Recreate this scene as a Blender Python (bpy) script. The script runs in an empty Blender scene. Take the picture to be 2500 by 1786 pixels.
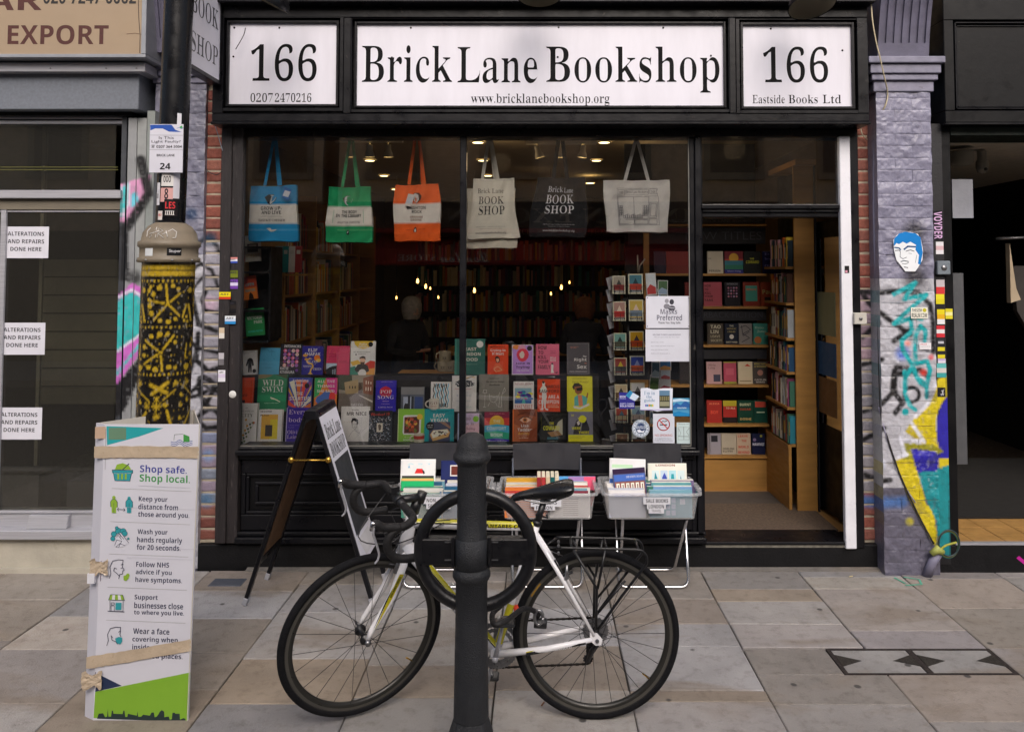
import bpy,math,random
import numpy as np
from mathutils import Vector,Matrix
R=math.radians
random.seed(7)
SC=bpy.context.scene
COL=SC.collection

# ------------------------------------------------------------------ camera, world, light
EYE=1.84
PITCH=R(2.5)
cam_data=bpy.data.cameras.new('camera')
cam_data.sensor_width=36
cam_data.lens=28.08
cam_data.shift_x=-0.02486
cam_data.shift_y=-0.1256
cam_data.clip_start=0.05
cam_data.clip_end=500
cam=bpy.data.objects.new('camera',cam_data)
COL.objects.link(cam)
cam.location=(0,0,EYE)
cam.rotation_euler=(R(90)+PITCH,0,0)
SC.camera=cam

SUN_EL,SUN_AZ=39,170
world=bpy.data.worlds.new('World')
SC.world=world
world.use_nodes=True
nt=world.node_tree
bg=nt.nodes['Background']
sky=nt.nodes.new('ShaderNodeTexSky')
sky.sky_type='NISHITA'
sky.sun_disc=False
sky.sun_elevation=R(SUN_EL)
sky.sun_rotation=R(SUN_AZ)
sky.air_density=1.0
sky.dust_density=6.0
sky.ozone_density=1.2
nt.links.new(sky.outputs[0],bg.inputs[0])
bg.inputs[1].default_value=0.125
sun_d=bpy.data.lights.new('sun','SUN')
sun_d.energy=1.45
sun_d.angle=R(40)
sun_d.color=(1.0,0.97,0.99)
sun=bpy.data.objects.new('sun',sun_d)
COL.objects.link(sun)
az=R(SUN_AZ)
sdir=Vector((math.sin(az)*math.cos(R(SUN_EL)),math.cos(az)*math.cos(R(SUN_EL)),math.sin(R(SUN_EL))))
sun.rotation_euler=sdir.to_track_quat('Z','Y').to_euler()
vs=SC.view_settings
vs.view_transform='Standard'
vs.look='None'
vs.gamma=1
vs.use_curve_mapping=False
vs.exposure=0.3
SC.cycles.max_bounces=8
SC.cycles.transparent_max_bounces=16
SC.cycles.sample_clamp_indirect=4
SC.cycles.use_denoising=True

# ------------------------------------------------------------------ helpers
FP,U0,V0=1773.0,1193.0,526.5
SN,CS=math.sin(PITCH),math.cos(PITCH)
def W(u,v,Y):
    """Point of the upright plane at depth Y that lies on the sight line (u, v) of the survey."""
    t=(V0-v)/FP
    q=Y*(SN+t*CS)/(CS-t*SN)
    return Vector(((u-U0)*(Y*CS+q*SN)/FP,Y,EYE+q))
def G(u,v,Z=0.0):
    t=(V0-v)/FP
    q=Z-EYE
    Y=q*(CS-t*SN)/(SN+t*CS)
    return Vector(((u-U0)*(Y*CS+q*SN)/FP,Y,Z))
def PX(X,Y,Z):
    q=Z-EYE
    zc=Y*CS+q*SN
    return U0+X*FP/zc,V0-(q*CS-Y*SN)*FP/zc
def RX(u0,v0,u1,v1,Y):
    """x0,x1,z0,z1 of an upright rectangle at depth Y"""
    m=W(u0,(v0+v1)/2,Y);n=W(u1,(v0+v1)/2,Y)
    return m.x,n.x,W((u0+u1)/2,v1,Y).z,W((u0+u1)/2,v0,Y).z

def C(h,k=1.0):
    h=h.lstrip('#')
    o=[]
    for i in (0,2,4):
        c=int(h[i:i+2],16)/255
        c=c/12.92 if c<=.04045 else ((c+.055)/1.055)**2.4
        o.append(min(c*k*1.08,.86))
    return (*o,1.0)

KF=[1.0]
def CK(h):return C(h,KF[0])

class MB:
    def __init__(s):
        s.v=[];s.f=[];s.c=[];s.m=[];s.sm=[]
    def poly(s,pts,col=(1,1,1,1),mat=0,sm=False):
        b=len(s.v)
        s.v+=[tuple(p)for p in pts]
        s.f.append(tuple(range(b,b+len(pts))));s.c.append(col);s.m.append(mat);s.sm.append(sm)
        return s
    def raw(s,vs_,fs,col=(1,1,1,1),mat=0,sm=False):
        b=len(s.v)
        s.v+=[tuple(p)for p in vs_]
        for f in fs:
            s.f.append(tuple(i+b for i in f));s.c.append(col);s.m.append(mat);s.sm.append(sm)
        return s
    def box(s,x0,y0,z0,x1,y1,z1,col=(1,1,1,1),mat=0):
        if x0>x1:x0,x1=x1,x0
        if y0>y1:y0,y1=y1,y0
        if z0>z1:z0,z1=z1,z0
        vv=[(x0,y0,z0),(x1,y0,z0),(x1,y1,z0),(x0,y1,z0),(x0,y0,z1),(x1,y0,z1),(x1,y1,z1),(x0,y1,z1)]
        s.raw(vv,[(0,3,2,1),(4,5,6,7),(0,1,5,4),(1,2,6,5),(2,3,7,6),(3,0,4,7)],col,mat)
        return s
    def hexa(s,pts,col=(1,1,1,1),mat=0):
        """8 points: bottom ring then top ring"""
        s.raw(pts,[(0,3,2,1),(4,5,6,7),(0,1,5,4),(1,2,6,5),(2,3,7,6),(3,0,4,7)],col,mat)
        return s
    def tube(s,pts,r,seg=8,closed=False,col=(1,1,1,1),mat=0,flat=None,cap=True):
        pts=[Vector(p)for p in pts]
        n=len(pts)
        rr=r if isinstance(r,(list,tuple))else [r]*n
        rings=[]
        up=Vector((0,0,1))
        prev=None
        for i,p in enumerate(pts):
            if closed:d=pts[(i+1)%n]-pts[i-1]
            elif i==0:d=pts[1]-p
            elif i==n-1:d=p-pts[-2]
            else:d=(pts[i+1]-p).normalized()+(p-pts[i-1]).normalized()
            if d.length<1e-9:d=Vector((0,0,1))
            d.normalize()
            if prev is None:
                a=d.cross(up)
                if a.length<.05:a=d.cross(Vector((0,1,0)))
                a.normalize()
            else:
                a=prev-d*prev.dot(d)
                if a.length<1e-6:a=d.cross(up)
                a.normalize()
            prev=a
            b=d.cross(a)
            fb=flat if flat else 1.0
            rings.append([p+a*(rr[i]*math.cos(2*math.pi*k/seg))+b*(rr[i]*fb*math.sin(2*math.pi*k/seg))for k in range(seg)])
        b0=len(s.v)
        for ring in rings:s.v+=[tuple(q)for q in ring]
        m=n if closed else n-1
        for i in range(m):
            j=(i+1)%n
            for k in range(seg):
                l=(k+1)%seg
                s.f.append((b0+i*seg+k,b0+i*seg+l,b0+j*seg+l,b0+j*seg+k));s.c.append(col);s.m.append(mat);s.sm.append(True)
        if not closed and cap:
            s.f.append(tuple(b0+k for k in range(seg))[::-1]);s.c.append(col);s.m.append(mat);s.sm.append(False)
            s.f.append(tuple(b0+(n-1)*seg+k for k in range(seg)));s.c.append(col);s.m.append(mat);s.sm.append(False)
        return s
    def lathe(s,prof,o=(0,0,0),seg=32,col=(1,1,1,1),mat=0,axis=None,sm=True,cap=False):
        """prof: (radius, height) pairs round axis (default z)"""
        o=Vector(o)
        ax=Vector(axis).normalized()if axis else Vector((0,0,1))
        a=ax.orthogonal().normalized();b=ax.cross(a)
        b0=len(s.v)
        for r,h in prof:
            for k in range(seg):
                t=2*math.pi*k/seg
                s.v.append(tuple(o+ax*h+a*(r*math.cos(t))+b*(r*math.sin(t))))
        for i in range(len(prof)-1):
            for k in range(seg):
                l=(k+1)%seg
                s.f.append((b0+i*seg+k,b0+i*seg+l,b0+(i+1)*seg+l,b0+(i+1)*seg+k));s.c.append(col);s.m.append(mat);s.sm.append(sm)
        if cap:
            s.f.append(tuple(b0+k for k in range(seg))[::-1]);s.c.append(col);s.m.append(mat);s.sm.append(False)
            e=b0+(len(prof)-1)*seg
            s.f.append(tuple(e+k for k in range(seg)));s.c.append(col);s.m.append(mat);s.sm.append(False)
        return s
    def grid(s,P,cols=None,mat=0,sm=True,col=(1,1,1,1)):
        """P: array (ny,nx,3); cols (ny,nx,3) per vertex, averaged per face"""
        ny,nx=P.shape[:2]
        b0=len(s.v)
        s.v+=[tuple(q)for q in P.reshape(-1,3)]
        for j in range(ny-1):
            for i in range(nx-1):
                a=b0+j*nx+i
                s.f.append((a,a+1,a+nx+1,a+nx))
                s.c.append(tuple((cols[j,i]+cols[j,i+1]+cols[j+1,i]+cols[j+1,i+1])/4)+(1,)if cols is not None else col)
                s.m.append(mat);s.sm.append(sm)
        return s
    def text(s,t,o,ex,ey,col,font='sans',mat=0,fn=None):
        """lay the words t into the box from o along ex (width) and ey (height)"""
        vv,ff=glyphs(t,font)
        o=Vector(o);ex=Vector(ex);ey=Vector(ey)
        pts=[o+ex*x+ey*y for x,y in vv]
        if fn:pts=[fn(p)for p in pts]
        s.raw(pts,ff,col,mat)
        return s
    def build(s,name,mats,parent=None,loc=None,bevel=0,seg=1,local=False):
        me=bpy.data.meshes.new(name)
        off=Vector((0,0,0))
        if loc is not None:off=Vector(loc)
        elif parent is not None and not local:off=wloc(parent)
        vv=s.v if (off.length==0 or local)else [(a-off.x,b-off.y,c-off.z)for a,b,c in s.v]
        me.from_pydata(vv,[],s.f)
        if not isinstance(mats,(list,tuple)):mats=[mats]
        for m in mats:me.materials.append(m)
        me.polygons.foreach_set('material_index',s.m)
        me.polygons.foreach_set('use_smooth',s.sm)
        at=me.color_attributes.new('Col','FLOAT_COLOR','CORNER')
        tot=np.fromiter((len(f)for f in s.f),dtype=np.int32,count=len(s.f))
        arr=np.repeat(np.array(s.c,dtype=np.float32).reshape(-1,4),tot,axis=0)
        at.data.foreach_set('color',arr.ravel())
        me.update()
        ob=bpy.data.objects.new(name,me)
        COL.objects.link(ob)
        if parent is not None:
            ob.parent=parent
            if loc is not None:ob.location=Vector(loc)-wloc(parent)
        elif loc is not None:ob.location=loc
        if bevel:
            md=ob.modifiers.new('bevel','BEVEL');md.width=bevel;md.segments=seg;md.limit_method='ANGLE';md.angle_limit=R(40)
        return ob

def wloc(o):
    v=Vector(o.location)
    while o.parent:
        o=o.parent;v+=Vector(o.location)
    return v
def tag(o,label=None,cat=None,group=None,kind=None):
    if label:o['label']=label
    if cat:o['category']=cat
    if group:o['group']=group
    if kind:o['kind']=kind
    return o
def thing(name,label,cat,loc=(0,0,0),group=None,kind=None):
    o=bpy.data.objects.new(name,None);COL.objects.link(o)
    o.empty_display_size=.1
    o.location=loc
    return tag(o,label,cat,group,kind)
def inst(src,loc,parent=None,rot=None,scale=None,name=None):
    o=src.copy();COL.objects.link(o)
    o.parent=parent
    o.location=loc
    if rot:o.rotation_euler=rot
    if scale:o.scale=scale
    return o

_gl={}
SLIM=.021
BIG={'166','Brick','Lane','Bookshop','EXPORT','BOOK','SHOP'}
GS=bpy.data.scenes.new('type_setting')
def _mp(t,font):
    tab={'serif':(0x1D400,0x1D41A,0x1D7CE),'serifb':(0x1D400,0x1D41A,0x1D7CE),'sansb':(0x1D5D4,0x1D5EE,0x1D7EC),'ital':(0x1D434,0x1D44E,None),'script':(0x1D4D0,0x1D4EA,None)}
    if font not in tab:return t
    a,b,d=tab[font]
    r=''
    for c in t:
        if 'A'<=c<='Z':r+=chr(a+ord(c)-65)
        elif font=='ital' and c=='h':r+='\u210e'
        elif 'a'<=c<='z':r+=chr(b+ord(c)-97)
        elif '0'<=c<='9' and d:r+=chr(d+ord(c)-48)
        else:r+=c
    return r
def glyphs(t,font):
    k=(t,font)
    if k in _gl:return _gl[k]
    cu=bpy.data.curves.new('t','FONT');cu.body=_mp(t,font);cu.size=1
    cu.resolution_u=6 if t in BIG else 3 if len(t)<20 else 2
    cu.offset={'sansh':.015,'thin':-.008}.get(font,0)
    ob=bpy.data.objects.new('t',cu);GS.collection.objects.link(ob)
    vl=GS.view_layers[0];vl.update()
    ev=ob.evaluated_get(vl.depsgraph)
    me=ev.to_mesh()
    vv=np.array([v.co[:2]for v in me.vertices])if len(me.vertices)else np.zeros((1,2))
    ff=[tuple(p.vertices)for p in me.polygons]
    if font=='serif':
        cnt={}
        for f in ff:
            for a,b in zip(f,f[1:]+f[:1]):
                k2=(min(a,b),max(a,b));cnt.setdefault(k2,[]).append((a,b,f))
        nx_=np.zeros((len(vv),2))
        for (a,b),l in cnt.items():
            if len(l)!=1:continue
            f=l[0][2];c0=vv[list(f)].mean(0);d=vv[b]-vv[a];n=np.array([d[1],-d[0]]);
            if n @ (vv[a]-c0)<0:n=-n
            nx_[a]+=n;nx_[b]+=n
        ln=np.hypot(nx_[:,0],nx_[:,1])+1e-9
        vv=vv.copy();vv[:,0]-=SLIM*nx_[:,0]/ln
    ev.to_mesh_clear()
    bpy.data.objects.remove(ob);bpy.data.curves.remove(cu)
    lo=vv.min(0);hi=vv.max(0)
    vv=(vv-lo)/np.maximum(hi-lo,1e-6)
    _gl[k]=([tuple(map(float,x))for x in vv],ff)
    return _gl[k]

# ------------------------------------------------------------------ materials
def mat(name,col=None,rough=.5,metal=0,attr=False,var=.12,vs_=6,bump=0,bs=80,spec=.5,wear=None,dirt=None,coat=0,stretch=None,world_=False):
    m=bpy.data.materials.new(name);m.use_nodes=True
    t=m.node_tree;N=t.nodes;L=t.links
    b=N['Principled BSDF']
    b.inputs['Roughness'].default_value=rough
    b.inputs['Metallic'].default_value=metal
    b.inputs['Specular IOR Level'].default_value=spec
    if coat:b.inputs['Coat Weight'].default_value=coat;b.inputs['Coat Roughness'].default_value=.12
    if world_:
        tc=N.new('ShaderNodeNewGeometry').outputs['Position']
    else:
        tc=N.new('ShaderNodeTexCoord').outputs['Object']
    if stretch:
        mp=N.new('ShaderNodeMapping');mp.inputs['Scale'].default_value=stretch
        L.new(tc,mp.inputs['Vector']);tc=mp.outputs[0]
    def noise(scale,detail=4,rgh=.55):
        n=N.new('ShaderNodeTexNoise');n.inputs['Scale'].default_value=scale;n.inputs['Detail'].default_value=detail;n.inputs['Roughness'].default_value=rgh
        L.new(tc,n.inputs['Vector']);return n.outputs['Fac']
    if attr:
        a=N.new('ShaderNodeAttribute');a.attribute_name='Col';src=a.outputs['Color']
    else:
        a=N.new('ShaderNodeRGB');a.outputs[0].default_value=C(col)if isinstance(col,str)else (*col[:3],1);src=a.outputs[0]
    def ramp(f,a0,a1,c0,c1):
        r=N.new('ShaderNodeMapRange');r.inputs['From Min'].default_value=a0;r.inputs['From Max'].default_value=a1;r.inputs['To Min'].default_value=c0;r.inputs['To Max'].default_value=c1
        L.new(f,r.inputs['Value']);return r.outputs[0]
    if var:
        mul=N.new('ShaderNodeMix');mul.data_type='RGBA';mul.blend_type='MULTIPLY';mul.inputs[0].default_value=1
        cc=N.new('ShaderNodeCombineColor')
        f=ramp(noise(vs_),.3,.7,1-var,1+var)
        for i in range(3):L.new(f,cc.inputs[i])
        L.new(src,mul.inputs[6]);L.new(cc.outputs[0],mul.inputs[7]);src=mul.outputs[2]
    for w in (wear or []):
        wc,lo,hi,sc=w
        mx=N.new('ShaderNodeMix');mx.data_type='RGBA'
        L.new(ramp(noise(sc,6,.65),lo,hi,0,1),mx.inputs[0]);L.new(src,mx.inputs[6]);mx.inputs[7].default_value=C(wc);src=mx.outputs[2]
    L.new(src,b.inputs['Base Color'])
    if var and rough>.1:
        L.new(ramp(noise(vs_*2.3),.3,.7,max(rough-.12,.03),min(rough+.12,1)),b.inputs['Roughness'])
    if bump:
        bp=N.new('ShaderNodeBump');bp.inputs['Strength'].default_value=bump;bp.inputs['Distance'].default_value=.004
        L.new(noise(bs,5,.6),bp.inputs['Height']);L.new(bp.outputs[0],b.inputs['Normal'])
    return m
def emit(name,col,st):
    m=bpy.data.materials.new(name);m.use_nodes=True
    b=m.node_tree.nodes['Principled BSDF'];b.inputs['Base Color'].default_value=(.9,.8,.6,1)
    b.inputs['Emission Color'].default_value=(*col,1);b.inputs['Emission Strength'].default_value=st
    return m
def pane(name,k=1.6,tint=(1,1,1),haze=0.0,hc=(.5,.5,.5)):
    m=bpy.data.materials.new(name);m.use_nodes=True
    t=m.node_tree;N=t.nodes;L=t.links
    for n in list(N):N.remove(n)
    o=N.new('ShaderNodeOutputMaterial');mx=N.new('ShaderNodeMixShader');tr=N.new('ShaderNodeBsdfTransparent');gl=N.new('ShaderNodeBsdfGlossy')
    tr.inputs[0].default_value=(*tint,1);gl.inputs['Roughness'].default_value=0.0
    fr=N.new('ShaderNodeFresnel');fr.inputs[0].default_value=1.5
    mu=N.new('ShaderNodeMath');mu.operation='MULTIPLY';mu.inputs[1].default_value=k;mu.use_clamp=True
    L.new(fr.outputs[0],mu.inputs[0]);L.new(mu.outputs[0],mx.inputs[0])
    base=tr.outputs[0]
    if haze:
        df=N.new('ShaderNodeBsdfDiffuse');df.inputs[0].default_value=(*hc,1);m2=N.new('ShaderNodeMixShader');m2.inputs[0].default_value=haze
        L.new(base,m2.inputs[1]);L.new(df.outputs[0],m2.inputs[2]);base=m2.outputs[0]
    L.new(base,mx.inputs[1]);L.new(gl.outputs[0],mx.inputs[2]);L.new(mx.outputs[0],o.inputs[0])
    return m

M=dict(
    print=mat('printed_paper',attr=True,spec=.2,rough=.6,var=.05,vs_=9,bump=.06,bs=25),
    cover=mat('book_cover',attr=True,rough=.4,spec=.3,var=.05,vs_=12),
    pages=mat('book_pages','#cfc6b2',rough=.8,var=.2,vs_=3,stretch=(300,1,1)),
    sign=mat('sign_board_white','#d3d2dc',rough=.4,spec=.3,var=.045,vs_=2.5,stretch=(5,1,1),bump=.12,bs=6,wear=[('#8f8a8c',.74,.8,14)]),
    ink=mat('sign_lettering','#0a0a0c',rough=.6,spec=.12,var=.1),
    attr=mat('painted_surface',attr=True,rough=.5,var=.1,vs_=14,bump=.35,bs=90,world_=True),
    brick=mat('red_brick',attr=True,rough=.82,var=.22,vs_=40,bump=.8,bs=160,world_=True),
    mortar=mat('mortar','#a59a88',rough=.95,var=.2,vs_=20,bump=.6,bs=150,world_=True),
    pbrick=mat('painted_brick',attr=True,rough=.42,var=.1,vs_=25,bump=1.0,bs=60,world_=True,coat=.15,wear=[('#45444f',.60,.82,5)]),
    black=mat('black_gloss_timber','#101014',rough=.36,spec=.26,var=.2,vs_=5,bump=.25,bs=30,world_=True,stretch=(1,1,1),wear=[('#4a4642',.66,.72,15)]),
    black2=mat('black_panel_timber','#0b0b0d',rough=.45,spec=.25,var=.2,vs_=5,bump=.2,bs=30,world_=True,wear=[('#6b645b',.735,.76,34)]),
    oldwood=mat('weathered_dark_post','#241f20',rough=.6,var=.35,vs_=5,bump=.8,bs=22,world_=True,stretch=(8,8,1),wear=[('#57504f',.60,.72,9),('#a09a92',.74,.78,14)]),
    plinth=mat('black_render_plinth','#101012',rough=.6,spec=.25,var=.3,vs_=7,bump=.6,bs=70,world_=True,wear=[('#5a4a4c',.73,.78,16),('#8a8480',.78,.8,60)]),
    white=mat('white_gloss_board','#dcdde4',rough=.35,var=.06,vs_=7,bump=.15,bs=25,wear=[('#7a6f66',.74,.78,12)],world_=True),
    iron=mat('cast_iron_black','#1d1f23',rough=.5,var=.2,vs_=12,bump=1.0,bs=220,wear=[('#b0b0b2',.715,.73,26),('#3a3026',.68,.78,5)]),
    iron2=mat('black_tubing','#101013',rough=.38,var=.15,vs_=20,bump=.3,bs=60),
    lampblack=mat('lamp_post_black','#0d0e12',rough=.3,spec=.3,var=.15,vs_=6,bump=.15,bs=20),
    beige=mat('collar_beige_paint','#736959',rough=.5,var=.12,vs_=12,bump=.5,bs=40,wear=[('#3c342c',.7,.76,20)]),
    alu=mat('brushed_aluminium','#a2a2a8',rough=.42,metal=.2,var=.12,vs_=4,stretch=(1,1,30),world_=True),
    chrome=mat('chrome','#c9c9cc',rough=.16,metal=1,var=.05),
    steel=mat('worn_steel','#8b8b8d',rough=.35,metal=.9,var=.2,vs_=30),
    brass=mat('brass','#b08a3c',rough=.3,metal=.9,var=.2,vs_=30),
    rubber=mat('tyre_rubber','#101013',rough=.8,spec=.2,var=.15,vs_=20,bump=.6,bs=200),
    rim=mat('wheel_rim','#2a2926',rough=.35,metal=.3,var=.15),
    rimwall=mat('rim_brake_track','#5f5d58',rough=.4,metal=.7,var=.1),
    tape=mat('handlebar_tape','#131214',rough=.65,var=.15,vs_=30,bump=.5,bs=150),
    blackplastic=mat('black_plastic','#17171a',rough=.4,var=.1,vs_=15),
    framewhite=mat('bike_paint',attr=True,rough=.22,var=.06,vs_=9,coat=.5),
    ply=mat('birch_plywood','#9a7036',rough=.55,var=.18,vs_=3,stretch=(1,1,6),bump=.1,bs=20),
    darkshelf=mat('dark_shelf_board','#15151a',rough=.6,var=.2),
    floorwood=mat('shop_floor','#9a7444',rough=.45,var=.15,vs_=4),
    matgrey=mat('door_mat','#5c4d40',rough=.95,var=.3,vs_=60,bump=1,bs=400),
    ceiling=mat('shop_ceiling','#a3967e',rough=.9,var=.05),
    inwall=mat('shop_wall','#6e5a42',rough=.9,var=.1),
    canvas=mat('tote_canvas',attr=True,rough=.9,var=.05,vs_=14,bump=.5,bs=420),
    card=mat('corrugated_card',attr=True,rough=.6,var=.04,vs_=5,bump=.12,bs=12),
    kraft=mat('parcel_tape','#b3a28c',rough=.35,var=.1,vs_=20,bump=.5,bs=40),
    chalk=mat('chalkboard','#2a2c30',rough=.8,var=.2,vs_=8),
    hardboard=mat('brown_hardboard','#5c4128',rough=.75,var=.2,vs_=6,bump=.2),
    stone=mat('rendered_plinth','#a8a396',rough=.9,var=.15,vs_=5,bump=.5,bs=60,wear=[('#6a6550',.58,.72,3)],world_=True),
    greymetal=mat('shutter_box_grey','#6a6f78',rough=.5,metal=.1,var=.12,vs_=60,bump=.2,bs=200),
    darkroom=mat('dark_interior','#16140f',rough=.9,var=.1),
    tile=mat('tan_floor_tile','#a8814c',rough=.4,var=.18,vs_=7),
    cloth=mat('garment_fabric',attr=True,rough=.9,var=.1),
    skin=mat('skin','#b98d74',rough=.6,var=.05),
    cable=mat('cable_sheath',attr=True,rough=.5,var=.1),
    terr=mat('tan_brick_far','#c9b598',rough=.9,var=.2,vs_=5),
    asphalt=mat('asphalt',(.05,.05,.052),rough=.9,var=.2,vs_=30,bump=.8,bs=250),
    glass=pane('window_glass',2.3,(.985,.985,.98)),
    oldglass=pane('dusty_glass',1.2,(.84,.84,.80),.035,(.40,.38,.34)),
    crate=pane('frosted_plastic',.7,(.97,.97,.99),.24,(1.0,1.0,1.0)),
    winglass=mat('far_window_glass','#20242a',rough=.1,var=.05),
    warm=emit('warm_lamp',(1,.72,.32),7),
    bulb=emit('filament_bulb',(1,.5,.12),7),
    redcloth=mat('red_awning','#8c1f1f',rough=.8,var=.1),
)
def paving_material():
    m=mat('paving_stone',attr=True,rough=.8,var=.13,vs_=3.5,bump=.9,bs=110,world_=True)
    t=m.node_tree;N=t.nodes;L=t.links
    b=N['Principled BSDF'];src=b.inputs['Base Color'].links[0].from_socket
    geo=N.new('ShaderNodeNewGeometry').outputs['Position']
    def rampd(sock,lo,hi):
        r=N.new('ShaderNodeMapRange');r.inputs['From Min'].default_value=lo;r.inputs['From Max'].default_value=hi;r.clamp=True
        L.new(sock,r.inputs['Value']);return r.outputs[0]
    # tan iron staining, broad and bedded
    mp=N.new('ShaderNodeMapping');mp.inputs['Scale'].default_value=(1.0,2.6,1);L.new(geo,mp.inputs[0])
    n=N.new('ShaderNodeTexNoise');n.inputs['Scale'].default_value=1.25;n.inputs['Detail'].default_value=5;n.inputs['Distortion'].default_value=.5;L.new(mp.outputs[0],n.inputs['Vector'])
    mx=N.new('ShaderNodeMix');mx.data_type='RGBA';mx.inputs[7].default_value=C('#7f7468')
    s=N.new('ShaderNodeMath');s.operation='MULTIPLY';s.inputs[1].default_value=.7
    L.new(rampd(n.outputs['Fac'],.54,.66),s.inputs[0]);L.new(s.outputs[0],mx.inputs[0]);L.new(src,mx.inputs[6])
    # grime speckle
    n2=N.new('ShaderNodeTexNoise');n2.inputs['Scale'].default_value=16;n2.inputs['Detail'].default_value=8;n2.inputs['Roughness'].default_value=.7;L.new(geo,n2.inputs['Vector'])
    m2=N.new('ShaderNodeMix');m2.data_type='RGBA';m2.blend_type='MULTIPLY';m2.inputs[7].default_value=(.62,.60,.57,1)
    s2=N.new('ShaderNodeMath');s2.operation='MULTIPLY';s2.inputs[1].default_value=.75
    L.new(rampd(n2.outputs['Fac'],.50,.70),s2.inputs[0]);L.new(s2.outputs[0],m2.inputs[0]);L.new(mx.outputs[2],m2.inputs[6])
    # trodden gum spots
    vo=N.new('ShaderNodeTexVoronoi');vo.inputs['Scale'].default_value=4.6;vo.inputs['Randomness'].default_value=1;L.new(geo,vo.inputs['Vector'])
    m3=N.new('ShaderNodeMix');m3.data_type='RGBA';m3.inputs[7].default_value=C('#3c3a39')
    s3=N.new('ShaderNodeMath');s3.operation='MULTIPLY';s3.inputs[1].default_value=.9
    L.new(rampd(vo.outputs['Distance'],0.088,.055),s3.inputs[0]);L.new(s3.outputs[0],m3.inputs[0]);L.new(m2.outputs[2],m3.inputs[6])
    L.new(m3.outputs[2],b.inputs['Base Color'])
    return m
M['paving']=paving_material()

# ------------------------------------------------------------------ numpy paint tools
_vt={}
def vnoise(x,y,seed=0):
    if seed not in _vt:_vt[seed]=np.random.RandomState(seed).rand(256,256)
    tab=_vt[seed]
    xi=np.floor(x).astype(int);yi=np.floor(y).astype(int);fx=x-xi;fy=y-yi
    fx=fx*fx*(3-2*fx);fy=fy*fy*(3-2*fy)
    g=lambda a,b:tab[a%256,b%256]
    return (g(xi,yi)*(1-fx)+g(xi+1,yi)*fx)*(1-fy)+(g(xi,yi+1)*(1-fx)+g(xi+1,yi+1)*fx)*fy
def segd(U,V,pts):
    d=np.full(U.shape,1e9)
    for (x0,y0),(x1,y1)in zip(pts[:-1],pts[1:]):
        dx,dy=x1-x0,y1-y0;L2=dx*dx+dy*dy+1e-9
        t=np.clip(((U-x0)*dx+(V-y0)*dy)/L2,0,1)
        d=np.minimum(d,np.hypot(U-x0-t*dx,V-y0-t*dy))
    return d
def inpoly(U,V,pts):
    r=np.zeros(U.shape,bool);n=len(pts)
    for i in range(n):
        x0,y0=pts[i];x1,y1=pts[(i+1)%n]
        if y0==y1:continue
        c=((y0>V)!=(y1>V))& (U<(x1-x0)*(V-y0)/(y1-y0)+x0)
        r ^=c
    return r.astype(float)
def paint(U,V,base,layers):
    out=np.array(base,float)
    if out.ndim==1:out=np.broadcast_to(out[:3],U.shape+(3,)).copy()
    for l in layers:
        k=l[0]
        if k=='s':
            _,pts,w,soft,col=l;m=np.clip((w/2+soft/2-segd(U,V,pts))/max(soft,.3),0,1)
        elif k=='p':
            _,pts,col=l;j=(vnoise(U/3,V/3,3)-.5)*2;m=inpoly(U+j,V+j,pts)
        elif k=='c':
            _,cx,cy,r,col=l;m=np.clip((r+.5-np.hypot(U-cx,V-cy)),0,1)
        elif k=='b':
            _,cx,cy,r,col=l;m=np.clip(1.6*(1-np.hypot(U-cx,V-cy)/r),0,1)*.9
        brk=vnoise(U/4.5,V/8,11)*.6+vnoise(U/1.6,V/2.2,12)*.4
        if k in 'spb':m=m*(1-.45*np.clip((brk-.70)/.10,0,1))
        cc=np.array(C(col)[:3])*(.84+.32*vnoise(U/5,V/11,13))[...,None];out=out*(1-m[...,None])+cc*m[...,None]
    return out

# ------------------------------------------------------------------ flat print helper
class Sheet:
    """flat print on an upright plane: coordinates of the survey at depth Y; every op lies a hair in front of the last"""
    def __init__(s,Y,mb=None,step=.0001,mat=0):
        s.Y=Y;s.mb=mb or MB();s.k=0;s.st=step;s.mat=mat
    def nx(s):
        s.k+=1;return s.Y-s.k*s.st
    def rect(s,u0,v0,u1,v1,col):
        y=s.nx();x0,x1,z0,z1=RX(u0,v0,u1,v1,s.Y)
        s.mb.poly([(x0,y,z0),(x1,y,z0),(x1,y,z1),(x0,y,z1)],C(col),s.mat)
    def poly(s,pts,col):
        y=s.nx();s.mb.poly([(lambda p:(p.x,y,p.z))(W(u,v,s.Y))for u,v in pts],C(col),s.mat)
    def disc(s,u,v,r,col,rv=None,n=20):
        s.poly([(u+r*math.cos(2*math.pi*i/n),v+(rv or r)*math.sin(2*math.pi*i/n))for i in range(n)],col)
    def line(s,pts,w,col):
        y=s.nx();P=[W(u,v,s.Y)for u,v in pts];w=w*s.Y/FP/2
        for a,b in zip(P[:-1],P[1:]):
            d=(b-a);d.y=0
            if d.length<1e-6:continue
            d.normalize();n=Vector((-d.z,0,d.x))*w;e=d*(w*.6)
            s.mb.poly([(q.x,y,q.z)for q in (a-e+n,b+e+n,b+e-n,a-e-n)],C(col),s.mat)
    def ring(s,u,v,r,w,col,n=28):
        s.line([(u+r*math.cos(2*math.pi*i/n),v+r*math.sin(2*math.pi*i/n))for i in range(n+1)],w,col)
    def text(s,t,u0,v0,u1,v1,col,font='sans',slope=0):
        y=s.nx();x0,x1,z0,z1=RX(u0,v0,u1,v1,s.Y)
        s.mb.text(t,(x0,y,z0),(x1-x0,0,-slope*(x1-x0)),(0,0,z1-z0),C(col),font,s.mat)

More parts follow.
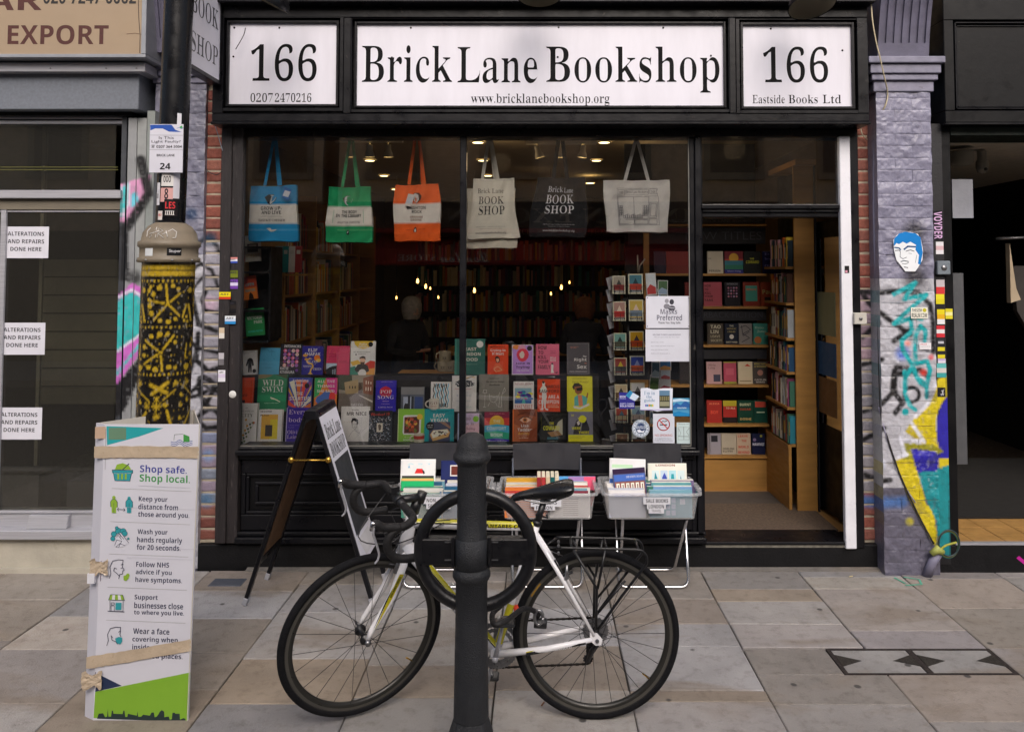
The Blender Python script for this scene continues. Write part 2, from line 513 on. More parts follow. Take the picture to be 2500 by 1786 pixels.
# ================================================================== SETTING: ground
YW=5.08
def struct(o):o['kind']='structure';return o
mb=MB();mb.box(-30,2.62,-.30,30,5.3,-.035)
pav=struct(mb.build('pavement',mat('pavement_bed','#57534c',rough=.95,bump=.5,world_=True)))
mb=MB();mb.box(-30,-3.6,-.32,30,2.46,-.12)
struct(mb.build('road',M['asphalt']))
mb=MB();mb.box(-30,-6.5,-.3,30,-3.6,0.0)
struct(mb.build('far_pavement',mat('far_pavement_stone','#8a8682',rough=.9,var=.2,world_=True)))
mb=MB();mb.box(-80,-80,-.5,80,80,-.33)
struct(mb.build('ground',M['asphalt']))
for i in range(-7,8):
    k=MB().box(i*.915+.004,2.47,-.2,i*.915+.911,2.615,.0,C('#8b8986')).build('kerb_stone',M['paving'],pav,bevel=.008)

XJ=[-4.45,-3.85,-3.25,-2.63,-2.02,-1.41,-.80,-.19,.405,1.005,1.605,2.21,2.81,3.41,4.01]
def gy(v):return G(1193,v).y
cross={
    3:[1305,1366,1440,1560],4:[1310,1372,1447,1530],5:[1296,1358,1461,1560],6:[1290,1350,1476,1546],
    7:[1286,1350,1432,1531],8:[1328,1383,1433,1531,1556],9:[1306,1333,1384,1436,1562],10:[1280,1306,1399,1490,1600],
    11:[1284,1349,1438,1588],12:[1281,1335,1404,1530],2:[1330,1420,1540],1:[1350,1480],13:[1310,1430],0:[1300],14:[1360]}
tones=['#7f7d7d','#858383','#7a7878','#7e7b78','#7e7872','#82807f','#8f8d8d','#767474','#7c7670','#8b8481']
slab_tone={(8,1):'#7d7771',(8,2):'#878585',(9,1):'#807a74',(9,2):'#8d8b8b',(9,3):'#8a8888',(9,4):'#79746f',(9,5):'#868484',(7,0):'#7e7a76',(7,2):'#8d8b8b',(7,3):'#7d7874',(7,4):'#8e8c8b',(8,3):'#8c8a8a',(8,4):'#7b7671',(8,5):'#8b8785',(6,1):'#898786',(6,2):'#8b8a8a',(6,3):'#807a74',(5,2):'#8b8989',(5,3):'#817a72',(5,1):'#8a8786',(10,1):'#8a8783',(10,2):'#8b898b',(10,3):'#828083',(10,4):'#837f7e',(11,1):'#85807e',(11,2):'#7e7974',(11,4):'#7b797b',(12,2):'#7f7d80',(12,3):'#7c7671'}
rs=random.Random(4)
CV=[G(1830,1438),G(2192,1440),G(2262,1499),G(1882,1494)]
cx0,cx1,cy0,cy1=1.41,2.21,gy(1496),gy(1439)
for ci in range(len(XJ)-1):
    ys=sorted([gy(v)for v in cross.get(ci,[1320,1420,1540])]+[5.02,2.64,3.05+rs.uniform(-.15,.15)],reverse=True)
    for j in range(len(ys)-1):
        y1,y0=ys[j],ys[j+1]
        if y1-y0<.06:continue
        g=.0028
        xa,xb=XJ[ci]+g,XJ[ci+1]-g
        parts=[(xa,xb,y0+g*.6,y1-g*.6)]
        if xb>cx0 and xa<cx1 and y1>cy0 and y0<cy1:
            parts=[]
            if y1>cy1:parts.append((xa,xb,max(y0+.003,cy1+.002),y1-.003))
            if y0<cy0:parts.append((xa,xb,y0+.003,cy0-.002))
            if xa<cx0-.02:parts.append((xa,cx0-.002,max(y0,cy0)+.001,min(y1,cy1)-.001))
            if xb>cx1+.02:parts.append((cx1+.002,xb,max(y0,cy0)+.001,min(y1,cy1)-.001))
        for (a,b,c_,d)in parts:
            if b-a<.02 or d-c_<.02:continue
            tone=slab_tone.get((ci,j),rs.choice(tones))
            t=[rs.uniform(-.0025,.0015)for _ in range(4)]
            jx=[rs.uniform(-.0025,.0025)for _ in range(4)]
            s=MB()
            s.hexa([(a+jx[0],c_,-.04),(b+jx[1],c_,-.04),(b+jx[2],d,-.04),(a+jx[3],d,-.04),(a+jx[0],c_,t[0]),(b+jx[1],c_,t[1]),(b+jx[2],d,t[2]),(a+jx[3],d,t[3])],tuple(c*k for c,k in zip(C(tone,rs.uniform(1.06,1.20)),rs.choice([(1.03,1,.95,1),(1.08,1,.89,1),(1,1,1,1),(1.05,1,.96,1)]))))
            s.build('paving_slab',M['paving'],pav,bevel=.004)
# mortar fillet along the wall
mb=MB();mb.hexa([(-1.8,5.0,-.02),(4.5,5.0,-.02),(4.5,5.1,-.02),(-1.8,5.1,-.02),(-1.8,5.0,.004),(4.5,5.0,.004),(4.5,5.1,.022),(-1.8,5.1,.022)],C('#6f6b66'))
mb.build('mortar_fillet',M['paving'],pav)
# access cover
t=thing('access_cover','long recessed inspection cover with two stone infills in a dark steel frame in the pavement','manhole cover',((cx0+cx1)/2,(cy0+cy1)/2,0))
fr=MB();w=.012
rust=C('#2b2422')
for (a,b,c_,d)in ((cx0,cx1,cy0,cy0+w),(cx0,cx1,cy1-w,cy1),(cx0,cx0+w*1.6,cy0+w,cy1-w),(cx1-w*1.6,cx1,cy0+w,cy1-w),((cx0+cx1)/2-.014,(cx0+cx1)/2+.014,cy0+w,cy1-w)):
    fr.box(a,c_,-.03,b,d,.001,rust)
fr.build('cover_frame',mat('rusty_frame',attr=True,rough=.8,var=.4,vs_=40,bump=.8),t)
cm=(cx0+cx1)/2
for a,b in ((cx0+.02,cm-.016),(cm+.016,cx1-.02)):
    MB().box(a,cy0+.015,-.03,b,cy1-.015,-.001,C('#8c8a88')).build('stone_infill',M['paving'],t,bevel=.002)
    yy=(cy0+cy1)/2
    for xx,sg in ((a,1),(b,-1)):
        MB().raw([(xx,yy-.05,-.0008),(xx,yy+.06,-.0008),(xx+sg*.11,yy+.005,-.0008),(xx,yy-.05,.002),(xx,yy+.06,.002),(xx+sg*.10,yy+.005,.002)],[(0,1,2),(3,5,4),(0,3,4,1),(1,4,5,2),(2,5,3,0)],C('#2e2a26')).build('lifting_key_plate',M['steel']if 0 else mat('key_plate','#2a2622',rough=.7,var=.4,vs_=60),t)
# small iron valve cover near the A-board, bits of litter
q=G(505,1292);t=thing('valve_cover','small grey iron valve cover set in the paving beside the cardboard notice pillar','manhole cover',q)
MB().box(q.x-.10,q.y-.06,-.02,q.x+.10,q.y+.06,.003,C('#4c5058')).build('lid',mat('grey_iron','#4a4e57',rough=.6,bump=.6,bs=90),t,bevel=.006)
for (u,v,col,lab,an)in ((1889,1300-20,'#d8c8a0','pale cigarette butt lying on the paving in front of the shop step',.4),(1205,1555+8,'#9a6b4c','small brown cigarette stub lying right of the front bollard',1.2),(1005,1296,'#e8e6e2','white paper scrap on the paving under the left crate chair',2)):
    q=G(u,v);o=MB().tube([(-.013,0,.004),(.013,0,.004)],.0036,6,col=C(col,.7)).build('litter',M['print'],loc=(q.x,q.y,0),local=True);o.rotation_euler.z=an;tag(o,lab,'litter')
# sprayed green survey mark by the pilaster
mb=MB()
def gstroke(mb,pts,w,col,z=.0035):
    P=[G(u,v,z)for u,v in pts]
    for a,b in zip(P[:-1],P[1:]):
        d=(b-a).normalized();n=Vector((-d.y,d.x,0))*w/2
        mb.poly([a+n,a-n,b-n,b+n],C(col))
gstroke(mb,[(1985,1281),(2010,1294)],.012,'#58a88c');gstroke(mb,[(2006,1280),(2040,1285),(2046,1296),(2010,1298)],.012,'#5fae92')
tag(mb.build('survey_mark',M['attr']),'green sprayed survey mark on the paving in front of the graffitied pilaster','paint mark')

# ================================================================== graffiti layers on the facade (survey coordinates)
A=lambda x,y:(1864+x/3.572,409.2+y/3.572)
B=lambda x,y:(1864+x/3.572,818.3+y/3.572)
TEAL,YEL,BLU,BLK,WHT,OLV='#149aa0','#c9b71a','#27209a','#131215','#cfd0dc','#8d8a22'
gr=[]
gr+=[('b',*A(590,380),34,'#26242a'),('b',*A(600,740),36,'#2c2a30'),('b',*A(640,560),30,'#3a3842')]
for pts in ([(170,850),(330,858),(500,842),(620,860),(715,950),(742,1100),(742,1330)],[(170,850),(230,940),(400,1080),(560,1190)],[(180,1210),(310,1100)],[(430,1240),(560,1150)],[(180,1425),(335,1388)],[(420,1640),(450,1450),(570,1455)],[(470,1500),(640,1470),(700,1520)]):
    gr.append(('s',[A(*p)for p in pts],12,5,BLK))
gr.append(('s',[B(570+60*math.cos(a/4),205+58*math.sin(a/4))for a in range(26)],8,2,BLK))
for pts in ([(190,335),(330,280),(420,190),(430,20)],[(190,560),(350,470)],[(200,840),(330,890),(400,880)],[(440,350),(500,270)],[(430,60),(440,200),(500,270)]):
    gr.append(('s',[B(*p)for p in pts],12,4,BLK))
gr+=[('b',*A(540,1260),9,'#d98a80'),('b',*A(665,1490),11,'#c4382c'),('b',*A(500,1340),22,'#3d63b8'),('b',*A(725,1370),9,'#b83038')]
gr+=[('b',*B(320,760),16,'#c3cbe0'),('s',[B(200,1050),B(330,1060),B(500,1050)],24,12,'#46679e')]
gr+=[('p',[B(*p)for p in [(600,380),(740,220),(780,80),(845,50),(845,220),(780,320),(760,440),(780,600),(840,655),(770,660),(680,610),(520,500),(560,430)]],YEL),
       ('p',[B(*p)for p in [(845,225),(870,225),(870,720),(800,700),(770,560),(768,400),(800,300)]],BLU),
       ('p',[B(*p)for p in [(430,700),(580,700),(640,900),(690,1080),(740,1090),(770,1300),(765,1420),(700,1310),(560,1050),(480,860)]],YEL),
       ('p',[B(*p)for p in [(505,590),(740,600),(830,655),(760,680),(560,640),(590,720),(500,720)]],OLV),
       ('p',[B(*p)for p in [(560,630),(750,650),(800,700),(775,800),(700,830),(620,830)]],BLU),
       ('p',[B(*p)for p in [(620,820),(770,810),(800,770),(870,765),(870,1500),(790,1460),(765,1200),(690,1050)]],'#17858c'),
       ('p',[B(*p)for p in [(780,710),(870,705),(870,765),(810,775),(800,800),(780,770)]],YEL),
       ('b',*B(555,1210),12,'#b3a92a')]
for pts in ([(760,130),(700,280),(600,380)],[(570,430),(670,580)],[(640,572),(480,545),(515,670)],[(530,680),(440,712)]):
    gr.append(('s',[B(*p)for p in pts],8,3,WHT))
for pts in ([(430,872),(600,780),(510,910),(690,875),(540,1000),(430,1105),(600,1050),(650,1070)],[(560,1060),(575,1160),(490,1240),(500,1310),(575,1430),(690,1400),(718,1470),(690,1590),(610,1530),(580,1440),(520,1530),(517,1640)],[(600,1400),(600,1200),(640,1120),(680,1160),(675,1240)]):
    gr.append(('s',[A(*p)for p in pts],10,1.5,TEAL))
for pts in ([(515,20),(520,200),(555,290),(600,325)],[(590,30),(640,115),(690,145),(690,225)]):
    gr.append(('s',[B(*p)for p in pts],9,1.5,TEAL))
gr.append(('c',*B(521,342),8,TEAL))
Lz=lambda x,y:(x/2.977,409.2+y/2.977)
Kz=lambda x,y:(300+x/4.464,772.9+y/4.464)
gl=[('p',[Lz(*p)for p in [(790,0),(1000,-60),(1000,60),(975,90),(830,300),(800,230)]],'#c88fb4'),
      ('p',[Lz(*p)for p in [(800,20),(852,-20),(852,130),(800,230)]],'#3fb0b4'),
      ('p',[Lz(*p)for p in [(868,60),(900,50),(920,100),(868,160)]],'#5fb5c8'),
      ('s',[Lz(850,0),Lz(850,130),Lz(808,200)],4,1,WHT),
      ('s',[Lz(930,-160),Lz(960,-40),Lz(985,60),Lz(900,190),Lz(840,280)],22,5,BLK),
      ('p',[Lz(*p)for p in [(790,280),(850,290),(850,640),(790,640)]],BLK),('b',*Lz(890,615),22,BLK),
      ('p',[Lz(*p)for p in [(780,730),(880,650),(955,700),(935,1110),(760,1330),(760,1260)]],'#b860b4'),
      ('p',[Lz(*p)for p in [(780,760),(870,710),(950,760),(935,980),(765,1110)]],'#2fa8a8'),
      ('s',[Lz(765,1110),Lz(935,985)],5,1,WHT),('s',[Lz(780,745),Lz(870,695),Lz(950,745)],5,1,WHT),
      ('p',[Lz(*p)for p in [(765,1240),(935,1030),(935,1060),(765,1270)]],'#3fb8b8'),
      ('p',[Lz(*p)for p in [(760,1340),(930,1130),(930,1260),(830,1480),(760,1560)]],BLK),
      ('s',[Lz(*p)for p in [(1440,615),(1340,612),(1275,690),(1265,800),(1310,900),(1400,950)]],7,4,BLK),
      ('b',*Lz(1390,790),24,'#b9a0b4'),
      ('s',[Lz(*p)for p in [(1450,690),(1370,690),(1335,760),(1350,830),(1440,850)]],9,3,BLK),
      ('s',[Lz(*p)for p in [(1290,400),(1370,352),(1430,400),(1450,450)]],11,7,BLK),('s',[Lz(1350,500),Lz(1350,570)],5,3,'#d8d4e0'),
      ('s',[Lz(1245,1020),Lz(1300,1080),Lz(1440,1110)],9,4,BLK),('s',[Lz(1300,1085),Lz(1255,1240)],9,4,BLK),
      ('s',[Kz(*p)for p in [(800,380),(730,310),(680,285),(640,300),(630,400),(690,540),(740,595),(800,605)]],13,3,BLK),
      ('s',[Kz(*p)for p in [(800,370),(720,520),(650,640),(620,720),(700,790),(800,780)]],11,3,BLK),
      ('s',[Kz(*p)for p in [(520,490),(640,460),(790,385)]],9,3,BLK),('s',[Kz(540,740),Kz(640,790)],9,3,BLK),
      ('b',466,530,22,'#203a52'),('b',425,475,20,'#203a5c'),('b',433,540,14,'#1f3550')]
gl+=[('s',[(424,600),(446,585),(470,600),(486,640)],9,4,BLK),('s',[(428,660),(440,720),(480,735)],10,3,BLK),('s',[(440,740),(436,800),(462,822),(490,815)],11,3,BLK),('s',[(424,870),(446,850),(488,872)],9,3,BLK),('s',[(430,930),(470,905),(490,925)],9,3,BLK)]
gl+=[('b',462,1010,20,'#6e86ac'),('b',458,1110,22,'#4f7396')]

def brick_base(u,v,side,n):
    """colour of a brick at survey height v, before the sprayed lines"""
    red=['#874c3f','#8c5244','#80483f','#78443a','#8f5a4c','#835046']
    k=rs.choice(red)
    if side=='L':
        if v>540 and v<965:k=rs.choice(['#8f8d98','#9a98a4','#88868f','#a3a0aa'])
        if 965<=v<1125:k=rs.choice(['#7c8494','#8a8896','#78809a','#8c7f90'])
        if v>=1125:k=rs.choice(['#7a4a40','#83554a','#6e4038'])
    else:
        if v>640 and v<790:k=rs.choice(['#9a8490','#a08c98','#8f7c8a'])
        if 790<=v<1095:k=rs.choice(['#87858e','#8f8c94','#7f7d86'])
    return k

def brick_obj(x0,x1,z0,z1,Y,base,layers,parent,name='brick',m=None,step=.007,rough=.0012,depth=.05,seed=0,lump=0.0,ch=.006):
    nx=max(3,int((x1-x0)/step)+1);nz=max(3,int((z1-z0)/step)+1)
    X,Z=np.meshgrid(np.linspace(x0,x1,nx),np.linspace(z0,z1,nz))
    ex=np.minimum(X-x0,x1-X);ez=np.minimum(Z-z0,z1-Z)
    e=np.clip(np.minimum(ex,ez)/.007,0,1)
    yy=Y+(1-e)**2*ch+(vnoise(X*60,Z*60,1)-(.5 if not lump else 1))*rough*2+(vnoise(X*17,Z*17,2)-(.5 if not lump else 1))*(rough+lump)*2
    q=Z-EYE;zc=yy*CS+q*SN
    U=U0+X*FP/zc;V=V0-(q*CS-yy*SN)*FP/zc
    cols=paint(U,V,np.array(C(base)[:3]),layers)
    g=MB();P=np.stack([X,yy,Z],-1);g.grid(P,cols)
    # returns of the brick
    c0=tuple(cols.mean((0,1)))+(1,)
    yb=Y+depth
    for a,b in ((P[0,0],P[0,-1]),(P[0,-1],P[-1,-1]),(P[-1,-1],P[-1,0]),(P[-1,0],P[0,0])):
        g.poly([tuple(a),(a[0],yb,a[2]),(b[0],yb,b[2]),tuple(b)],c0)
    return g.build(name,m or M['brick'],parent)

# ---------------- brick piers beside the shopfront
def pier(u0,u1,side,layers,label):
    x0,x1,_,_=RX(u0,300,u1,1210,YW)
    t=thing('brick_pier',label,'brick wall',((x0+x1)/2,YW+.06,.16))
    MB().box(x0-.01,YW+.005,.10,x1+.01,YW+.2,3.05).build('mortar_bed',M['mortar'],t)
    z=.165;i=0
    while z<2.98:
        zt=z+.065;v=PX(x0,YW,z+.03)[1]
        if i%2:spl=[(x0+.004,x1-.004)]
        else:spl=[(x0+.004,x1-.004)]
        for a,b in spl:
            brick_obj(a+rs.uniform(-.002,.002),b,z,zt,YW+rs.uniform(-.003,.002),brick_base(u0,v,side,i),layers,t,m=M['pbrick']if (side=='L' and v>540)or (side=='R' and 700<v<1090)else M['brick'])
        z+=.075;i+=1
    return t
pier(449,489,'L',gl,'narrow brick pier left of the shopfront, red above and silver sprayed below')
pier(1909,1943,'R',gr,'narrow red brick pier between the white doorpost and the lilac pilaster')

# ---------------- painted pilasters
def pilaster(u0,u1,side,layers,label,basecol,vb=1272,YP=4.95):
    x0,x1,_,_=RX(u0,200,u1,vb,YP)
    t=thing('painted_pilaster',label,'pilaster',((x0+x1)/2,YP+.1,0))
    ztop=W(u0,205 if side=='R' else 186,YP).z
    MB().box(x0+.01,YP+.0025,-.02,x1-.01,YW+.15,ztop+.02,C('#5c5a68')).build('mortar_bed',M['pbrick'],t)
    z=.0;i=0
    while z<ztop-.02:
        zt=min(z+.0742,ztop);v=PX(x0,YP,z+.03)[1]
        m_=x0+(.115 if i%2 else .225)*(x1-x0)/.345
        for a,b in ((x0,m_-.0003),(m_+.0003,x1)):
            brick_obj(a,b,z,zt,YP+rs.uniform(-.0008,.0008),basecol(v),layers,t,name='painted_brick',m=M['pbrick'],step=.0065,rough=.0026,lump=.0035,depth=.15,ch=.0016)
        z+=.075;i+=1
    # capital: stacked mouldings
    cap=MB()
    def vz(v):return W(u0,v,YP).z
    lv=[(130,146,.075),(146,167,.055),(167,181,.04),(181,205,.02)]if side=='R' else [(128,140,.075),(140,158,.055),(158,172,.04),(172,186,.02)]
    for va,vb_,pr in lv:
        cap.box(x0-pr*.9,YP-pr,vz(vb_),x1+pr*.9,YW+.2,vz(va)-.004)
    capm=mat('lilac_masonry_paint','#777688',rough=.5,var=.15,vs_=12,bump=.6,bs=50,world_=True,wear=[('#4a4038',.66,.76,14)])
    cap.build('capital',capm,t,bevel=.006,seg=2)
    # fluted scroll bracket above
    zb=vz(130 if side=='R' else 128)
    prof=[]
    for k in range(15):
        a=k/14
        prof.append((4.93-.16*(1-math.cos(a*math.pi/2))**1.2-.02*math.sin(a*math.pi),zb+a*.62))
    br=MB();n=13;wd=(x1-x0)-.02
    for k in range(n):
        a=x0+.01+wd*k/n;b=x0+.01+wd*(k+1)/n;dy=0 if k%2==0 else .014
        for (ya,za),(yb,zb2)in zip(prof[:-1],prof[1:]):
            dd=dy if za>zb+.05 else 0
            br.hexa([(a,ya+dd,za),(b,ya+dd,za),(b,YW+.1,za),(a,YW+.1,za),(a,yb+dd,zb2),(b,yb+dd,zb2),(b,YW+.1,zb2),(a,YW+.1,zb2)])
    br.build('fluted_bracket',mat('lilac_bracket_paint','#5a586a',rough=.5,var=.2,vs_=9,bump=.4,world_=True),t)
    return t,x0,x1
def baseR(v):
    if v<625:return rs.choice(['#7d7c90','#7f7e92','#7b7a8e'])
    if v<1080:return rs.choice(['#b0b0b8','#b6b6be','#aaaab2'])
    return rs.choice(['#5e5c6b','#626070','#5b5968'])
def baseL(v):
    if v<560:return rs.choice(['#787888','#7c7c8c','#747486'])
    return rs.choice(['#a8a8b0','#aeaeb6','#a2a2aa'])
PR,prx0,prx1=pilaster(1953,2075,'R',gr,'lilac painted brick pilaster right of the bookshop covered in teal and yellow graffiti',baseR)
PL,plx0,plx1=pilaster(336,449,'L',gl,'lilac painted brick pilaster half hidden behind the lamp post, silver below',baseL,YP=5.055)
# face paste-up on the right pilaster
S=Sheet(4.931,MB())
S.poly([A(*p)for p in [(425,440),(455,400),(500,380),(560,378),(620,395),(645,440),(660,520),(655,600),(632,640),(620,660),(600,690),(520,690),(490,650),(450,600),(430,520)]],'#dfe3e8')
S.poly([A(*p)for p in [(428,470),(432,430),(470,390),(520,376),(600,388),(640,420),(648,470),(658,540),(640,635),(620,630),(628,560),(600,520),(605,480),(560,455),(530,470),(500,455),(470,475),(450,465),(430,490)]],'#1577c0')
for pts,w,c_ in (([(510,515),(540,492),(600,495)],3.4,'#1c4f80'),([(435,500),(470,505),(482,518)],3,'#1c4f80'),([(525,530),(560,520),(590,530)],1.6,'#39414c'),([(440,525),(470,522),(480,532)],1.6,'#39414c'),([(480,535),(478,575),(500,590),(530,578)],1.3,'#5b6570'),([(485,612),(510,605),(545,612)],1.8,'#4a535e'),([(495,628),(520,632),(545,622)],1.2,'#5b6570'),([(510,655),(540,660)],1.6,'#39414c'),([(545,545),(570,550)],1,'#8a939c'),([(610,560),(600,620)],1.2,'#8a939c')):
    S.line([A(*p)for p in pts],w,c_)
o=S.mb.build('face_poster',M['print']);tag(o,'cut-out paper face with bright blue hair pasted on the lilac pilaster','poster')
S=Sheet(4.930,MB())
S.rect(*A(565,975),*A(698,1063),'#e2e0d2');S.text('THESESH',*A(572,985),*A(650,1010),'#17161a','sansb');S.text('REALM.COM',*A(572,1020),*A(692,1054),'#17161a','sansb');S.disc(*A(672,997),4.4,'#b8b42a')
tag(S.mb.build('sticker',M['print']),'cream rectangular sticker with black capitals on the teal tag of the lilac pilaster','sticker')
S=Sheet(4.930,MB())
S.rect(*A(632,1255),*A(724,1308),'#dcd9dc');S.text('HELLO',*A(640,1262),*A(690,1272),'#b83038','sansb');S.text('my name is not on this wall',*A(640,1280),*A(715,1290),'#7a7a80')
tag(S.mb.build('sticker',M['print']),'small white sticker with red heading low on the lilac pilaster below the cream one','sticker')

# ================================================================== THE BOOKSHOP FRONT
t=SF=thing('shopfront','black painted timber bookshop front with white sign panels, big display window and open doorway','shopfront',(0,5.1,0))
FY=4.88
fx0,fx1,fz0,fz1=RX(472,14,1928,270,FY)
fas=MB()
fas.box(fx0,FY+.055,fz0+.02,fx1,YW+.12,fz1)
panels=[(510,53,748,233),(793,55,1605,236),(1648,57,1889,238)]
rects=[RX(a-14,b-14,c_+14,d+14,FY)for a,b,c_,d in panels]
zt,zb_=max(r[3]for r in rects),min(r[2]for r in rects)
fas.box(fx0,FY,zt,fx1,FY+.05,fz1);fas.box(fx0,FY,fz0,fx1,FY+.05,zb_)
xs=[fx0]+[x for r in rects for x in (r[0],r[1])]+[fx1]
for i in range(0,len(xs),2):fas.box(xs[i],FY,zb_,xs[i+1],FY+.05,zt)
fas.build('fascia_board',M['black'],SF,bevel=.004)
MB().box(fx0-.004,FY-.012,fz0-.018,fx1+.004,YW+.12,fz0-.001).build('fascia_lip',M['black'],SF,bevel=.004)
MB().box(fx0-.02,4.80,fz1+.001,fx1+.02,YW+.2,fz1+.03).build('fascia_capping',M['black'],SF,bevel=.004)
MB().box(fx0,4.96,fz1+.03,fx1,YW+.2,fz1+.9).build('fascia_upper_board',mat('maroon_board','#2e1a22',rough=.5,var=.1),SF)
for (a,b,c_,d),r in zip(panels,rects):
    x0,x1,z0,z1=RX(a,b,c_,d,FY+.03)
    m=MB()
    for k,(gp,pr)in enumerate(((.026,-.006),(.014,.008))):
        y0=FY+pr
        m.box(r[0]if k==0 else x0-gp,y0,r[2]if k==0 else z0-gp,x0-(gp if k==0 else 0),y0+.03,r[3]if k==0 else z1+gp)
        m.box(x1+(gp if k==0 else 0),y0,r[2]if k==0 else z0-gp,r[1]if k==0 else x1+gp,y0+.03,r[3]if k==0 else z1+gp)
        m.box(x0-(gp if k==0 else 0),y0,z1+(gp if k==0 else 0),x1+(gp if k==0 else 0),y0+.03,r[3]if k==0 else z1+gp)
        m.box(x0-(gp if k==0 else 0),y0,r[2]if k==0 else z0-gp,x1+(gp if k==0 else 0),y0+.03,z0-(gp if k==0 else 0))
    m.build('panel_moulding',M['black'],SF,bevel=.003)
    sp=MB().box(x0,FY+.03,z0,x1,FY+.045,z1).build('sign_panel',M['sign'],SF)
    S=Sheet(FY+.0296,MB())
    if a<600:
        S.text('166',557,98,703,181,'#18171b','serif');S.text('0207',556,207,606,227,'#222126','serif');S.text('2470216',610,207,691,227,'#222126','serif')
        nail=[(520,62),(620,62),(518,126)]
    elif a<1000:
        S.text('Brick',803,101,1004,184,'#18171b','serif');S.text('Lane',1015,105,1194,185,'#18171b','serif');S.text('Bookshop',1212,104,1597,206,'#18171b','serif')
        S.text('www.bricklanebookshop.org',1045,208,1353,235,'#222126','serif')
        nail=[(912,62),(1240,61),(1472,62),(1238,127),(870,128),(1578,124)]
    else:
        S.text('166',1694,104,1838,184,'#18171b','serif');S.text('Eastside',1670,211,1742,230,'#222126','serif');S.text('Books',1750,211,1815,230,'#222126','serif');S.text('Ltd',1826,211,1867,230,'#222126','serif')
        nail=[(1711,64),(1870,112)]
    lt=S.mb.build('lettering',M['ink'],sp)
    for u,v in nail:
        p=W(u,v,FY+.029);MB().lathe([(.0,-.003),(.006,-.002),(.006,.002)],p,10,axis=(0,1,0)).build('screw_head',M['ink'],sp)
# posts (weathered, two boards)
for a,b,y in ((484,508,5.0),(509,533,5.012)):
    x0,x1,z0,z1=RX(a,272,b,1206,y);MB().box(x0,y,z0,x1,5.07,fz0).build('door_post',M['oldwood'],SF,bevel=.004)
GY=5.055
wx0,wx1,wz0,wz1=RX(533,305,1538,990,GY)
top0=fz0
# header over window and door
hx0,hx1,hz0,hz1=RX(533,270,1900,303,5.03)
MB().box(hx0,5.03,hz0,hx1,5.2,fz0-.02).build('window_header',M['black'],SF,bevel=.003)
# mullion, right jamb
x0,x1,z0,z1=RX(1020,300,1034,992,5.02);MB().box(x0,5.02,wz0,x1,5.075,hz0).build('mullion',M['black'],SF,bevel=.004)
jx0,jx1,_,_=RX(1536,300,1561,1200,5.06)
MB().box(jx0-.012,5.038,.18,jx0+.02,5.075,hz0).box(jx0+.02,5.02,.16,jx1-.012,5.2,hz0).box(jx1-.012,5.05,.16,jx1,5.2,hz0).build('door_jamb',M['black'],SF,bevel=.004)
# sill
sx0,sx1,_,_=RX(520,990,1548,1010,4.98)
zs=W(1000,991,5.04).z
zD=W(1000,987,5.215).z
sl=MB();sl.box(sx0+.01,5.015,zs-.012,sx1,5.2,zs);sl.box(sx0,4.985,zs-.045,sx1+.02,5.2,zs-.014);sl.box(sx0,5.02,zs-.075,sx1,5.2,zs-.047)
sl.build('window_sill',M['black'],SF,bevel=.006,seg=2)
# stall riser
rz0,rz1=.235,zs-.075
MB().box(sx0,5.075,rz0-.02,jx0+.03,5.2,rz1).build('stall_riser',M['black2'],SF)
x_a,x_b=sx0+.02,jx0+.02
cells=[RX(545,1050,895,1136,5.05),RX(945,1050,1495,1136,5.05)]
pz0,pz1=W(700,1140,5.06).z,W(700,1049,5.06).z
st=MB();st.box(x_a,5.045,pz1,x_b,5.075,rz1-.002);st.box(x_a,5.045,rz0,x_b,5.075,pz0)
xe=[x_a,cells[0][0],cells[0][1],cells[1][0],cells[1][1],x_b]
for i in (0,2,4):st.box(xe[i],5.045,pz0,xe[i+1],5.075,pz1)
st.build('riser_frame',M['black'],SF,bevel=.006,seg=2)
for c_ in cells:
    MB().box(c_[0]+.002,5.055,pz0+.002,c_[1]-.002,5.0745,pz1-.002).box(c_[0]+.022,5.0625,pz0+.022,c_[1]-.022,5.07,pz1-.022)
    m=MB()
    for g,yy in ((.0,5.052),(.055,5.058)):
        a,b,c0,d0=c_[0]+g,c_[1]-g,pz0+g,pz1-g;w_=.02
        m.box(a,yy,c0,b,5.0745,c0+w_).box(a,yy,d0-w_,b,5.0745,d0).box(a,yy,c0+w_,a+w_,5.0745,d0-w_).box(b-w_,yy,c0+w_,b,5.0745,d0-w_)
    m.build('riser_panel',M['black'],SF,bevel=.006,seg=2)
bz=W(700,1180,5.02).z
MB().box(sx0,5.0,.165,jx1,5.074,.205).box(sx0,5.02,.207,jx1,5.044,bz).build('skirting',M['black'],SF,bevel=.008,seg=2)
# step / plinth
kx0,kx1,_,_=RX(440,1205,1957,1262,5.06)
st=MB().box(kx0,5.045,-.03,kx1,5.3,.150).build('step_plinth',M['plinth'],SF,bevel=.008,seg=2)
dx0,dx1=jx1,RX(1866,470,1870,1195,5.1)[0]
MB().box(dx0,5.03,.152,dx1+.02,5.28,.168).build('door_threshold',M['black'],SF,bevel=.004)
MB().box(dx0,5.042,.132,dx1,5.0445,.149).build('nosing_strip',mat('worn_nosing','#6a675f',rough=.5,var=.4,vs_=30),SF)
# transom + fanlight frame
tz0,tz1=W(1700,482,5.05).z,W(1700,453,5.03).z
MB().box(dx0-.01,5.03,tz1-.03,dx1+.02,5.2,tz1).box(dx0,5.06,tz0,dx1+.02,5.2,tz1-.031).box(dx0,5.045,tz1-.052,dx1+.02,5.059,tz1-.034).build('transom',M['black'],SF,bevel=.006,seg=2)
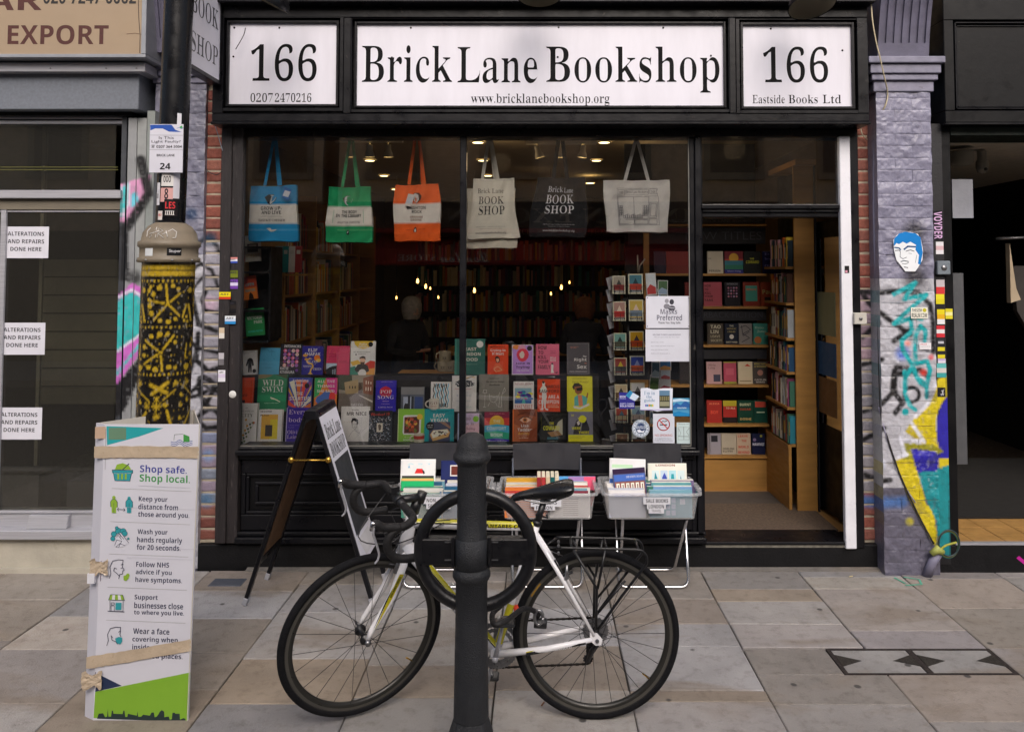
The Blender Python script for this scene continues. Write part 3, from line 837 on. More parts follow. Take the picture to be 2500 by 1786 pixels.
# white board and dark post at the right
x0,x1,_,_=RX(1869,300,1893,1212,5.03);MB().box(x0,5.02,.13,x1,5.06,hz0+.0).build('white_doorpost',M['white'],SF,bevel=.004)
x2,x3,_,_=RX(1896,272,1914,1215,5.02);MB().box(x1+.003,5.035,.13,x3,5.2,fz0-.02).build('outer_post',M['black'],SF,bevel=.004)
MB().box(fx0,FY+.06,fz0-.001-.3,hx0,YW+.1,fz0-.02)
# glass
def glass(x0,x1,z0,z1,y,parent,m='glass',name='window_pane'):
    return MB().box(x0,y,z0,x1,y+.006,z1).build(name,M[m],parent)
mx0,mx1,_,_=RX(1020,300,1034,992,5.02)
glass(wx0-.02,mx0-.001,zs+.001,hz0+.02,GY,SF);glass(mx1+.001,jx0-.016,zs+.001,hz0+.02,GY,SF)
glass(dx0+.001,dx1-.001,tz1+.001,hz0+.02,GY,SF,name='fanlight_pane')
# slim pale glazing bead
bd=MB();bd.box(wx0-.002,5.042,zs+.001,wx0+.005,5.054,hz0);bd.box(jx0-.018,5.042,zs+.001,jx0-.0125,5.054,hz0);bd.box(wx0,5.042,zs+.0005,jx0-.018,5.054,zs+.005)
bd.build('glazing_bead',mat('putty_bead','#6d6b66',rough=.7),SF)

# stickers and a small grey switch plate on the posts
def sticker(Y,u0,v0,u1,v1,cols,label,words=None,name='sticker',rot=0):
    S=Sheet(Y,MB());S.rect(u0,v0,u1,v1,cols[0])
    h=v1-v0
    for i,c_ in enumerate(cols[1:]):
        S.rect(u0,v0+h*(i+1)/len(cols),u1,v0+h*(i+2)/len(cols),c_)
    for w_ in (words or []):S.text(w_[0],*w_[1:5],w_[5],w_[6]if len(w_)>6 else 'sansb')
    o=S.mb.build(name,M['print']);return tag(o,label,'sticker')
PYs=5.008
sk=[(508,571,527,584,['#d88a84','#dcdce4','#3a4fa8'],'striped red white and blue sticker high on the weathered post left of the window'),
      (508,600,528,616,['#5f6a1c','#6f7a24'],'olive sticker on the weathered post below the striped one'),
      (508,620,528,641,['#6f3fa0','#cfc6e2','#6f3fa0'],'purple and white sticker on the weathered post left of the open water book'),
      (486,648,512,664,['#e0cf1c','#d8c41c','#c23c22'],'bright yellow sticker with a red edge on the weathered post'),
      (508,668,524,694,['#17161a','#2a2420','#17161a'],'black sticker with tan writing on the weathered post'),
      (499,701,523,719,['#dfe3ea','#c6d3e4','#2d86c4'],'white and blue postage style sticker on the weathered post'),
      (486,727,498,751,['#c8b79c','#d8d4cc'],'torn cream paper scrap on the weathered post'),
      (484,821,500,847,['#e0dfe4','#d2c8dc','#e0dfe4'],'white address label stuck crooked on the weathered post beside the silver bricks'),
      (485,783,497,810,['#b9b6bc','#6f6c70'],'grey worn sticker above the address label on the weathered post')]
for u0,v0,u1,v1,cols,lab in sk:
    sticker(PYs-(.012 if u0<500 else 0),u0,v0,u1,v1,cols,lab,[('ART',u0+3,v0+3,u1-4,v0+7,'#33323a')]if u1-u0>15 else None)
p=W(516,875,5.010);o=MB().lathe([(0,-.004),(.019,-.003),(.023,.001)],p,20,axis=(0,1,0),col=C('#d9d8d4')).build('lock_disc',M['print'],SF)
S=Sheet(5.018);S.rect(1875,590,1885,606,'#1f1c1e');S.rect(1876,600,1881,605,'#c88fa0');tag(S.mb.build('sticker',M['print']),'tiny black and pink sticker on the white doorpost','sticker')
x0,x1,z0,z1=RX(1893,694,1921,719,5.02)
t=thing('key_switch','grey square key switch plate on the dark post beside the white doorpost','switch',((x0+x1)/2,5.02,z0))
MB().box(x0,4.995,z0,x1,5.034,z1,C('#b9b6ae')).build('plate',M['print'],t,bevel=.003)
MB().lathe([(0,-.006),(.010,-.005),(.010,.002)],((x0+x1)/2,4.994,(z0+z1)/2),14,axis=(0,1,0),col=C('#6f6a60')).build('key_barrel',M['steel'],t)

# ---------------- projecting sign
sxx=-1.95
t=PS=thing('projecting_sign','white double sided hanging sign reading book shop fixed at right angles to the fascia','sign',(sxx,4.85,3.01))
MB().box(sxx-.035,4.40,3.0,sxx-.03,4.86,4.0)
fr=MB()
fr.box(sxx-.06,4.39,2.985,sxx+.004,4.87,3.012);fr.box(sxx-.06,4.39,3.0125,sxx+.004,4.412,4.0);fr.box(sxx-.06,4.848,3.0125,sxx+.004,4.87,4.0)
fr.build('sign_frame',M['black'],PS,bevel=.003)
pn=MB().box(sxx-.055,4.413,3.013,sxx-.001,4.847,3.99).build('sign_face',M['sign'],PS)
lt=MB()
for wd,z0,z1 in (('BOOK',3.312,3.432),('SHOP',3.088,3.206)):
    lt.text(wd,(sxx,4.445,z0),(0,.375,0),(0,0,z1-z0),C('#3c3b42'),'serif')
lt.build('lettering',mat('grey_lettering','#3c3b42',rough=.5),pn)
MB().box(sxx-.05,4.87,3.2,sxx-.01,4.88+.08,3.28).build('fixing_bracket',M['black'],PS)

# ---------------- lamps over the fascia
def swan_lamp(u,v,Y,tilt,label,r=.135):
    p=W(u,v,Y)
    t=thing('swan_neck_lamp',label,'lamp',(p.x,4.93,p.z+.45),group=None)
    ax=Vector((math.sin(tilt[0]),-math.sin(tilt[1]),math.cos(tilt[1])))
    prof=[(r,0),(r*.96,.03),(r*.75,.08),(r*.45,.115),(.035,.135),(.03,.19)]
    MB().lathe(prof,p,28,axis=ax).build('lamp_shade',M['lampblack'],t)
    MB().lathe([(r*.97,.002),(r*.93,.03),(r*.72,.076),(r*.4,.108),(0,.112)],p,28,axis=ax,col=C('#8d8778')).build('shade_lining',M['print'],t)
    q=p+ax.normalized()*.18
    MB().tube([q,q+Vector((0,.02,.12)),q+Vector((0,.12,.22)),q+Vector((0,.28,.2)),(p.x,4.95,p.z+.3)],.011,8).build('lamp_arm',M['lampblack'],t)
swan_lamp(590,4,4.45,(.55,.1),'grey swan neck lamp over the left 166 panel, its shade tilted open')
swan_lamp(1197,-12,4.5,(0,-.25),'dark swan neck lamp over the middle of the fascia')
swan_lamp(1803,14,4.5,(-.1,-.3),'dark swan neck lamp hanging in front of the right 166 panel')

# ================================================================== LEFT SHOP
t=LS=thing('tailor_shopfront','shuttered up tailor shopfront at the left with grey roller box and aluminium glazing','shopfront',(-3.0,5.1,0))
lx=-4.2
def bx(mb,u0,v0,u1,v1,Y,Y2,**k):
    a,b,c_,d=RX(u0,v0,u1,v1,Y);mb.box(a,Y,c_,b,Y2,d,**k);return a,b,c_,d
m=MB();a,b,c_,d=RX(-60,160,308,243,4.92);m.box(lx,4.92,c_,b,5.2,d);m.build('shutter_box',M['greymetal'],LS,bevel=.004)
m=MB();a,b,c_,d=RX(-60,139,322,159,4.86);m.box(lx,4.86,c_,b,5.2,d);m.build('metal_strip',M['alu'],LS,bevel=.002)
for u in (112,236,333-33+3):
    p=W(u,152,4.859);MB().lathe([(0,-.003),(.005,-.002),(.005,.002)],p,8,axis=(0,1,0)).build('rivet',M['steel'],LS)
# big beige sign
sg=thing('export_sign','beige hand painted sign reading export in dark brown letters above the tailor shop','sign',(-3.2,4.8,3.2))
a,b,c_,d=RX(-200,-60,316,119,4.80)
zsg=W(160,121,4.80).z;xsg=W(316,60,4.8).x
sb=MB().box(lx,4.80,zsg,xsg,5.1,4.3).build('sign_board',mat('beige_board','#94826c',rough=.7,var=.06,vs_=2,wear=[('#8a7256',.7,.78,9)]),sg)
MB().box(lx,4.785,zsg-.022,xsg+.03,5.1,zsg-.001).box(xsg+.001,4.785,zsg,xsg+.03,5.1,4.3).build('sign_edge',mat('galvanised_edge','#8f9298',rough=.5,metal=.4),sg,bevel=.002)
S=Sheet(4.7995)
S.text('EXPORT',17,56,241,99,'#46201b','sansb');S.text('FAR',-76,-22,93,23,'#46201b','sansb');S.text('020 7247 0062',96,-22,302,9,'#1c1a1c','sansb')
S.line([(307,-10),(308,40),(311,80),(310,118)],1.6,'#3a2a24');S.line([(281,76),(300,74),(316,77)],1.2,'#5a4030')
S.mb.build('lettering',mat('brown_sign_paint',attr=True,rough=.6,var=.15,vs_=30),sg)
# window head, frames
m=MB();a,b,c_,d=RX(-60,243,292,257,4.99);m.box(lx,4.99,c_,b,5.2,d);m.build('window_head',M['black2'],LS)
fm=MB()
bx(fm,-160,258,276,264,5.03,5.12);bx(fm,-160,268,276,275,5.035,5.12)
a,b,c_,d=RX(-160,422,268,440,5.0);fm.box(lx,4.995,c_,b,5.12,d)
bx(fm,-160,466,265,471,5.04,5.12)
fm.build('aluminium_rails',M['alu'],LS,bevel=.002)
m=MB();bx(m,-160,441,268,465,5.03,5.12);m.build('painted_rail',mat('brown_rail','#6c6558',rough=.6),LS)
# stile between glass and jamb, painted jamb boards with graffiti
for nm,(u0,u1,v0,v1),Y,base in (('window_stile',(261,272,258,1140),5.02,'#3a3d42'),('jamb_board',(275,294,262,1195),5.0,'#86888a'),('jamb_board',(296,316,262,1195),5.008,'#8d9090'),('jamb_board',(317,334,246,1240),4.99,'#7f8583')):
    a,b,c_,d=RX(u0,v0,u1,v1,Y)
    nz=int((d-c_)/.008);nx=max(3,int((b-a)/.008))
    X,Z=np.meshgrid(np.linspace(a,b,nx),np.linspace(c_,d,nz));yy=np.full(X.shape,Y);q=Z-EYE;zc=yy*CS+q*SN
    cols=paint(U0+X*FP/zc,V0-(q*CS-yy*SN)*FP/zc,np.array(C(base)[:3]),gl)
    g=MB().grid(np.stack([X,yy,Z],-1),cols);g.box(a,Y+.001,c_,b,5.16,d,C(base));g.build(nm,M['attr'],LS)
m=MB();bx(m,-8,466,4,1142,5.03,5.048);m.build('door_stile',M['alu'],LS,bevel=.002)
m=MB();a,b,c_,d=RX(-60,1138,275,1176,5.03);m.box(lx,5.03,c_,b,5.12,d);m.box(lx,5.02,d,b,5.12,d+.012);m.build('bottom_rail',M['alu'],LS,bevel=.002)
m=MB();a,b,c_,d=RX(64,1143,152,1172,5.0);m.hexa([(a-.01,4.985,c_),(b-.003,4.985,c_),(b-.003,5.03,c_),(a-.01,5.03,c_),(a,5.0,d),(b,5.0,d),(b,5.03,d),(a,5.03,d)]);m.build('letter_plate',M['alu'],LS,bevel=.003)
m=MB();a,b,c_,d=RX(-60,1178,330,1198,4.95);zsill=c_;m.box(lx,4.95,c_,b,5.2,d);m.build('door_sill',M['alu'],LS,bevel=.004)
MB().box(lx,5.0,-.02,W(336,1220,5).x,5.25,zsill-.001).build('stone_plinth',M['stone'],LS,bevel=.01)
MB().box(lx,4.965,-.02,W(336,1245,5).x,4.999,.03).build('plinth_fillet',M['stone'],LS)
g0,g1,z0,z1=RX(-160,276,262,422,5.08);MB().box(lx,5.05,z0,g1,5.054,z1).build('window_pane',M['oldglass'],LS)
g0,g1,z0,z1=RX(12,471,262,1140,5.08);MB().box(lx,5.05,z0,g1,5.054,z1).build('door_pane',M['oldglass'],LS)
for i,v in enumerate((371,377)):
    S=Sheet(5.0495,MB());S.rect(-100,v-.8,262,v+.8,'#57572c');tag(S.mb.build('tape_strip',M['print']),('upper' if i==0 else 'lower')+' thin yellow tape line across the top left window','tape','tape lines')
for i,(u0,v0,u1,v1,nm)in enumerate(((9,503,108,573,'highest'),(0,716,100,787,'middle'),(-6,904,93,975,'lowest'))):
    S=Sheet(5.0495,MB());S.rect(u0,v0,u1,v1,'#c9c9d2')
    for k,w_ in enumerate(('ALTERATIONS','AND REPAIRS','DONE HERE')):
        dx=8 if k<2 else 14;S.text(w_,u0+dx,v0+11+17*k,u1-10-(6 if k==2 else 0),v0+20+17*k,'#26252b','sansb',slope=.01)
    tag(S.mb.build('paper_notice',M['print']),nm+' of the three white alterations and repairs notices taped inside the left window','notice','alterations notices')
# dim room behind
m=MB()
def room(mb,x0,x1,y0,y1,z0,z1,cf=(.3,.3,.3,1),cw=(.3,.3,.3,1),cc=(.3,.3,.3,1),th=.06):
    mb.box(x0-th,y0,z0-th,x1+th,y1,z0,cf);mb.box(x0-th,y0,z1,x1+th,y1,z1+th,cc)
    mb.box(x0-th,y0,z0,x0,y1,z1,cw);mb.box(x1,y0,z0,x1+th,y1,z1,cw);mb.box(x0-th,y1,z0-th,x1+th,y1+th,z1+th,cw)
room(m,-4.1,-2.42,5.2,8.2,.2,3.0,C('#3a3630'),C('#4a443a'),C('#6a6254'))
m.build('tailor_room',M['attr'],LS)
m=MB()
for i in range(8):m.box(-3.55,5.75,.9+i*.13,-2.98,5.76,1.02+i*.13,C('#5f5c50'))
m.box(-3.58,5.74,.2,-3.555,5.77,2.9,C('#777468')).box(-2.96,5.74,.2,-2.93,5.77,2.9,C('#4f4a40')).box(-2.9,6.5,.2,-2.5,6.6,2.4,C('#201c18'))
m.build('slatted_partition',M['attr'],LS)
MB().box(-3.7,5.35,.22,-3.3,5.6,.5,C('#5c5c62')).box(-3.2,5.5,.21,-2.6,5.9,.42,C('#5a5a60')).build('counter_plinth',M['attr'],LS)

# ================================================================== RIGHT SHOP
t=RS=thing('right_hand_shopfront','black shopfront at the right edge with tiled doorway and dark interior','shopfront',(3.1,5.1,0))
rx1=4.6
YR=4.92
a,b,c_,d=RX(2096,12,2300,272,YR)
m=MB();p0,p1,q0,q1=RX(2122,48,2300,242,YR)
m.box(a,YR,q1+.01,rx1,5.3,d+.3).box(a,YR,c_,rx1,5.3,q0-.01).box(a,YR,q0-.01,p0-.01,5.3,q1+.01).box(p0-.01,YR+.03,q0-.01,rx1,5.3,q1+.01)
m.build('fascia_board',M['black2'],RS,bevel=.004)
m=MB()
for g in (0,.016):
    m.box(p0+g,YR+.006+g,q0+g,p0+g+.009,YR+.03,q1-g).box(p0+g,YR+.006+g,q0+g,rx1,YR+.03,q0+g+.009).box(p0+g,YR+.006+g,q1-g-.009,rx1,YR+.03,q1-g)
m.build('panel_moulding',M['black'],RS,bevel=.002)
MB().box(a-.003,YR-.006,c_-.012,rx1,YR+.04,c_-.001).build('fascia_lip',M['black'],RS)
m=MB();u0,u1,v0,v1=RX(2110,275,2300,300,5.0);m.box(u0,5.0,v0,rx1,5.3,c_-.012);m.build('window_header',mat('green_black_board','#14201a',rough=.6,var=.6,vs_=7),RS)
# painted corner post
for nm,(ua,ub),Y,base in (('corner_post',(2076,2100),4.985,'#17171b'),):
    a,b,c_,d=RX(ua,275,ub,1240,Y);c_=.05
    nz=int((d-c_)/.007);nx=8
    X,Z=np.meshgrid(np.linspace(a,b,nx),np.linspace(c_,d,nz));yy=np.full(X.shape,Y);q=Z-EYE;zc=yy*CS+q*SN
    cols=paint(U0+X*FP/zc,V0-(q*CS-yy*SN)*FP/zc,np.array(C(base)[:3]),[l for l in gr if l[-1]not in (BLK,TEAL,WHT)])
    g=MB().grid(np.stack([X,yy,Z],-1),cols);g.box(a,Y+.001,c_,b,5.2,d,C(base));g.build(nm,M['attr'],RS)
    MB().box(b+.002,5.0,.1,W(2119,740,5.0).x,5.2,d).build('door_post',M['black2'],RS,bevel=.004)
MB().box(prx1+.0,4.99,-.03,rx1,5.3,.165).build('step_plinth',M['plinth'],RS,bevel=.008)
MB().box(W(2119,1205,5).x,4.985,.166,rx1,5.02,.178).build('nosing_strip',M['alu'],RS)
S=Sheet(4.988);S.poly([(2256,1238),(2262,1233),(2285,1252),(2283,1260)],'#b0208a');S.mb.build('spray_dash',M['print'],RS)
# tiles
fl=MB().box(2.55,5.02,.10,4.7,6.4,.160,C('#4a3c28')).build('tile_floor',M['mortar'],RS)
for i in range(10):
    for j in range(9):
        x=2.52+i*.2;y=5.025+j*.15
        if y>6.3:continue
        MB().box(x+.003,y+.003,.15,x+.197,y+.147,.167+rs.uniform(0,.001)).build('floor_tile',M['tile'],RS)
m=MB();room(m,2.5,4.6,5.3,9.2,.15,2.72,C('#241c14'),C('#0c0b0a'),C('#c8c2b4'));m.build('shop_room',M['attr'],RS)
MB().box(2.56,5.5,.17,4.5,7.2,.185).build('entrance_mat',mat('dark_mat','#1c1a18',rough=1,bump=1,bs=300),RS)
a,b,c_,d=RX(2114,398,2160,484,5.25);MB().box(a,5.25,c_,b,5.26,d,C('#80828a')).build('grey_notice_board',M['attr'],RS)
a,b,c_,d=RX(2112,606,2143,1030,5.22);MB().box(a-.01,5.22,c_,b,5.23,d,C('#4c4d50')).build('grey_door_panel',M['attr'],RS)
p=W(2132,352,5.6)
t=thing('ceiling_lamp','round white drum lamp on the ceiling of the right hand shop doorway','lamp',p)
MB().lathe([(0,-.055),(.06,-.05),(.083,-.03),(.088,.03),(.09,.04),(.09,.05),(0,.05)],p,28,col=C('#8a877c')).build('lamp_drum',M['print'],t)
p=W(2180,372,5.7)
t=thing('dome_camera','white dome security camera hanging inside the right hand shop doorway','camera',p)
MB().lathe([(0,-.045),(.03,-.035),(.042,0),(.04,.04),(.03,.06),(.03,.12)],p,20,col=C('#8a877e')).build('dome',M['print'],t)
MB().lathe([(0,-.008),(.012,-.004),(.014,.01)],p+Vector((.005,-.035,-.015)),12,axis=(0,1,0)).build('lens',M['blackplastic'],t)
# garments hanging
def garment(pts,Y,col,label):
    g=MB();f=[W(u,v,Y)for u,v in pts]
    n=len(f)
    g.poly(f,C(col));g.poly([q+Vector((0,.05,0))for q in f][::-1],C(col))
    for i in range(n):g.poly([f[i],f[(i+1)%n],f[(i+1)%n]+Vector((0,.05,0)),f[i]+Vector((0,.05,0))],C(col))
    tag(g.build('garment',M['cloth']),label,'clothing',None)
garment([(2241,540),(2256,640),(2266,665),(2244,672)],5.7,'#a89880','cream shirt tail hanging on the rail inside the right hand shop')
garment([(2250,590),(2300,590),(2300,700),(2285,735),(2258,690)],5.9,'#3a3634','dark jacket on the rail behind the cream shirt tail')
MB().tube([W(2210,530,6),W(2330,525,6)],.012,8).build('clothes_rail',M['steel'],RS)
# stickers on the corner post
PC=4.983
for a,b,c_,d,cols,lab in ((763,455,823,553,['#d6d4d8','#c9a8ae','#d6d4d8'],'white sticker with pink edge above the metal key box on the right hand corner post'),
      (765,755,832,870,['#b9b0b4','#c23838'],'torn grey and red sticker below the key box'),
      (763,870,830,948,['#d8cf2e','#cfc424'],'plain yellow sticker below the torn red one'),
      (773,990,833,1108,['#d9c81e','#d9a81e','#dcdce0'],'yellow and white sticker halfway down the corner post'),
      (768,1118,832,1212,['#c2303a','#d8d4d6','#c2303a'],'red sticker with white lines halfway down the corner post'),
      (780,1225,825,1262,['#3a3a40','#b8b8c0'],'small black and grey sticker under the red one'),
      (777,1290,834,1378,['#cfc228','#2a2a2c','#cfc228'],'yellow sticker with a black ring on the corner post'),
      (778,1380,840,1416,['#b9a8cc','#d4d0dc'],'pale lilac sticker on the corner post under the yellow ring one'),
      (770,1418,845,1530,['#5fb0b0','#c8c4c0','#3f9c9c'],'teal sticker with a red and white label at the top of the yellow paint')):
    sticker(PC,*A(a,b),*A(c_,d),cols,lab)
sticker(4.997,*A(838,985),*A(895,1066),['#cfc42e','#e0dc9a','#cfc42e'],'yellow sticker wrapped onto the door post beside the yellow and white one')
sticker(PC,*B(775,148),*B(838,222),['#1c1b1e','#26252a'],'black square sticker with white scribble on the yellow paint of the corner post',[('K',*B(800,160),*B(830,212),'#d8d8dc','script')])
S=Sheet(PC,MB());
x0,x1,z0,z1=RX(*A(742,210),*A(820,440),PC)
S.mb.poly([(x0,PC,z0),(x1,PC,z0),(x1,PC,z1),(x0,PC,z1)],C('#1a191d'))
S.mb.text('VOYDER',(x0+.004,PC-.001,z1-.006),(0,0,-(z1-z0-.012)),(x1-x0-.01,0,0),C('#c9a6cc'),'sansb')
tag(S.mb.build('sticker',M['print']),'tall black sticker with slanted lilac capitals running down the corner post','sticker')
x0,x1,z0,z1=RX(*A(766,607),*A(870,715),4.97)
t=thing('key_box','grey metal box with a round key switch on the right hand corner post','switch',(x0,4.98,z0))
MB().box(x0,4.955,z0,x1,4.984,z1,C('#6f7880')).build('box_body',M['attr'],t,bevel=.004)
MB().lathe([(0,-.004),(.016,-.003),(.018,.002)],((x0+x1)/2,4.953,(z0+z1)/2),18,axis=(0,1,0)).build('key_switch_plate',M['steel'],t)

# ================================================================== cables and pipes on the right pilaster
def cable(pts,r,col,label,name='cable',cat='cable',n=1):
    def cr(P,k=6):
        out=[]
        for i in range(len(P)-1):
            p0=P[max(i-1,0)];p1=P[i];p2=P[i+1];p3=P[min(i+2,len(P)-1)]
            for j in range(k):
                s_=j/k;out.append(.5*((2*p1)+(p2-p0)*s_+(2*p0-5*p1+4*p2-p3)*s_**2+(3*p1-p0-3*p2+p3)*s_**3))
        return out+[P[-1]]
    P=cr([Vector(p)for p in pts])
    return tag(MB().tube(P,r,6,col=C(col)).build(name,M['cable']),label,cat)
Q=lambda u,v:(1900/1.0998+u/(3.777*1.0998),v/(3.777*1.0998))
cable([W(*Q(850,-40),4.86),W(*Q(870,200),4.84),W(*Q(905,400),4.84),W(*Q(930,500),4.84),W(*Q(975,700),4.87),W(*Q(1008,860),4.93),W(*Q(985,980),4.93),W(*Q(920,1060),4.98),W(*Q(860,1090),5.03)],.0045,'#b7ab8c','thin cream cable looping down over the capital of the lilac pilaster')
cable([W(*Q(762,1190),5.05),W(*Q(775,1240),5.04),W(*Q(822,1288),5.055)],.004,'#a89e88','short cream cable loop on the bricks beside the fascia end')
cable([W(1943,205,4.99),W(1941,330,5.0),W(1941,500,5.01),W(*A(285,600),5.01),W(*A(312,1300),5.01),W(*B(318,120),5.01),W(*B(340,700),5.01),W(1960,1180,5.01),W(1958,1255,5.02)],.012,'#77758a','painted conduit running down between the red bricks and the lilac pilaster','conduit','pipe')
cable([W(*A(300,800),4.99),W(*B(322,300),4.965),W(*B(380,550),4.935),W(*B(440,735),4.93),W(*B(495,880),4.93),W(*B(620,1150),4.93),W(*B(745,1385),4.925)],.0055,'#2c2826','dark cable crossing diagonally down the yellow graffiti')
cable([W(*B(310,300),4.975),W(*B(360,500),4.94),W(*B(430,700),4.932),W(*B(500,900),4.932),W(*B(600,1060),4.932)],.004,'#8d8aa0','pale painted cable beside the dark diagonal one')
ck=[]
for k in range(3):
    ck=[W(860/3.572+1864+23*math.cos(a)+k,818.3+1392/3.572+29*math.sin(a)-k*1.5,4.90-.006*k)for a in [2*math.pi*i/22 for i in range(23)]]
    cable(ck,.005,['#2a8a8a','#a8a23a','#2b3a3c'][k],['teal','yellow green','dark'][k]+' turn of the coiled cable at the foot of the graffitied pilaster')
cable([W(*B(780,1450),4.9),W(*B(840,1400),4.89),W(*B(925,1375),4.89)],.0065,'#9a9a38','yellow sprayed cable end poking out of the coil')
p=W(*B(770,1440),4.9);MBk=MB();MBk.tube([p+Vector((-.035,0,-.02)),p+Vector((0,-.01,.012)),p+Vector((.035,0,-.01))],[.018,.026,.018],8,col=C('#9aa052'));tag(MBk.build('cable_knot',M['cable']),'paint covered knot tying the coil of cable to the pilaster','cable')
pp=[W(*B(790,1460),4.92),W(*B(735,1530),4.90),G(1864+690/3.572,818.3+1640/3.572)]
o=MB().tube(pp,[.022,.026,.03],12,col=C('#77758a')).build('pipe_stub',M['cable']);tag(o,'stubby grey pipe leaning out of the foot of the lilac pilaster','pipe')
# wires near the left 166 panel
cable([W(545,62,4.86),W(540,80,4.86),W(523,110,4.86)],.0025,'#1d1c20','thin black wire dangling over the corner of the left 166 panel')
cable([W(478,226,4.93),W(472,255,4.95),W(484,300,4.99),W(494,335,4.99)],.0028,'#7c8794','thin grey wire hanging from the projecting sign')
cable([W(457,300,5.05),W(452,340,5.05),W(457,375,5.05),W(480,388,5.0),W(494,378,5.0)],.0028,'#2a2426','thin dark wire looping over the left red bricks')

# ================================================================== upper storey and the far side of the street
t=thing('terrace_upper_wall','plain brick upper storey above the shopfronts','wall',(0,5.3,3.5))
MB().box(-9,5.26,3.3,9,5.5,8.5).build('wall',M['terr'],t)
MB().box(-9,5.26,3.15,-4.1,5.5,3.3).build('wall',M['terr'],t)
MB().box(-9,5.1,-.1,-4.16,5.5,3.15).box(4.62,5.1,-.1,9,5.5,3.3).build('wall',M['terr'],t)
OP=thing('opposite_building','tan brick terrace across the street with tall windows, a red awning and dark ground floor','building',(0,-6.5,0))
wl=MB().box(-14,-7.2,2.7,14,-6.5,7.0).build('wall',M['terr'],OP)
MB().box(-14,-7.2,0,14,-6.52,2.7).build('ground_floor',mat('dark_shop_wall','#1a1613',rough=.6,var=.3),OP)
for i in range(-5,6):
    for z in (3.9,):
        x=i*2.35-.6
        w_=MB().box(x-.62,-6.5,z-.14,x+.62,-6.38,z).box(x-.7,-6.5,z+1.75,x+.7,-6.4,z+1.93).box(x-.62,-6.5,z,x-.5,-6.44,z+1.75).box(x+.5,-6.5,z,x+.62,-6.44,z+1.75)
        w_.raw([(x-.74,-6.41,z+1.93),(x+.74,-6.41,z+1.93),(x,-6.41,z+2.28),(x-.74,-6.5,z+1.93),(x+.74,-6.5,z+1.93),(x,-6.5,z+2.28)],[(0,1,2),(0,3,4,1),(1,4,5,2),(2,5,3,0)])
        f=w_.build('window',mat('stone_trim','#8c8474',rough=.8)if 'stone_trim' not in bpy.data.materials else bpy.data.materials['stone_trim'],OP)
        MB().box(x-.5,-6.49,z,x+.5,-6.47,z+1.75).build('window_glass',M['winglass'],f)
aw=MB().box(-3.2,-6.5,2.62,3.4,-5.55,2.7).box(-3.2,-5.55,1.98,3.4,-5.5,2.28);aw.hexa([(-3.2,-5.55,2.27),(3.4,-5.55,2.27),(3.4,-6.5,2.62),(-3.2,-6.5,2.62),(-3.2,-5.55,2.3),(3.4,-5.55,2.3),(3.4,-6.5,2.72),(-3.2,-6.5,2.72)])
aw.build('awning',M['redcloth'],OP)
S=MB();S.text('London',(-.95,-5.498,2.03),(-.95,0,0),(0,0,.2),C('#c9c2b8'),'script');S.text('STORE',(-1.98,-5.498,2.06),(-.75,0,0),(0,0,.12),C('#c9c2b8'),'serif');S.build('awning_lettering',M['print'],OP)
MB().box(-6,-6.52,2.74,5,-6.42,3.3,C('#2b2420')).build('fascia',M['attr'],OP)
S=MB();S.text('INDIAN EXCHANGE',(3.2,-6.418,2.86),(-6.0,0,0),(0,0,.3),C('#8a8272'),'serif');S.build('fascia_lettering',M['print'],OP)

# ================================================================== SHOP INTERIOR
t=IN=thing('shop_interior','dim warm bookshop room seen through the window and the open door','room',(0,5.3,.15))
FZ=.15
MB().box(-2.3,5.3,FZ-.1,2.35,12,FZ).build('floor',M['floorwood'],IN)
MB().box(-2.3,5.2,2.95,2.35,12,3.1).build('ceiling',M['ceiling'],IN)
MB().box(-2.4,5.29,0,-2.3,12,3.1).box(2.35,5.29,0,2.45,12,3.1).box(-2.4,12,0,2.45,12.1,3.1).build('room_walls',M['inwall'],IN)
MB().box(-2.3,5.201,2.74,2.3,5.3,3.1).build('window_head_lining',M['inwall'],IN)
MB().box(W(492,740,5.1).x,5.076,.1,W(517,740,5.3).x,5.3,3.0).box(W(1903,740,5.15).x,5.201,.1,2.45,5.3,3.0).build('pier_lining',M['inwall'],IN)
MB().box(dx0+.0,5.285,FZ+.001,1.96,5.88,FZ+.014).build('door_mat',M['matgrey'],IN)
MB().box(dx0-.5,5.885,FZ+.001,1.80,6.22,FZ+.006).build('carpet_strip',mat('grey_carpet','#4e4742',rough=1,bump=.8,bs=300),IN)
# window display base, stepped
x0=wx0-.03;x1=jx0-.015
zA=zD;
MB().box(x0,5.08,zA-.3,x1,5.32,zA).build('display_step',M['darkshelf'],IN)
zB=W(700,915,5.30).z;zC=W(700,833,5.42).z
MB().box(x0,5.30,zA+.0,W(1330,700,5.3).x,5.42,zB-.002).build('display_step',M['darkshelf'],IN)
MB().box(x0,5.42,zA,W(1330,700,5.4).x,5.55,zC-.002).build('display_step',M['darkshelf'],IN)
MB().box(x0,5.55,FZ,x1,5.6,zA-.05).box(x1-.02,5.2,FZ,x1,5.6,zA-.05).build('display_back',M['darkshelf'],IN)

palette=['#8f2f2a','#c4c0b4','#2a4a6a','#1c1c20','#b8843a','#3f6a58','#d8d2c4','#7a3a5a','#c8622a','#4a3a7a','#9aa0a4','#a83a3a','#2f7a8a','#d0b23a','#50382c','#c89aa8','#20303c','#e0dcd0']
cname=dict(zip(palette,['dark red','cream','navy','black','ochre','green','off white','plum','orange','violet','grey','red','teal','yellow','brown','pink','midnight blue','white']))

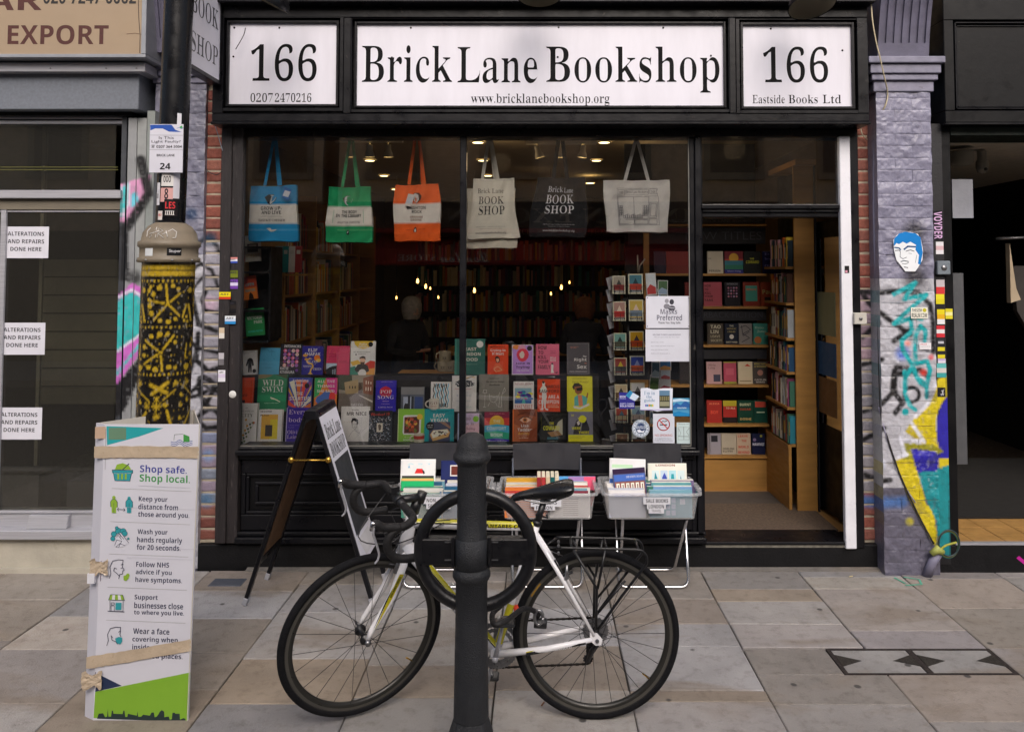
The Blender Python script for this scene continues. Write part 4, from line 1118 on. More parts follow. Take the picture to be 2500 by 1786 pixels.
# bookcase facing the door
t=BC=thing('bookcase','birch plywood bookcase of face-out books facing the open door','bookcase',(1.3,6.3,FZ))
bx0,bx1=.72,1.80
yb=6.28
def zv(v,y=yb):return W(1620,v,y).z
shv=[607,680,765,853.5,940.5,1011]
MB().box(bx0,yb+.3,FZ,bx1,yb+.33,2.9).build('back_panel',M['darkshelf'],BC)
MB().box(bx0,yb-.005,FZ,bx1,yb+.3,zv(1011)-.03).build('plinth_panel',M['ply'],BC)
for v in shv:MB().box(bx0,yb-.02,zv(v)-.018,bx1,yb+.3,zv(v)).build('shelf',M['ply'],BC)
MB().box(bx0,yb-.02,zv(498)-.014,bx1,yb+.3,zv(498)).build('shelf',M['ply'],BC)
for v0_,v1_,tx,txc in ((505,541,'NEW TITLES','#4a4a52'),(686,712,'PAPERBACK FICTION','#3c3c44'),(774,797,'FICTION','#2c2c32'),(484,496,'WELCOME TO BRICK LANE BOOKSHOP!','#5a5a62')):
    q0=MB().box(bx0,yb+.02,zv(v1_),bx1,yb+.04,zv(v0_)).build('chalk_header',M['darkshelf'],BC)
    tt=MB();zz0,zz1=zv(v1_),zv(v0_);tt.text(tx,(bx0+.45 if len(tx)<20 else bx0+.3,yb+.019,zz0+(zz1-zz0)*.25),(.6 if len(tx)<20 else .75,0,0),(0,0,(zz1-zz0)*.5),C(txc),'thin');tt.build('chalk_lettering',M['print'],q0)

def make_book(x,y,z,w,h,th,ops,label,rot=0,lean=6,col='#ffffff',group=None,name='book',side='#d8d4c8',turn=0,simple=False):
    """upright book, front towards the street; (x, y, z) is the middle of its foot"""
    t=thing(name,label,'book',(x,y,z),group)
    t.rotation_euler=(R(-lean),R(rot),R(turn))
    b=MB();cc=CK(col)
    b.box(-w/2,0,0,w/2,.0025,h,cc);b.box(-w/2,th-.0025,0,w/2,th,h,cc);b.box(-w/2-.001,0,0,-w/2+.003,th,h,cc)
    b.build('cover_board',M['cover'],t,local=True)
    MB().box(-w/2+.004,.003,.003,w/2-.004,th-.003,h-.003).build('page_block',M['pages'],t,local=True)
    if ops:
        s=MB();k=0
        def P(fx,fy):return (-w/2+fx*w,-.0004-k*.00005,h-fy*h)
        for op in ops:
            k+=1;o=op[0]
            if o=='r':_,a,c_,b2,d,cl=op;s.poly([P(a,d),P(b2,d),P(b2,c_),P(a,c_)],CK(cl))
            elif o=='p':s.poly([P(*q)for q in op[1]],CK(op[2]))
            elif o=='c':
                _,cx,cy,r,cl=op;n=14;s.poly([P(cx+r*math.cos(2*math.pi*i/n),cy+r*w/h*math.sin(2*math.pi*i/n))for i in range(n)],CK(cl))
            elif o=='t':
                _,tx,a,c_,b2,d,cl=op[:7];f=op[7]if len(op)>7 else 'sansb'
                p0=P(a,d);s.text(tx,p0,(w*(b2-a),0,0),(0,0,h*(d-c_)),CK(cl),f)
            elif o=='l':
                _,pts,wd,cl=op
                for q0,q1 in zip(pts[:-1],pts[1:]):
                    A_=Vector(P(*q0));B_=Vector(P(*q1));dd=(B_-A_)
                    if dd.length<1e-6:continue
                    dd.normalize();n_=Vector((-dd.z,0,dd.x))*wd*w/2;s.poly([A_-n_,B_-n_,B_+n_,A_+n_],CK(cl))
        s.build('cover_print',M['cover'],t,local=True)
    return t

def generic_ops(r_,c0,c1,c2):
    k=r_.randint(0,3)
    if k==0:return [('r',0,0,1,.38,c1),('c',.5,.62,.22,c2),('r',.15,.12,.85,.2,c2),('r',.25,.25,.75,.29,c2)]
    if k==1:return [('r',.1,.08,.9,.18,c1),('r',.1,.22,.7,.3,c1),('p',[(.1,.95),(.5,.45),(.9,.95)],c2)]
    if k==2:return [('r',.08,.3,.92,.75,c1),('r',.15,.1,.85,.2,c2),('r',.3,.82,.7,.88,c2)]
    return [('c',.5,.5,.34,c1),('c',.5,.5,.18,c2),('r',.2,.08,.8,.15,c1)]
row_books=[
 (607,[(1452,1478,'#2c2438',None),(1479,1529,'#7a2a22',None),(1570,1605,'#c2baa8',[('t','ILLEGAL',.05,.3,.25,.35,'#555555'),('t','PERSON',.1,.84,.8,.93,'#333333')]),(1608,1649,'#7a2430',[('p',[(0,.35),(1,.35),(1,.45),(0,.5)],'#b84434'),('c',.5,.3,.26,'#d8a63a'),('r',0,.42,1,.62,'#3a7a8a'),('r',0,.62,1,.82,'#2f7a62'),('r',0,.82,1,1,'#2a2a7a'),('t','Matt Haig',.15,.86,.85,.95,'#8f8fc0')]),(1651,1688,'#101412',[('t','THE',.35,.3,.6,.38,'#b8b82a'),('t','COWARD',.12,.42,.9,.55,'#b8b82a')]),(1693,1732,'#1c1a4a',[('r',0,0,1,.01,'#b0aecc'),('t','Every',.1,.08,.8,.2,'#8a88c8','serif'),('t','body',.1,.28,.7,.42,'#8a88c8','serif'),('t','Olivia',.1,.6,.8,.7,'#8a88c8','serif'),('t','Laing',.1,.74,.7,.84,'#8a88c8','serif')])],50),
 (680,[(1520,1532,'#7a2a22',None),(1562,1602,'#a8505c',[('t','HOW',.05,.1,.4,.2,'#3a1a20'),('t','TO',.05,.25,.25,.35,'#3a1a20'),('t','KILL',.05,.4,.4,.5,'#3a1a20'),('t','YOUR',.05,.55,.5,.65,'#3a1a20'),('t','FAMI',.05,.7,.5,.8,'#3a1a20')]),(1608,1643,'#1a1820',[('t','INTIMACIES',.15,.04,.85,.11,'#8a8a90')]+[('c',.25+.17*i,.24+.12*j,.06,['#b8788a','#7a4a6a','#a08aa8'][(i+j)%3])for i in range(4)for j in range(4)]),(1649,1686,'#7a2c1e',[('r',.15,.15,.85,.8,'#3f8a7c'),('t','Where',.2,.25,.8,.35,'#c85a3a')]),(1688,1723,'#8a3a22',[('t','Paul',.12,.3,.85,.5,'#a8a060'),('r',.25,.62,.75,.85,'#2a1a1a')])],54),
 (765,[(1570,1605,'#4a4238',[('t','TAO',.2,.08,.85,.25,'#c8c2a8'),('t','LIN',.2,.32,.7,.48,'#c8c2a8'),('t','LEAVE',.2,.56,.8,.68,'#a8a288'),('t','SOCIETY',.2,.76,.9,.88,'#a8a288')]),(1608,1639,'#161e30',[('t','THE',.35,.08,.65,.16,'#c8c2a8'),('t','MIDNIGHT',.15,.22,.85,.3,'#b8a868','serif'),('t','LIBRARY',.2,.36,.8,.44,'#b8a868','serif'),('c',.5,.64,.16,'#d0ccc0'),('t','MATT HAIG',.1,.86,.9,.94,'#c8c2a8')]),(1640,1669,'#7f7b78',[('l',[(.1,.2),(.5,.1),(.9,.3),(.3,.5),(.8,.7),(.2,.9)],.05,'#3a3a40'),('l',[(.2,.1),(.3,.6),(.8,.4)],.05,'#3a3a40')]),(1672,1704,'#3f8a7c',[('t','Daisy',.1,.15,.75,.28,'#b8c8b0','serif'),('t','Jones',.25,.32,.9,.45,'#b8c8b0','serif'),('c',.3,.8,.25,'#b06838')]),(1706,1728,'#b06848',[('t','THE',.2,.1,.8,.3,'#e0c8a0')])],47),
 (853.5,[(1508,1532,'#2a2422',None),(1568,1602,'#b08c8c',[('t','Olivia',.1,.1,.6,.2,'#403438','serif'),('t','Laing',.1,.24,.55,.34,'#403438','serif'),('r',.45,.58,.9,.9,'#3f3f50')]),(1606,1634,'#a8485c',[('r',0,0,1,.06,'#8a8a3a'),('r',0,.9,1,1,'#8a8a3a'),('r',.2,.3,.8,.6,'#b85a6a')]),(1638,1670,'#c2b498',[('p',[(.45,.2),(.65,.1),(.9,.22)],'#b83a2a'),('r',.1,.85,.9,.9,'#8a7a60')]),(1671,1703,'#4a4440',[('t','MORE THAN',.1,.06,.9,.14,'#b8a85a'),('t','A WOMAN',.1,.18,.9,.26,'#b8a85a'),('c',.5,.5,.2,'#a87868'),('t','CAITLIN',.1,.78,.9,.85,'#c8c2b8'),('t','MORAN',.2,.88,.8,.96,'#c8c2b8')]),(1704,1732,'#5a1a1c',None)],50),
 (940.5,[(1569,1602,'#9a2c24',[('t','ALEXIA',.15,.1,.85,.18,'#d87a5a'),('t','BOY',.25,.45,.75,.6,'#d8503a')]),(1605,1635,'#20181a',[('r',0,0,1,.25,'#a89a2a'),('r',0,.25,1,.75,'#a02c26'),('t','TO ALL',.2,.3,.9,.38,'#d8c8a8')]),(1637,1672,'#0f3a2c',[('t','BURNT',.15,.12,.85,.24,'#c8c8a0'),('t','SUGAR',.15,.34,.85,.44,'#a8442c'),('t','DOSHI',.15,.78,.85,.88,'#c8a868')]),(1673,1703,'#124034',[('r',.1,.05,.9,.3,'#b04434'),('r',.2,.5,.8,.55,'#a8b898')])],50),
 (1011,[(1570,1575,'#7a7478',None),(1576,1600,'#8f8a92',[('r',.1,.1,.7,.4,'#26262c')]),(1601,1634,'#a89e8c',[('t','HOWLING',.1,.68,.85,.77,'#33302c'),('t','ELITES',.1,.8,.75,.89,'#33302c')]),(1635,1666,'#b09a84',[('t','LEAVE',.1,.08,.8,.18,'#b03a28'),('t','THE',.35,.3,.7,.4,'#b03a28'),('t','WORLD',.1,.58,.85,.7,'#b03a28'),('t','BEHIND',.1,.84,.9,.96,'#b03a28')]),(1669,1698,'#141a3a',[('t','HAMNET',.05,.45,.95,.58,'#c8c8d4'),('c',.7,.12,.1,'#8a8a3a'),('c',.2,.3,.12,'#7a6a8a')])],47)]
ordn=['first','second','third','fourth','fifth','sixth','seventh','eighth','ninth','tenth','eleventh','twelfth','thirteenth','fourteenth','fifteenth','sixteenth','seventeenth']
shn=['top','second','third','fourth','fifth','lowest']
for si,(v,bs_,hp)in enumerate(row_books):
    for bi,(u0,u1,col,ops)in enumerate(bs_):
        a,b,c_,d=RX(u0,v-hp,u1,v-1,yb+.05)
        make_book((a+b)/2,yb+.04,zv(v)+.001,b-a,(d-c_),.02,ops,f"face-out book, {ordn[bi]} from left, {shn[si]} shelf facing the open door",lean=3,col=col,group='face-out books inside the shop')

# side bookcase right of the aisle
t=SBK=thing('side_bookcase','plywood side bookcase packed with book spines just inside the door on the right','bookcase',(1.9,6.0,FZ))
MB().box(1.832,5.70,FZ,1.975,5.72,2.62).build('end_panel',M['ply'],SBK,bevel=.002)
MB().box(1.99,5.72,FZ,2.0,6.6,2.62).build('back_panel',M['darkshelf'],SBK)
MB().box(1.78,5.72,FZ,1.80,6.27,.62).build('side_plinth',M['ply'],SBK)
MB().box(1.83,5.64,2.60,1.98,6.3,2.64).build('top_board',M['ply'],SBK)
hs=[.62,.88,1.13,1.37,1.62,1.88]
for i,z in enumerate(hs):
    MB().box(1.775,5.722,z-.018,1.985,6.26,z).build('shelf',M['ply'],SBK)
    y=5.74;k=0
    while y<6.2:
        w_=rs.uniform(.018,.034);h_=rs.uniform(.17,.215);cl=rs.choice(palette);dp=rs.uniform(.0,.012)
        o=MB().box(1.79+dp,y,z+.0005,1.93,y+w_-.0015,z+h_,C(cl)).box(1.789+dp,y+.004,z+h_*.3,1.7905+dp,y+w_-.006,z+h_*.8,C(rs.choice(['#d8d4c8','#2a2a2e','#c8a040']))).build('book_spine',M['cover'])
        tag(o,f"{cname[cl]} spine, {ordn[k]} from the ply end panel on the {['lowest', 'second', 'third', 'fourth', 'fifth', 'top'][i]} side shelf",'book','spines on the side bookcase by the door')
        y+=w_;k+=1
        if k>16:break

# open door leaf
DL=thing('open_door','black glazed shop door folded open inwards on the right','door',(2.03,5.24,FZ))
def leaf(mb,a0,a1,z0,z1,th=.04):
    o=Vector((2.035,5.25,0));d=Vector((-.035,.70,0)).normalized();n=Vector((d.y,-d.x,0))
    P=[]
    for z in (z0,z1):P+=[o+d*a0+Vector((0,0,z)),o+d*a1+Vector((0,0,z)),o+d*a1+n*th+Vector((0,0,z)),o+d*a0+n*th+Vector((0,0,z))]
    mb.hexa(P);return mb
m=MB();leaf(m,0,.1,.18,2.2);leaf(m,.62,.72,.18,2.2);leaf(m,.1,.62,.18,.78);leaf(m,.1,.62,2.08,2.2);m.build('leaf_frame',M['black2'],DL,bevel=.004)
m=MB();leaf(m,.1,.62,.78,2.08,.008);m.build('door_glass',M['glass'],DL)
for z in (.38,1.15,2.02):MB().box(2.03,5.205,z,2.052,5.245,z+.10).build('hinge',M['steel'],DL,bevel=.003)
for i,(z0,z1,cl)in enumerate(((.85,1.1,'#7a5a3a'),(1.12,1.35,'#3f5a7a'),(1.4,1.7,'#8a8a6a'))):
    m=MB();leaf(m,.2,.52,z0,z1,-.004);m.c=[C(cl)]*len(m.f);tag(m.build('door_poster',M['print']),['low brown','middle blue','upper pale green'][i]+' poster taped to the open shop door','poster','posters on the open door')

# wall case along the left wall
t=LW=thing('wall_bookcase','long plywood bookcase running back along the left wall of the shop','bookcase',(-2.1,7.5,FZ))
for y in (6.1,6.95,7.8,8.65,9.5):MB().box(-2.29,y,FZ,-1.93,y+.025,2.5).build('upright',M['ply'],LW)
MB().box(-2.295,6.12,FZ,-2.285,9.5,2.5).build('back_panel',M['ply'],LW)
for z in (.55,.92,1.29,1.66,2.03):MB().box(-2.28,6.126,z-.018,-1.95,9.49,z).build('shelf',M['ply'],LW)
nb=0
for y0 in (6.13,6.98,7.83):
    for z in (.92,1.29,1.66,2.03):
        y=y0+rs.uniform(0,.2);k=0;b_=MB()
        while y<y0+.74:
            w_=rs.uniform(.018,.04);h_=rs.uniform(.2,.3);cl=rs.choice(palette);b_.box(-2.25,y,z,-1.98,y+w_-.002,z+h_,C(cl));y+=w_
        o=b_.build('book_row',M['cover']);tag(o,f"mixed row of books at height {z:.1f} metres, {['front', 'middle', 'rear'][int((y0 - 6.1) / .8)]} bay of the left wall bookcase",'books',None,'stuff')
# dark display unit in the left of the window
t=DU=thing('display_unit','small black display shelving at the left end of the window','shelf',(-1.85,5.45,1.2))
ux0,ux1,_,_=RX(528,640,603,640,5.42)
uz=[W(560,v,5.42).z for v in (755,687,602,547)]
MB().box(ux0,5.62,uz[0],ux1,5.64,uz[3]).box(ux1-.012,5.40,uz[0],ux1,5.62,uz[3]).build('case',M['darkshelf'],DU)
for z in uz:MB().box(ux0,5.38,z-.015,ux1-.013,5.62,z).build('shelf',M['darkshelf'],DU)
# back wall cases with spines
t=BK=thing('back_bookcase','dark bookcase full of spines across the back wall of the shop','bookcase',(0,11.2,FZ))
MB().box(-1.7,11.3,FZ,2.3,11.35,2.45).build('back_panel',M['darkshelf'],BK)
for i,z in enumerate((.6,.95,1.3,1.65,2.0,2.35)):
    MB().box(-1.7,11.0,z-.02,2.3,11.3,z).build('shelf',M['darkshelf'],BK)
    if i<5:
        b_=MB();x=-1.68
        while x<2.26:
            w_=rs.uniform(.02,.05);b_.box(x,11.02+rs.uniform(0,.03),z,x+w_-.003,11.25,z+rs.uniform(.2,.29),C(rs.choice(palette)));x+=w_
        tag(b_.build('book_row',M['cover']),f"dark far row of spines, {['lowest', 'second', 'third', 'fourth', 'top'][i]} shelf on the back wall",'books',None,'stuff')
S=MB()
for x,w_ in ((-.3,.5),(.55,.6),(1.4,.5)):S.text('FICTION',(x,10.99,2.36),(w_*.7,0,0),(0,0,.07),C('#8a8478'),'serif')
MB().box(-1.7,10.995,2.34,2.3,11.02,2.45).build('header_board',M['darkshelf'],BK);S.build('header_lettering',M['print'],BK)
# centre table / counter
t=CT=thing('sales_counter','plywood sales counter in the middle of the dim shop','counter',(0,8.2,FZ))
MB().box(-.9,7.9,1.02,.9,8.5,1.06).build('counter_top',M['ply'],CT);MB().box(-.85,7.95,FZ,.85,8.45,1.02).build('counter_body',M['darkshelf'],CT)


# lights of the shop
def spot(u,v,Y,tl,label):
    p=W(u,v,Y)
    t=thing('track_spotlight',label,'spotlight',p,'track spotlights')
    ax=Vector((tl,-.1,1)).normalized()
    MB().lathe([(.040,.0),(.036,.03),(.024,.055),(.022,.10),(.012,.105)],p,18,axis=ax,col=C('#d8d2c4')).build('spot_body',M['print'],t)
    MB().lathe([(0,.003),(.033,.003),(.033,.004)],p,18,axis=ax).build('spot_bulb',M['warm'],t)
    MB().tube([p+ax*.1,Vector((p.x,p.y,2.92))],.006,6,col=C('#d8d2c4')).build('spot_stem',M['print'],t)
    return p
ordl=['left','middle','right']
for k,(us,Y,vv)in enumerate((((777,821,862),6.5,349),((1199,1247,1292),6.6,350))):
    ps=[spot(u,vv,Y,[-.3,0,.1][i]if k else 0,f"{ordl[i]} of the three lit spotlights on the {['left', 'right'][k]} ceiling track")for i,u in enumerate(us)]
    o=MB().box(ps[0].x-.12,Y-.02,2.90,ps[2].x+.12,Y+.02,2.945,C('#cfc9bb')).build('ceiling_track',M['print']);tag(o,f"white ceiling track carrying the {['left', 'right'][k]} three spotlights",'light track')
dl=[(1061,313,6.75),(1341,314,6.75),(1324,355,7.85),(1072,355,7.85),(1083,390,9.1),(852,389,9.1),(877,419,10.6),(821,355,7.85),(1310,391,9.15)]
for i,(u,v,Y)in enumerate(dl):
    p=W(u,v,Y);big=i==8
    t=thing('downlight',['recessed downlight at the top of the right pane beside the pale tote strap','recessed downlight above the shopfront tote bag','recessed downlight left of the wide white tote strap','recessed downlight hidden behind the pale tote strap','lower recessed downlight left of the pale tote','recessed downlight left of the orange tote strap','dimmest recessed downlight just left of the orange tote','recessed downlight directly under the left track','dazzling bright lamp deep in the shop right of the black tote'][i],'downlight',(p.x,p.y,2.94),'downlights')
    MB().lathe([(0,0),(.045 if not big else .05,0),(.045 if not big else .05,.008)],(p.x,p.y,2.938 if not big else 2.86),18).build('lit_disc',M['warm'],t)
    MB().lathe([(.046,0),(.062,.0),(.062,.01)],(p.x,p.y,2.9375 if not big else 2.86),18,col=C('#c8c0b0')).build('trim_ring',M['print'],t)
bl=[(927,624,8.6),(945,636,9.2),(955,640,9.8),(880,661,9),(973,660,9.6),(1053,645,8.6),(1264,627,9.4),(1246,638,8.8),(1223,652,8.4),(1455,631,8.5),(1391,650,9)]
for i,(u,v,Y)in enumerate(bl):
    p=W(u,v,Y);big=i in (0,1,5,7)
    t=thing('pendant_bulb',f"glowing filament bulb on a cord, {ordn[i]} of the hanging bulbs counted from the left" if 0 else ['large glowing bulb nearest below the orange tote','second glowing bulb just right of the large one under the orange tote','small glowing bulb right of the pair under the orange tote','tiny orange bulb low left of the orange tote cluster','tiny orange bulb low right of the orange tote cluster','tall glowing bulb just right of the centre mullion','small high bulb below the black tote','bright bulb below and left of the wide white tote','lowest bulb of the three below the black tote','bright bulb behind the top of the postcard rack','small bulb behind the middle of the postcard rack'][i],'light bulb',p,'pendant bulbs')
    s=.72 if big else .45
    MB().lathe([(0,-.035*s),(.016*s,-.025*s),(.02*s,0),(.012*s,.03*s),(.006,.04*s)],p,12).build('bulb',M['bulb'],t)
    MB().tube([p+Vector((0,0,.038*s)),Vector((p.x,p.y,2.93))],.003,5).build('bulb_cord',M['blackplastic'],t)
for i,(x,y,z,e)in enumerate(((-.3,6.6,2.75,.8),(.9,6.7,2.75,.8),(0,8.6,2.75,.12),(1.45,5.85,2.75,.9))):
    l=bpy.data.lights.new('shop_light','POINT');l.energy=e;l.color=(1,.70,.38);l.shadow_soft_size=.08
    o=bpy.data.objects.new('shop_light',l);COL.objects.link(o);o.location=(x,y,z)

# two dim customers deep in the shop
def person(p,hair,cloth,label,turn=0):
    """standing, head bowed over a book, seen from the chest up; p = point on the floor"""
    t=thing('person',label,'person',p)
    import bmesh
    J=dict(pel=(0,0,.92),bel=(0,0,1.05),che=(0,-.03,1.27),nk=(0,-.07,1.42),hd=(0,-.12,1.50),top=(0,-.15,1.58),
             ls=(-.17,-.04,1.36),le=(-.24,-.06,1.12),lw=(-.12,-.27,1.10),lh=(-.07,-.34,1.12),rs=(.17,-.04,1.36),re=(.24,-.06,1.12),rw=(.12,-.27,1.10),rh=(.07,-.34,1.12),
             lhp=(-.1,0,.88),lk=(-.11,-.03,.48),la=(-.11,.02,.09),lt=(-.12,-.12,.04),rhp=(.1,0,.88),rk=(.11,-.03,.48),ra=(.11,.02,.09),rt=(.12,-.12,.04))
    Rr=dict(pel=.14,bel=.13,che=.15,nk=.055,hd=.095,top=.085,ls=.07,le=.048,lw=.032,lh=.035,rs=.07,re=.048,rw=.032,rh=.035,lhp=.09,lk=.06,la=.042,lt=.035,rhp=.09,rk=.06,ra=.042,rt=.035)
    E_=[('pel','bel'),('bel','che'),('che','nk'),('nk','hd'),('hd','top'),('che','ls'),('ls','le'),('le','lw'),('lw','lh'),('che','rs'),('rs','re'),('re','rw'),('rw','rh'),('pel','lhp'),('lhp','lk'),('lk','la'),('la','lt'),('pel','rhp'),('rhp','rk'),('rk','ra'),('ra','rt')]
    ks=list(J);me=bpy.data.meshes.new('body');me.from_pydata([J[k]for k in ks],[(ks.index(a),ks.index(b))for a,b in E_],[])
    o=bpy.data.objects.new('body',me);COL.objects.link(o);o.parent=t
    md=o.modifiers.new('skin','SKIN');
    for i,k in enumerate(ks):me.skin_vertices[0].data[i].radius=(Rr[k],Rr[k])
    me.skin_vertices[0].data[0].use_root=True
    sb_=o.modifiers.new('sub','SUBSURF');sb_.levels=1;sb_.render_levels=2
    me.materials.append(mat('dark_clothes_',cloth,rough=.9,var=.2))
    for sx in (-1,1):
        h_=MB()
        for f in range(4):h_.tube([(sx*(.07-.018*f),-.35,1.12),(sx*(.06-.018*f),-.40,1.125),(sx*(.05-.018*f),-.42,1.15)],.008,6,col=C('#b98d74'))
        h_.build('fingers',M['skin'],t,local=True)
    fc=MB().lathe([(0,-.10),(.05,-.09),(.078,-.04),(.08,.02),(.06,.08),(0,.10)],(0,-.155,1.555),16).lathe([(0,-.01),(.012,0),(.004,.03)],(0,-.245,1.54),8)
    fc.build('face',M['skin'],t,local=True)
    MB().lathe([(.085,-.12),(.108,-.05),(.112,.04),(.085,.10),(.05,.125),(0,.13)],(0,-.125,1.575),18).build('hair',mat('hair',hair,rough=.8,var=.3,vs_=30,bump=.8),t,local=True)
    t.rotation_euler.z=turn;t.scale=(.86,)*3
person((.42,7.35,FZ-.42+.42),'#6a3a1e','#20222c','dim person with ginger hair and dark coat reading inside the shop',R(170))
person((-1.25,7.6,FZ),'#8a8278','#1c1a1c','dim grey haired person in black standing deep in the left of the shop',R(40))

KF[0]=1.4

# ================================================================== WINDOW DISPLAY BOOKS
Z2=lambda x,y:(500.1+x/4.154,727.4+y/4.154)
ZR=lambda x,y:(1000.2+x/4.032,727.4+y/4.032)
Z1=lambda x,y:(500.1+x/4.154,454.6+y/4.154)
ROWY={1:5.215,2:5.325,3:5.445}
rsb=random.Random(11)
def disp(zf,x0,y0,x1,y1,row,col,ops,label,rot=0,th=.022,Y=None):
    Y=Y or ROWY[row]
    u0,v0=zf(x0,y0);u1,v1=zf(x1,y1)
    a,b,c_,d=RX(u0,v0,u1,v1,Y)
    w,h=b-a,d-c_
    if row in (1,2,3):c_={1:zD,2:zB,3:zC}[row]+.001;h=d-c_
    th=rsb.uniform(.014,.03)
    return make_book((a+b)/2,Y,c_,w,h,th,ops,label,rot,7,col)
def blob(cx,cy,rx,ry,col,n=12,j=.12,sd=1):
    r_=random.Random(sd);return ('p',[(cx+rx*(1+r_.uniform(-j,j))*math.cos(2*math.pi*i/n),cy+ry*(1+r_.uniform(-j,j))*math.sin(2*math.pi*i/n))for i in range(n)],col)
T,SB='t','sansb'
# ---- left pane, top row
disp(Z2,100,215,165,440,3,'#d9d6e2',[('p',[(.2,.5),(.5,.35),(.6,.6),(.9,.7),(.6,.8),(.2,.75)],'#4a3a6a'),(T,'THE',.2,.86,.8,.92,'#8a3a6a')],'white paperback with a purple splash, leftmost of the top display row',-4)
disp(Z2,155,210,290,440,3,'#dcdbe2',[(T,'Diary of a Young Man',.05,.03,.85,.07,'#3a3a40'),(T,'Charlie Porter',.05,.09,.5,.125,'#3a3a40'),('p',[(.38,.36),(.5,.31),(.62,.31),(.74,.38),(.82,.62),(.70,.64),(.66,.50),(.66,.9),(.58,.9),(.55,.66),(.52,.9),(.42,.9),(.42,.5),(.36,.64),(.26,.62)],'#1c1b1f'),('c',.84,.85,.13,'#1c1b1f')],'white paperback with a black empty suit on its cover',-3)
disp(Z2,308,184,494,436,3,'#4b95b8',[('r',.0,.0,.02,1,'#3f86a8')]+[('l',[(.35+.06*i,.08+.04*(i%3)),(.38+.07*i,.12+.05*(i%2))],.015,'#2a5a78')for i in range(6)]+[('l',[(.55,.1),(.57,.3)],.01,'#2a5a78'),(T,'a thousand steps',.2,.60,.75,.64,'#3a7898','ital'),(T,'Hall',.3,.72,.6,.76,'#3a7898'),('c',.2,.45,.02,'#2a5a78'),('c',.7,.4,.02,'#2a5a78')],'plain pale blue hardback leaning beside the suit book',2)
cols_=['#d4567a','#e08aa0','#c0a4b8','#5a4a8a','#d89a8a','#8a5aa0','#e0b4b0','#7a3a5a']
disp(Z2,496,150,698,440,3,'#2b282f',[(T,'INTIMACIES',.16,.03,.92,.115,'#d8d4d8',SB)]+[c for i in range(4)for j in range(5)for c in (('c',.22+.185*i,.22+.118*j,.082,cols_[(i*3+j*5)%8]),('c',.24+.185*i,.215+.118*j,.04,cols_[(i*5+j*3+2)%8]))]+[(T,'KATIE',.05,.75,.42,.84,'#e0dce0',SB),(T,'KITAMURA',.05,.87,.7,.96,'#e0dce0',SB),('c',.8,.85,.07,'#6a3a8a')],'charcoal book with a grid of pink and purple circles on the cover',1)
disp(Z2,703,168,894,440,3,'#2c2884',[(T,'ELIF',.28,.09,.72,.2,'#e0dcc8',SB),(T,'SHAFAK',.12,.23,.88,.34,'#e0dcc8',SB),('c',.72,.42,.15,'#d86a20'),('l',[(.42,.98),(.44,.82),(.55,.72),(.5,.62),(.3,.6),(.22,.5),(.4,.42)],.07,'#c8a040'),blob(.15,.33,.12,.05,'#c8923a',sd=3),blob(.8,.5,.12,.06,'#d8a848',sd=4),blob(.2,.46,.08,.04,'#c8923a',sd=5),(T,'The',.35,.42,.5,.47,'#e8e4d0','ital'),(T,'ISLAND',.22,.5,.75,.59,'#d8d8e8','serif'),(T,'of',.6,.61,.68,.65,'#d8d8e8','ital'),(T,'MISSING',.06,.67,.5,.74,'#c8c8dc','serif'),(T,'TREES',.55,.76,.95,.84,'#d8d8e8','serif'),('p',[(.3,.98),(.42,.88),(.55,.98)],'#c8a040')],'deep blue book with a golden tree and orange sun',0)
disp(Z2,928,168,1138,440,3,'#b8365c',[('r',.49,0,.505,1,'#9a2a4c'),('r',0,.585,1,.595,'#9a2a4c'),('r',0,.6,.47,1,'#9fb4d0'),('p',[(0,.82),(.15,.74),(.3,.7),(.47,.68),(.47,1),(0,1)],'#2a2a30'),('r',.28,.82,.33,.98,'#8a98a8'),('r',.37,.8,.42,.98,'#8a98a8'),(T,'OUTER',.08,.26,.42,.3,'#8a2040'),(T,'suburb',.08,.34,.42,.38,'#8a2040'),(T,'SECOND',.56,.52,.9,.56,'#8a2040')],'magenta book in four panels with a blue house photo in one corner',0)
disp(Z2,1150,123,1378,440,3,'#dcdbdc',[('p',[(.12,0),(.9,0),(.85,.12),(.7,.2),(.5,.24),(.3,.2),(.16,.1)],'#c9a83a'),(T,'Felix',.35,.06,.65,.12,'#f0eee0',SB),(T,'White',.3,.13,.7,.2,'#f0eee0',SB),('c',.8,.1,.1,'#1c1c20'),(T,"It's Always Summer",.12,.31,.8,.35,'#3a3a30',SB),(T,'Somewhere',.3,.37,.62,.4,'#3a3a30',SB),('p',[(0,.62),(.3,.56),(.45,.66),(.1,.74)],'#d0a038'),('p',[(.55,.7),(.8,.58),(1,.6),(1,.8),(.7,.85)],'#b83a2c'),('p',[(0,.78),(.2,.74),(.35,1),(0,1)],'#2a7a6c'),('p',[(.6,.84),(1,.8),(1,1),(.6,1)],'#d89048'),('p',[(.18,.84),(.3,.70),(.5,.66),(.7,.72),(.78,.88),(.7,.92),(.25,.92)],'#2e2a2c'),('p',[(.38,.52),(.45,.47),(.56,.47),(.61,.54),(.58,.66),(.5,.7),(.42,.66)],'#c8a088'),('p',[(.36,.54),(.38,.48),(.5,.44),(.6,.47),(.62,.56),(.56,.51),(.42,.51)],'#2a201c'),('p',[(.4,.62),(.6,.62),(.56,.69),(.44,.69)],'#4a342a'),('c',.5,.95,.16,'#e4e2e0'),('c',.22,.4,.03,'#2a2a2c')],'tall white book with a yellow arc on top and a man drawn below',0)
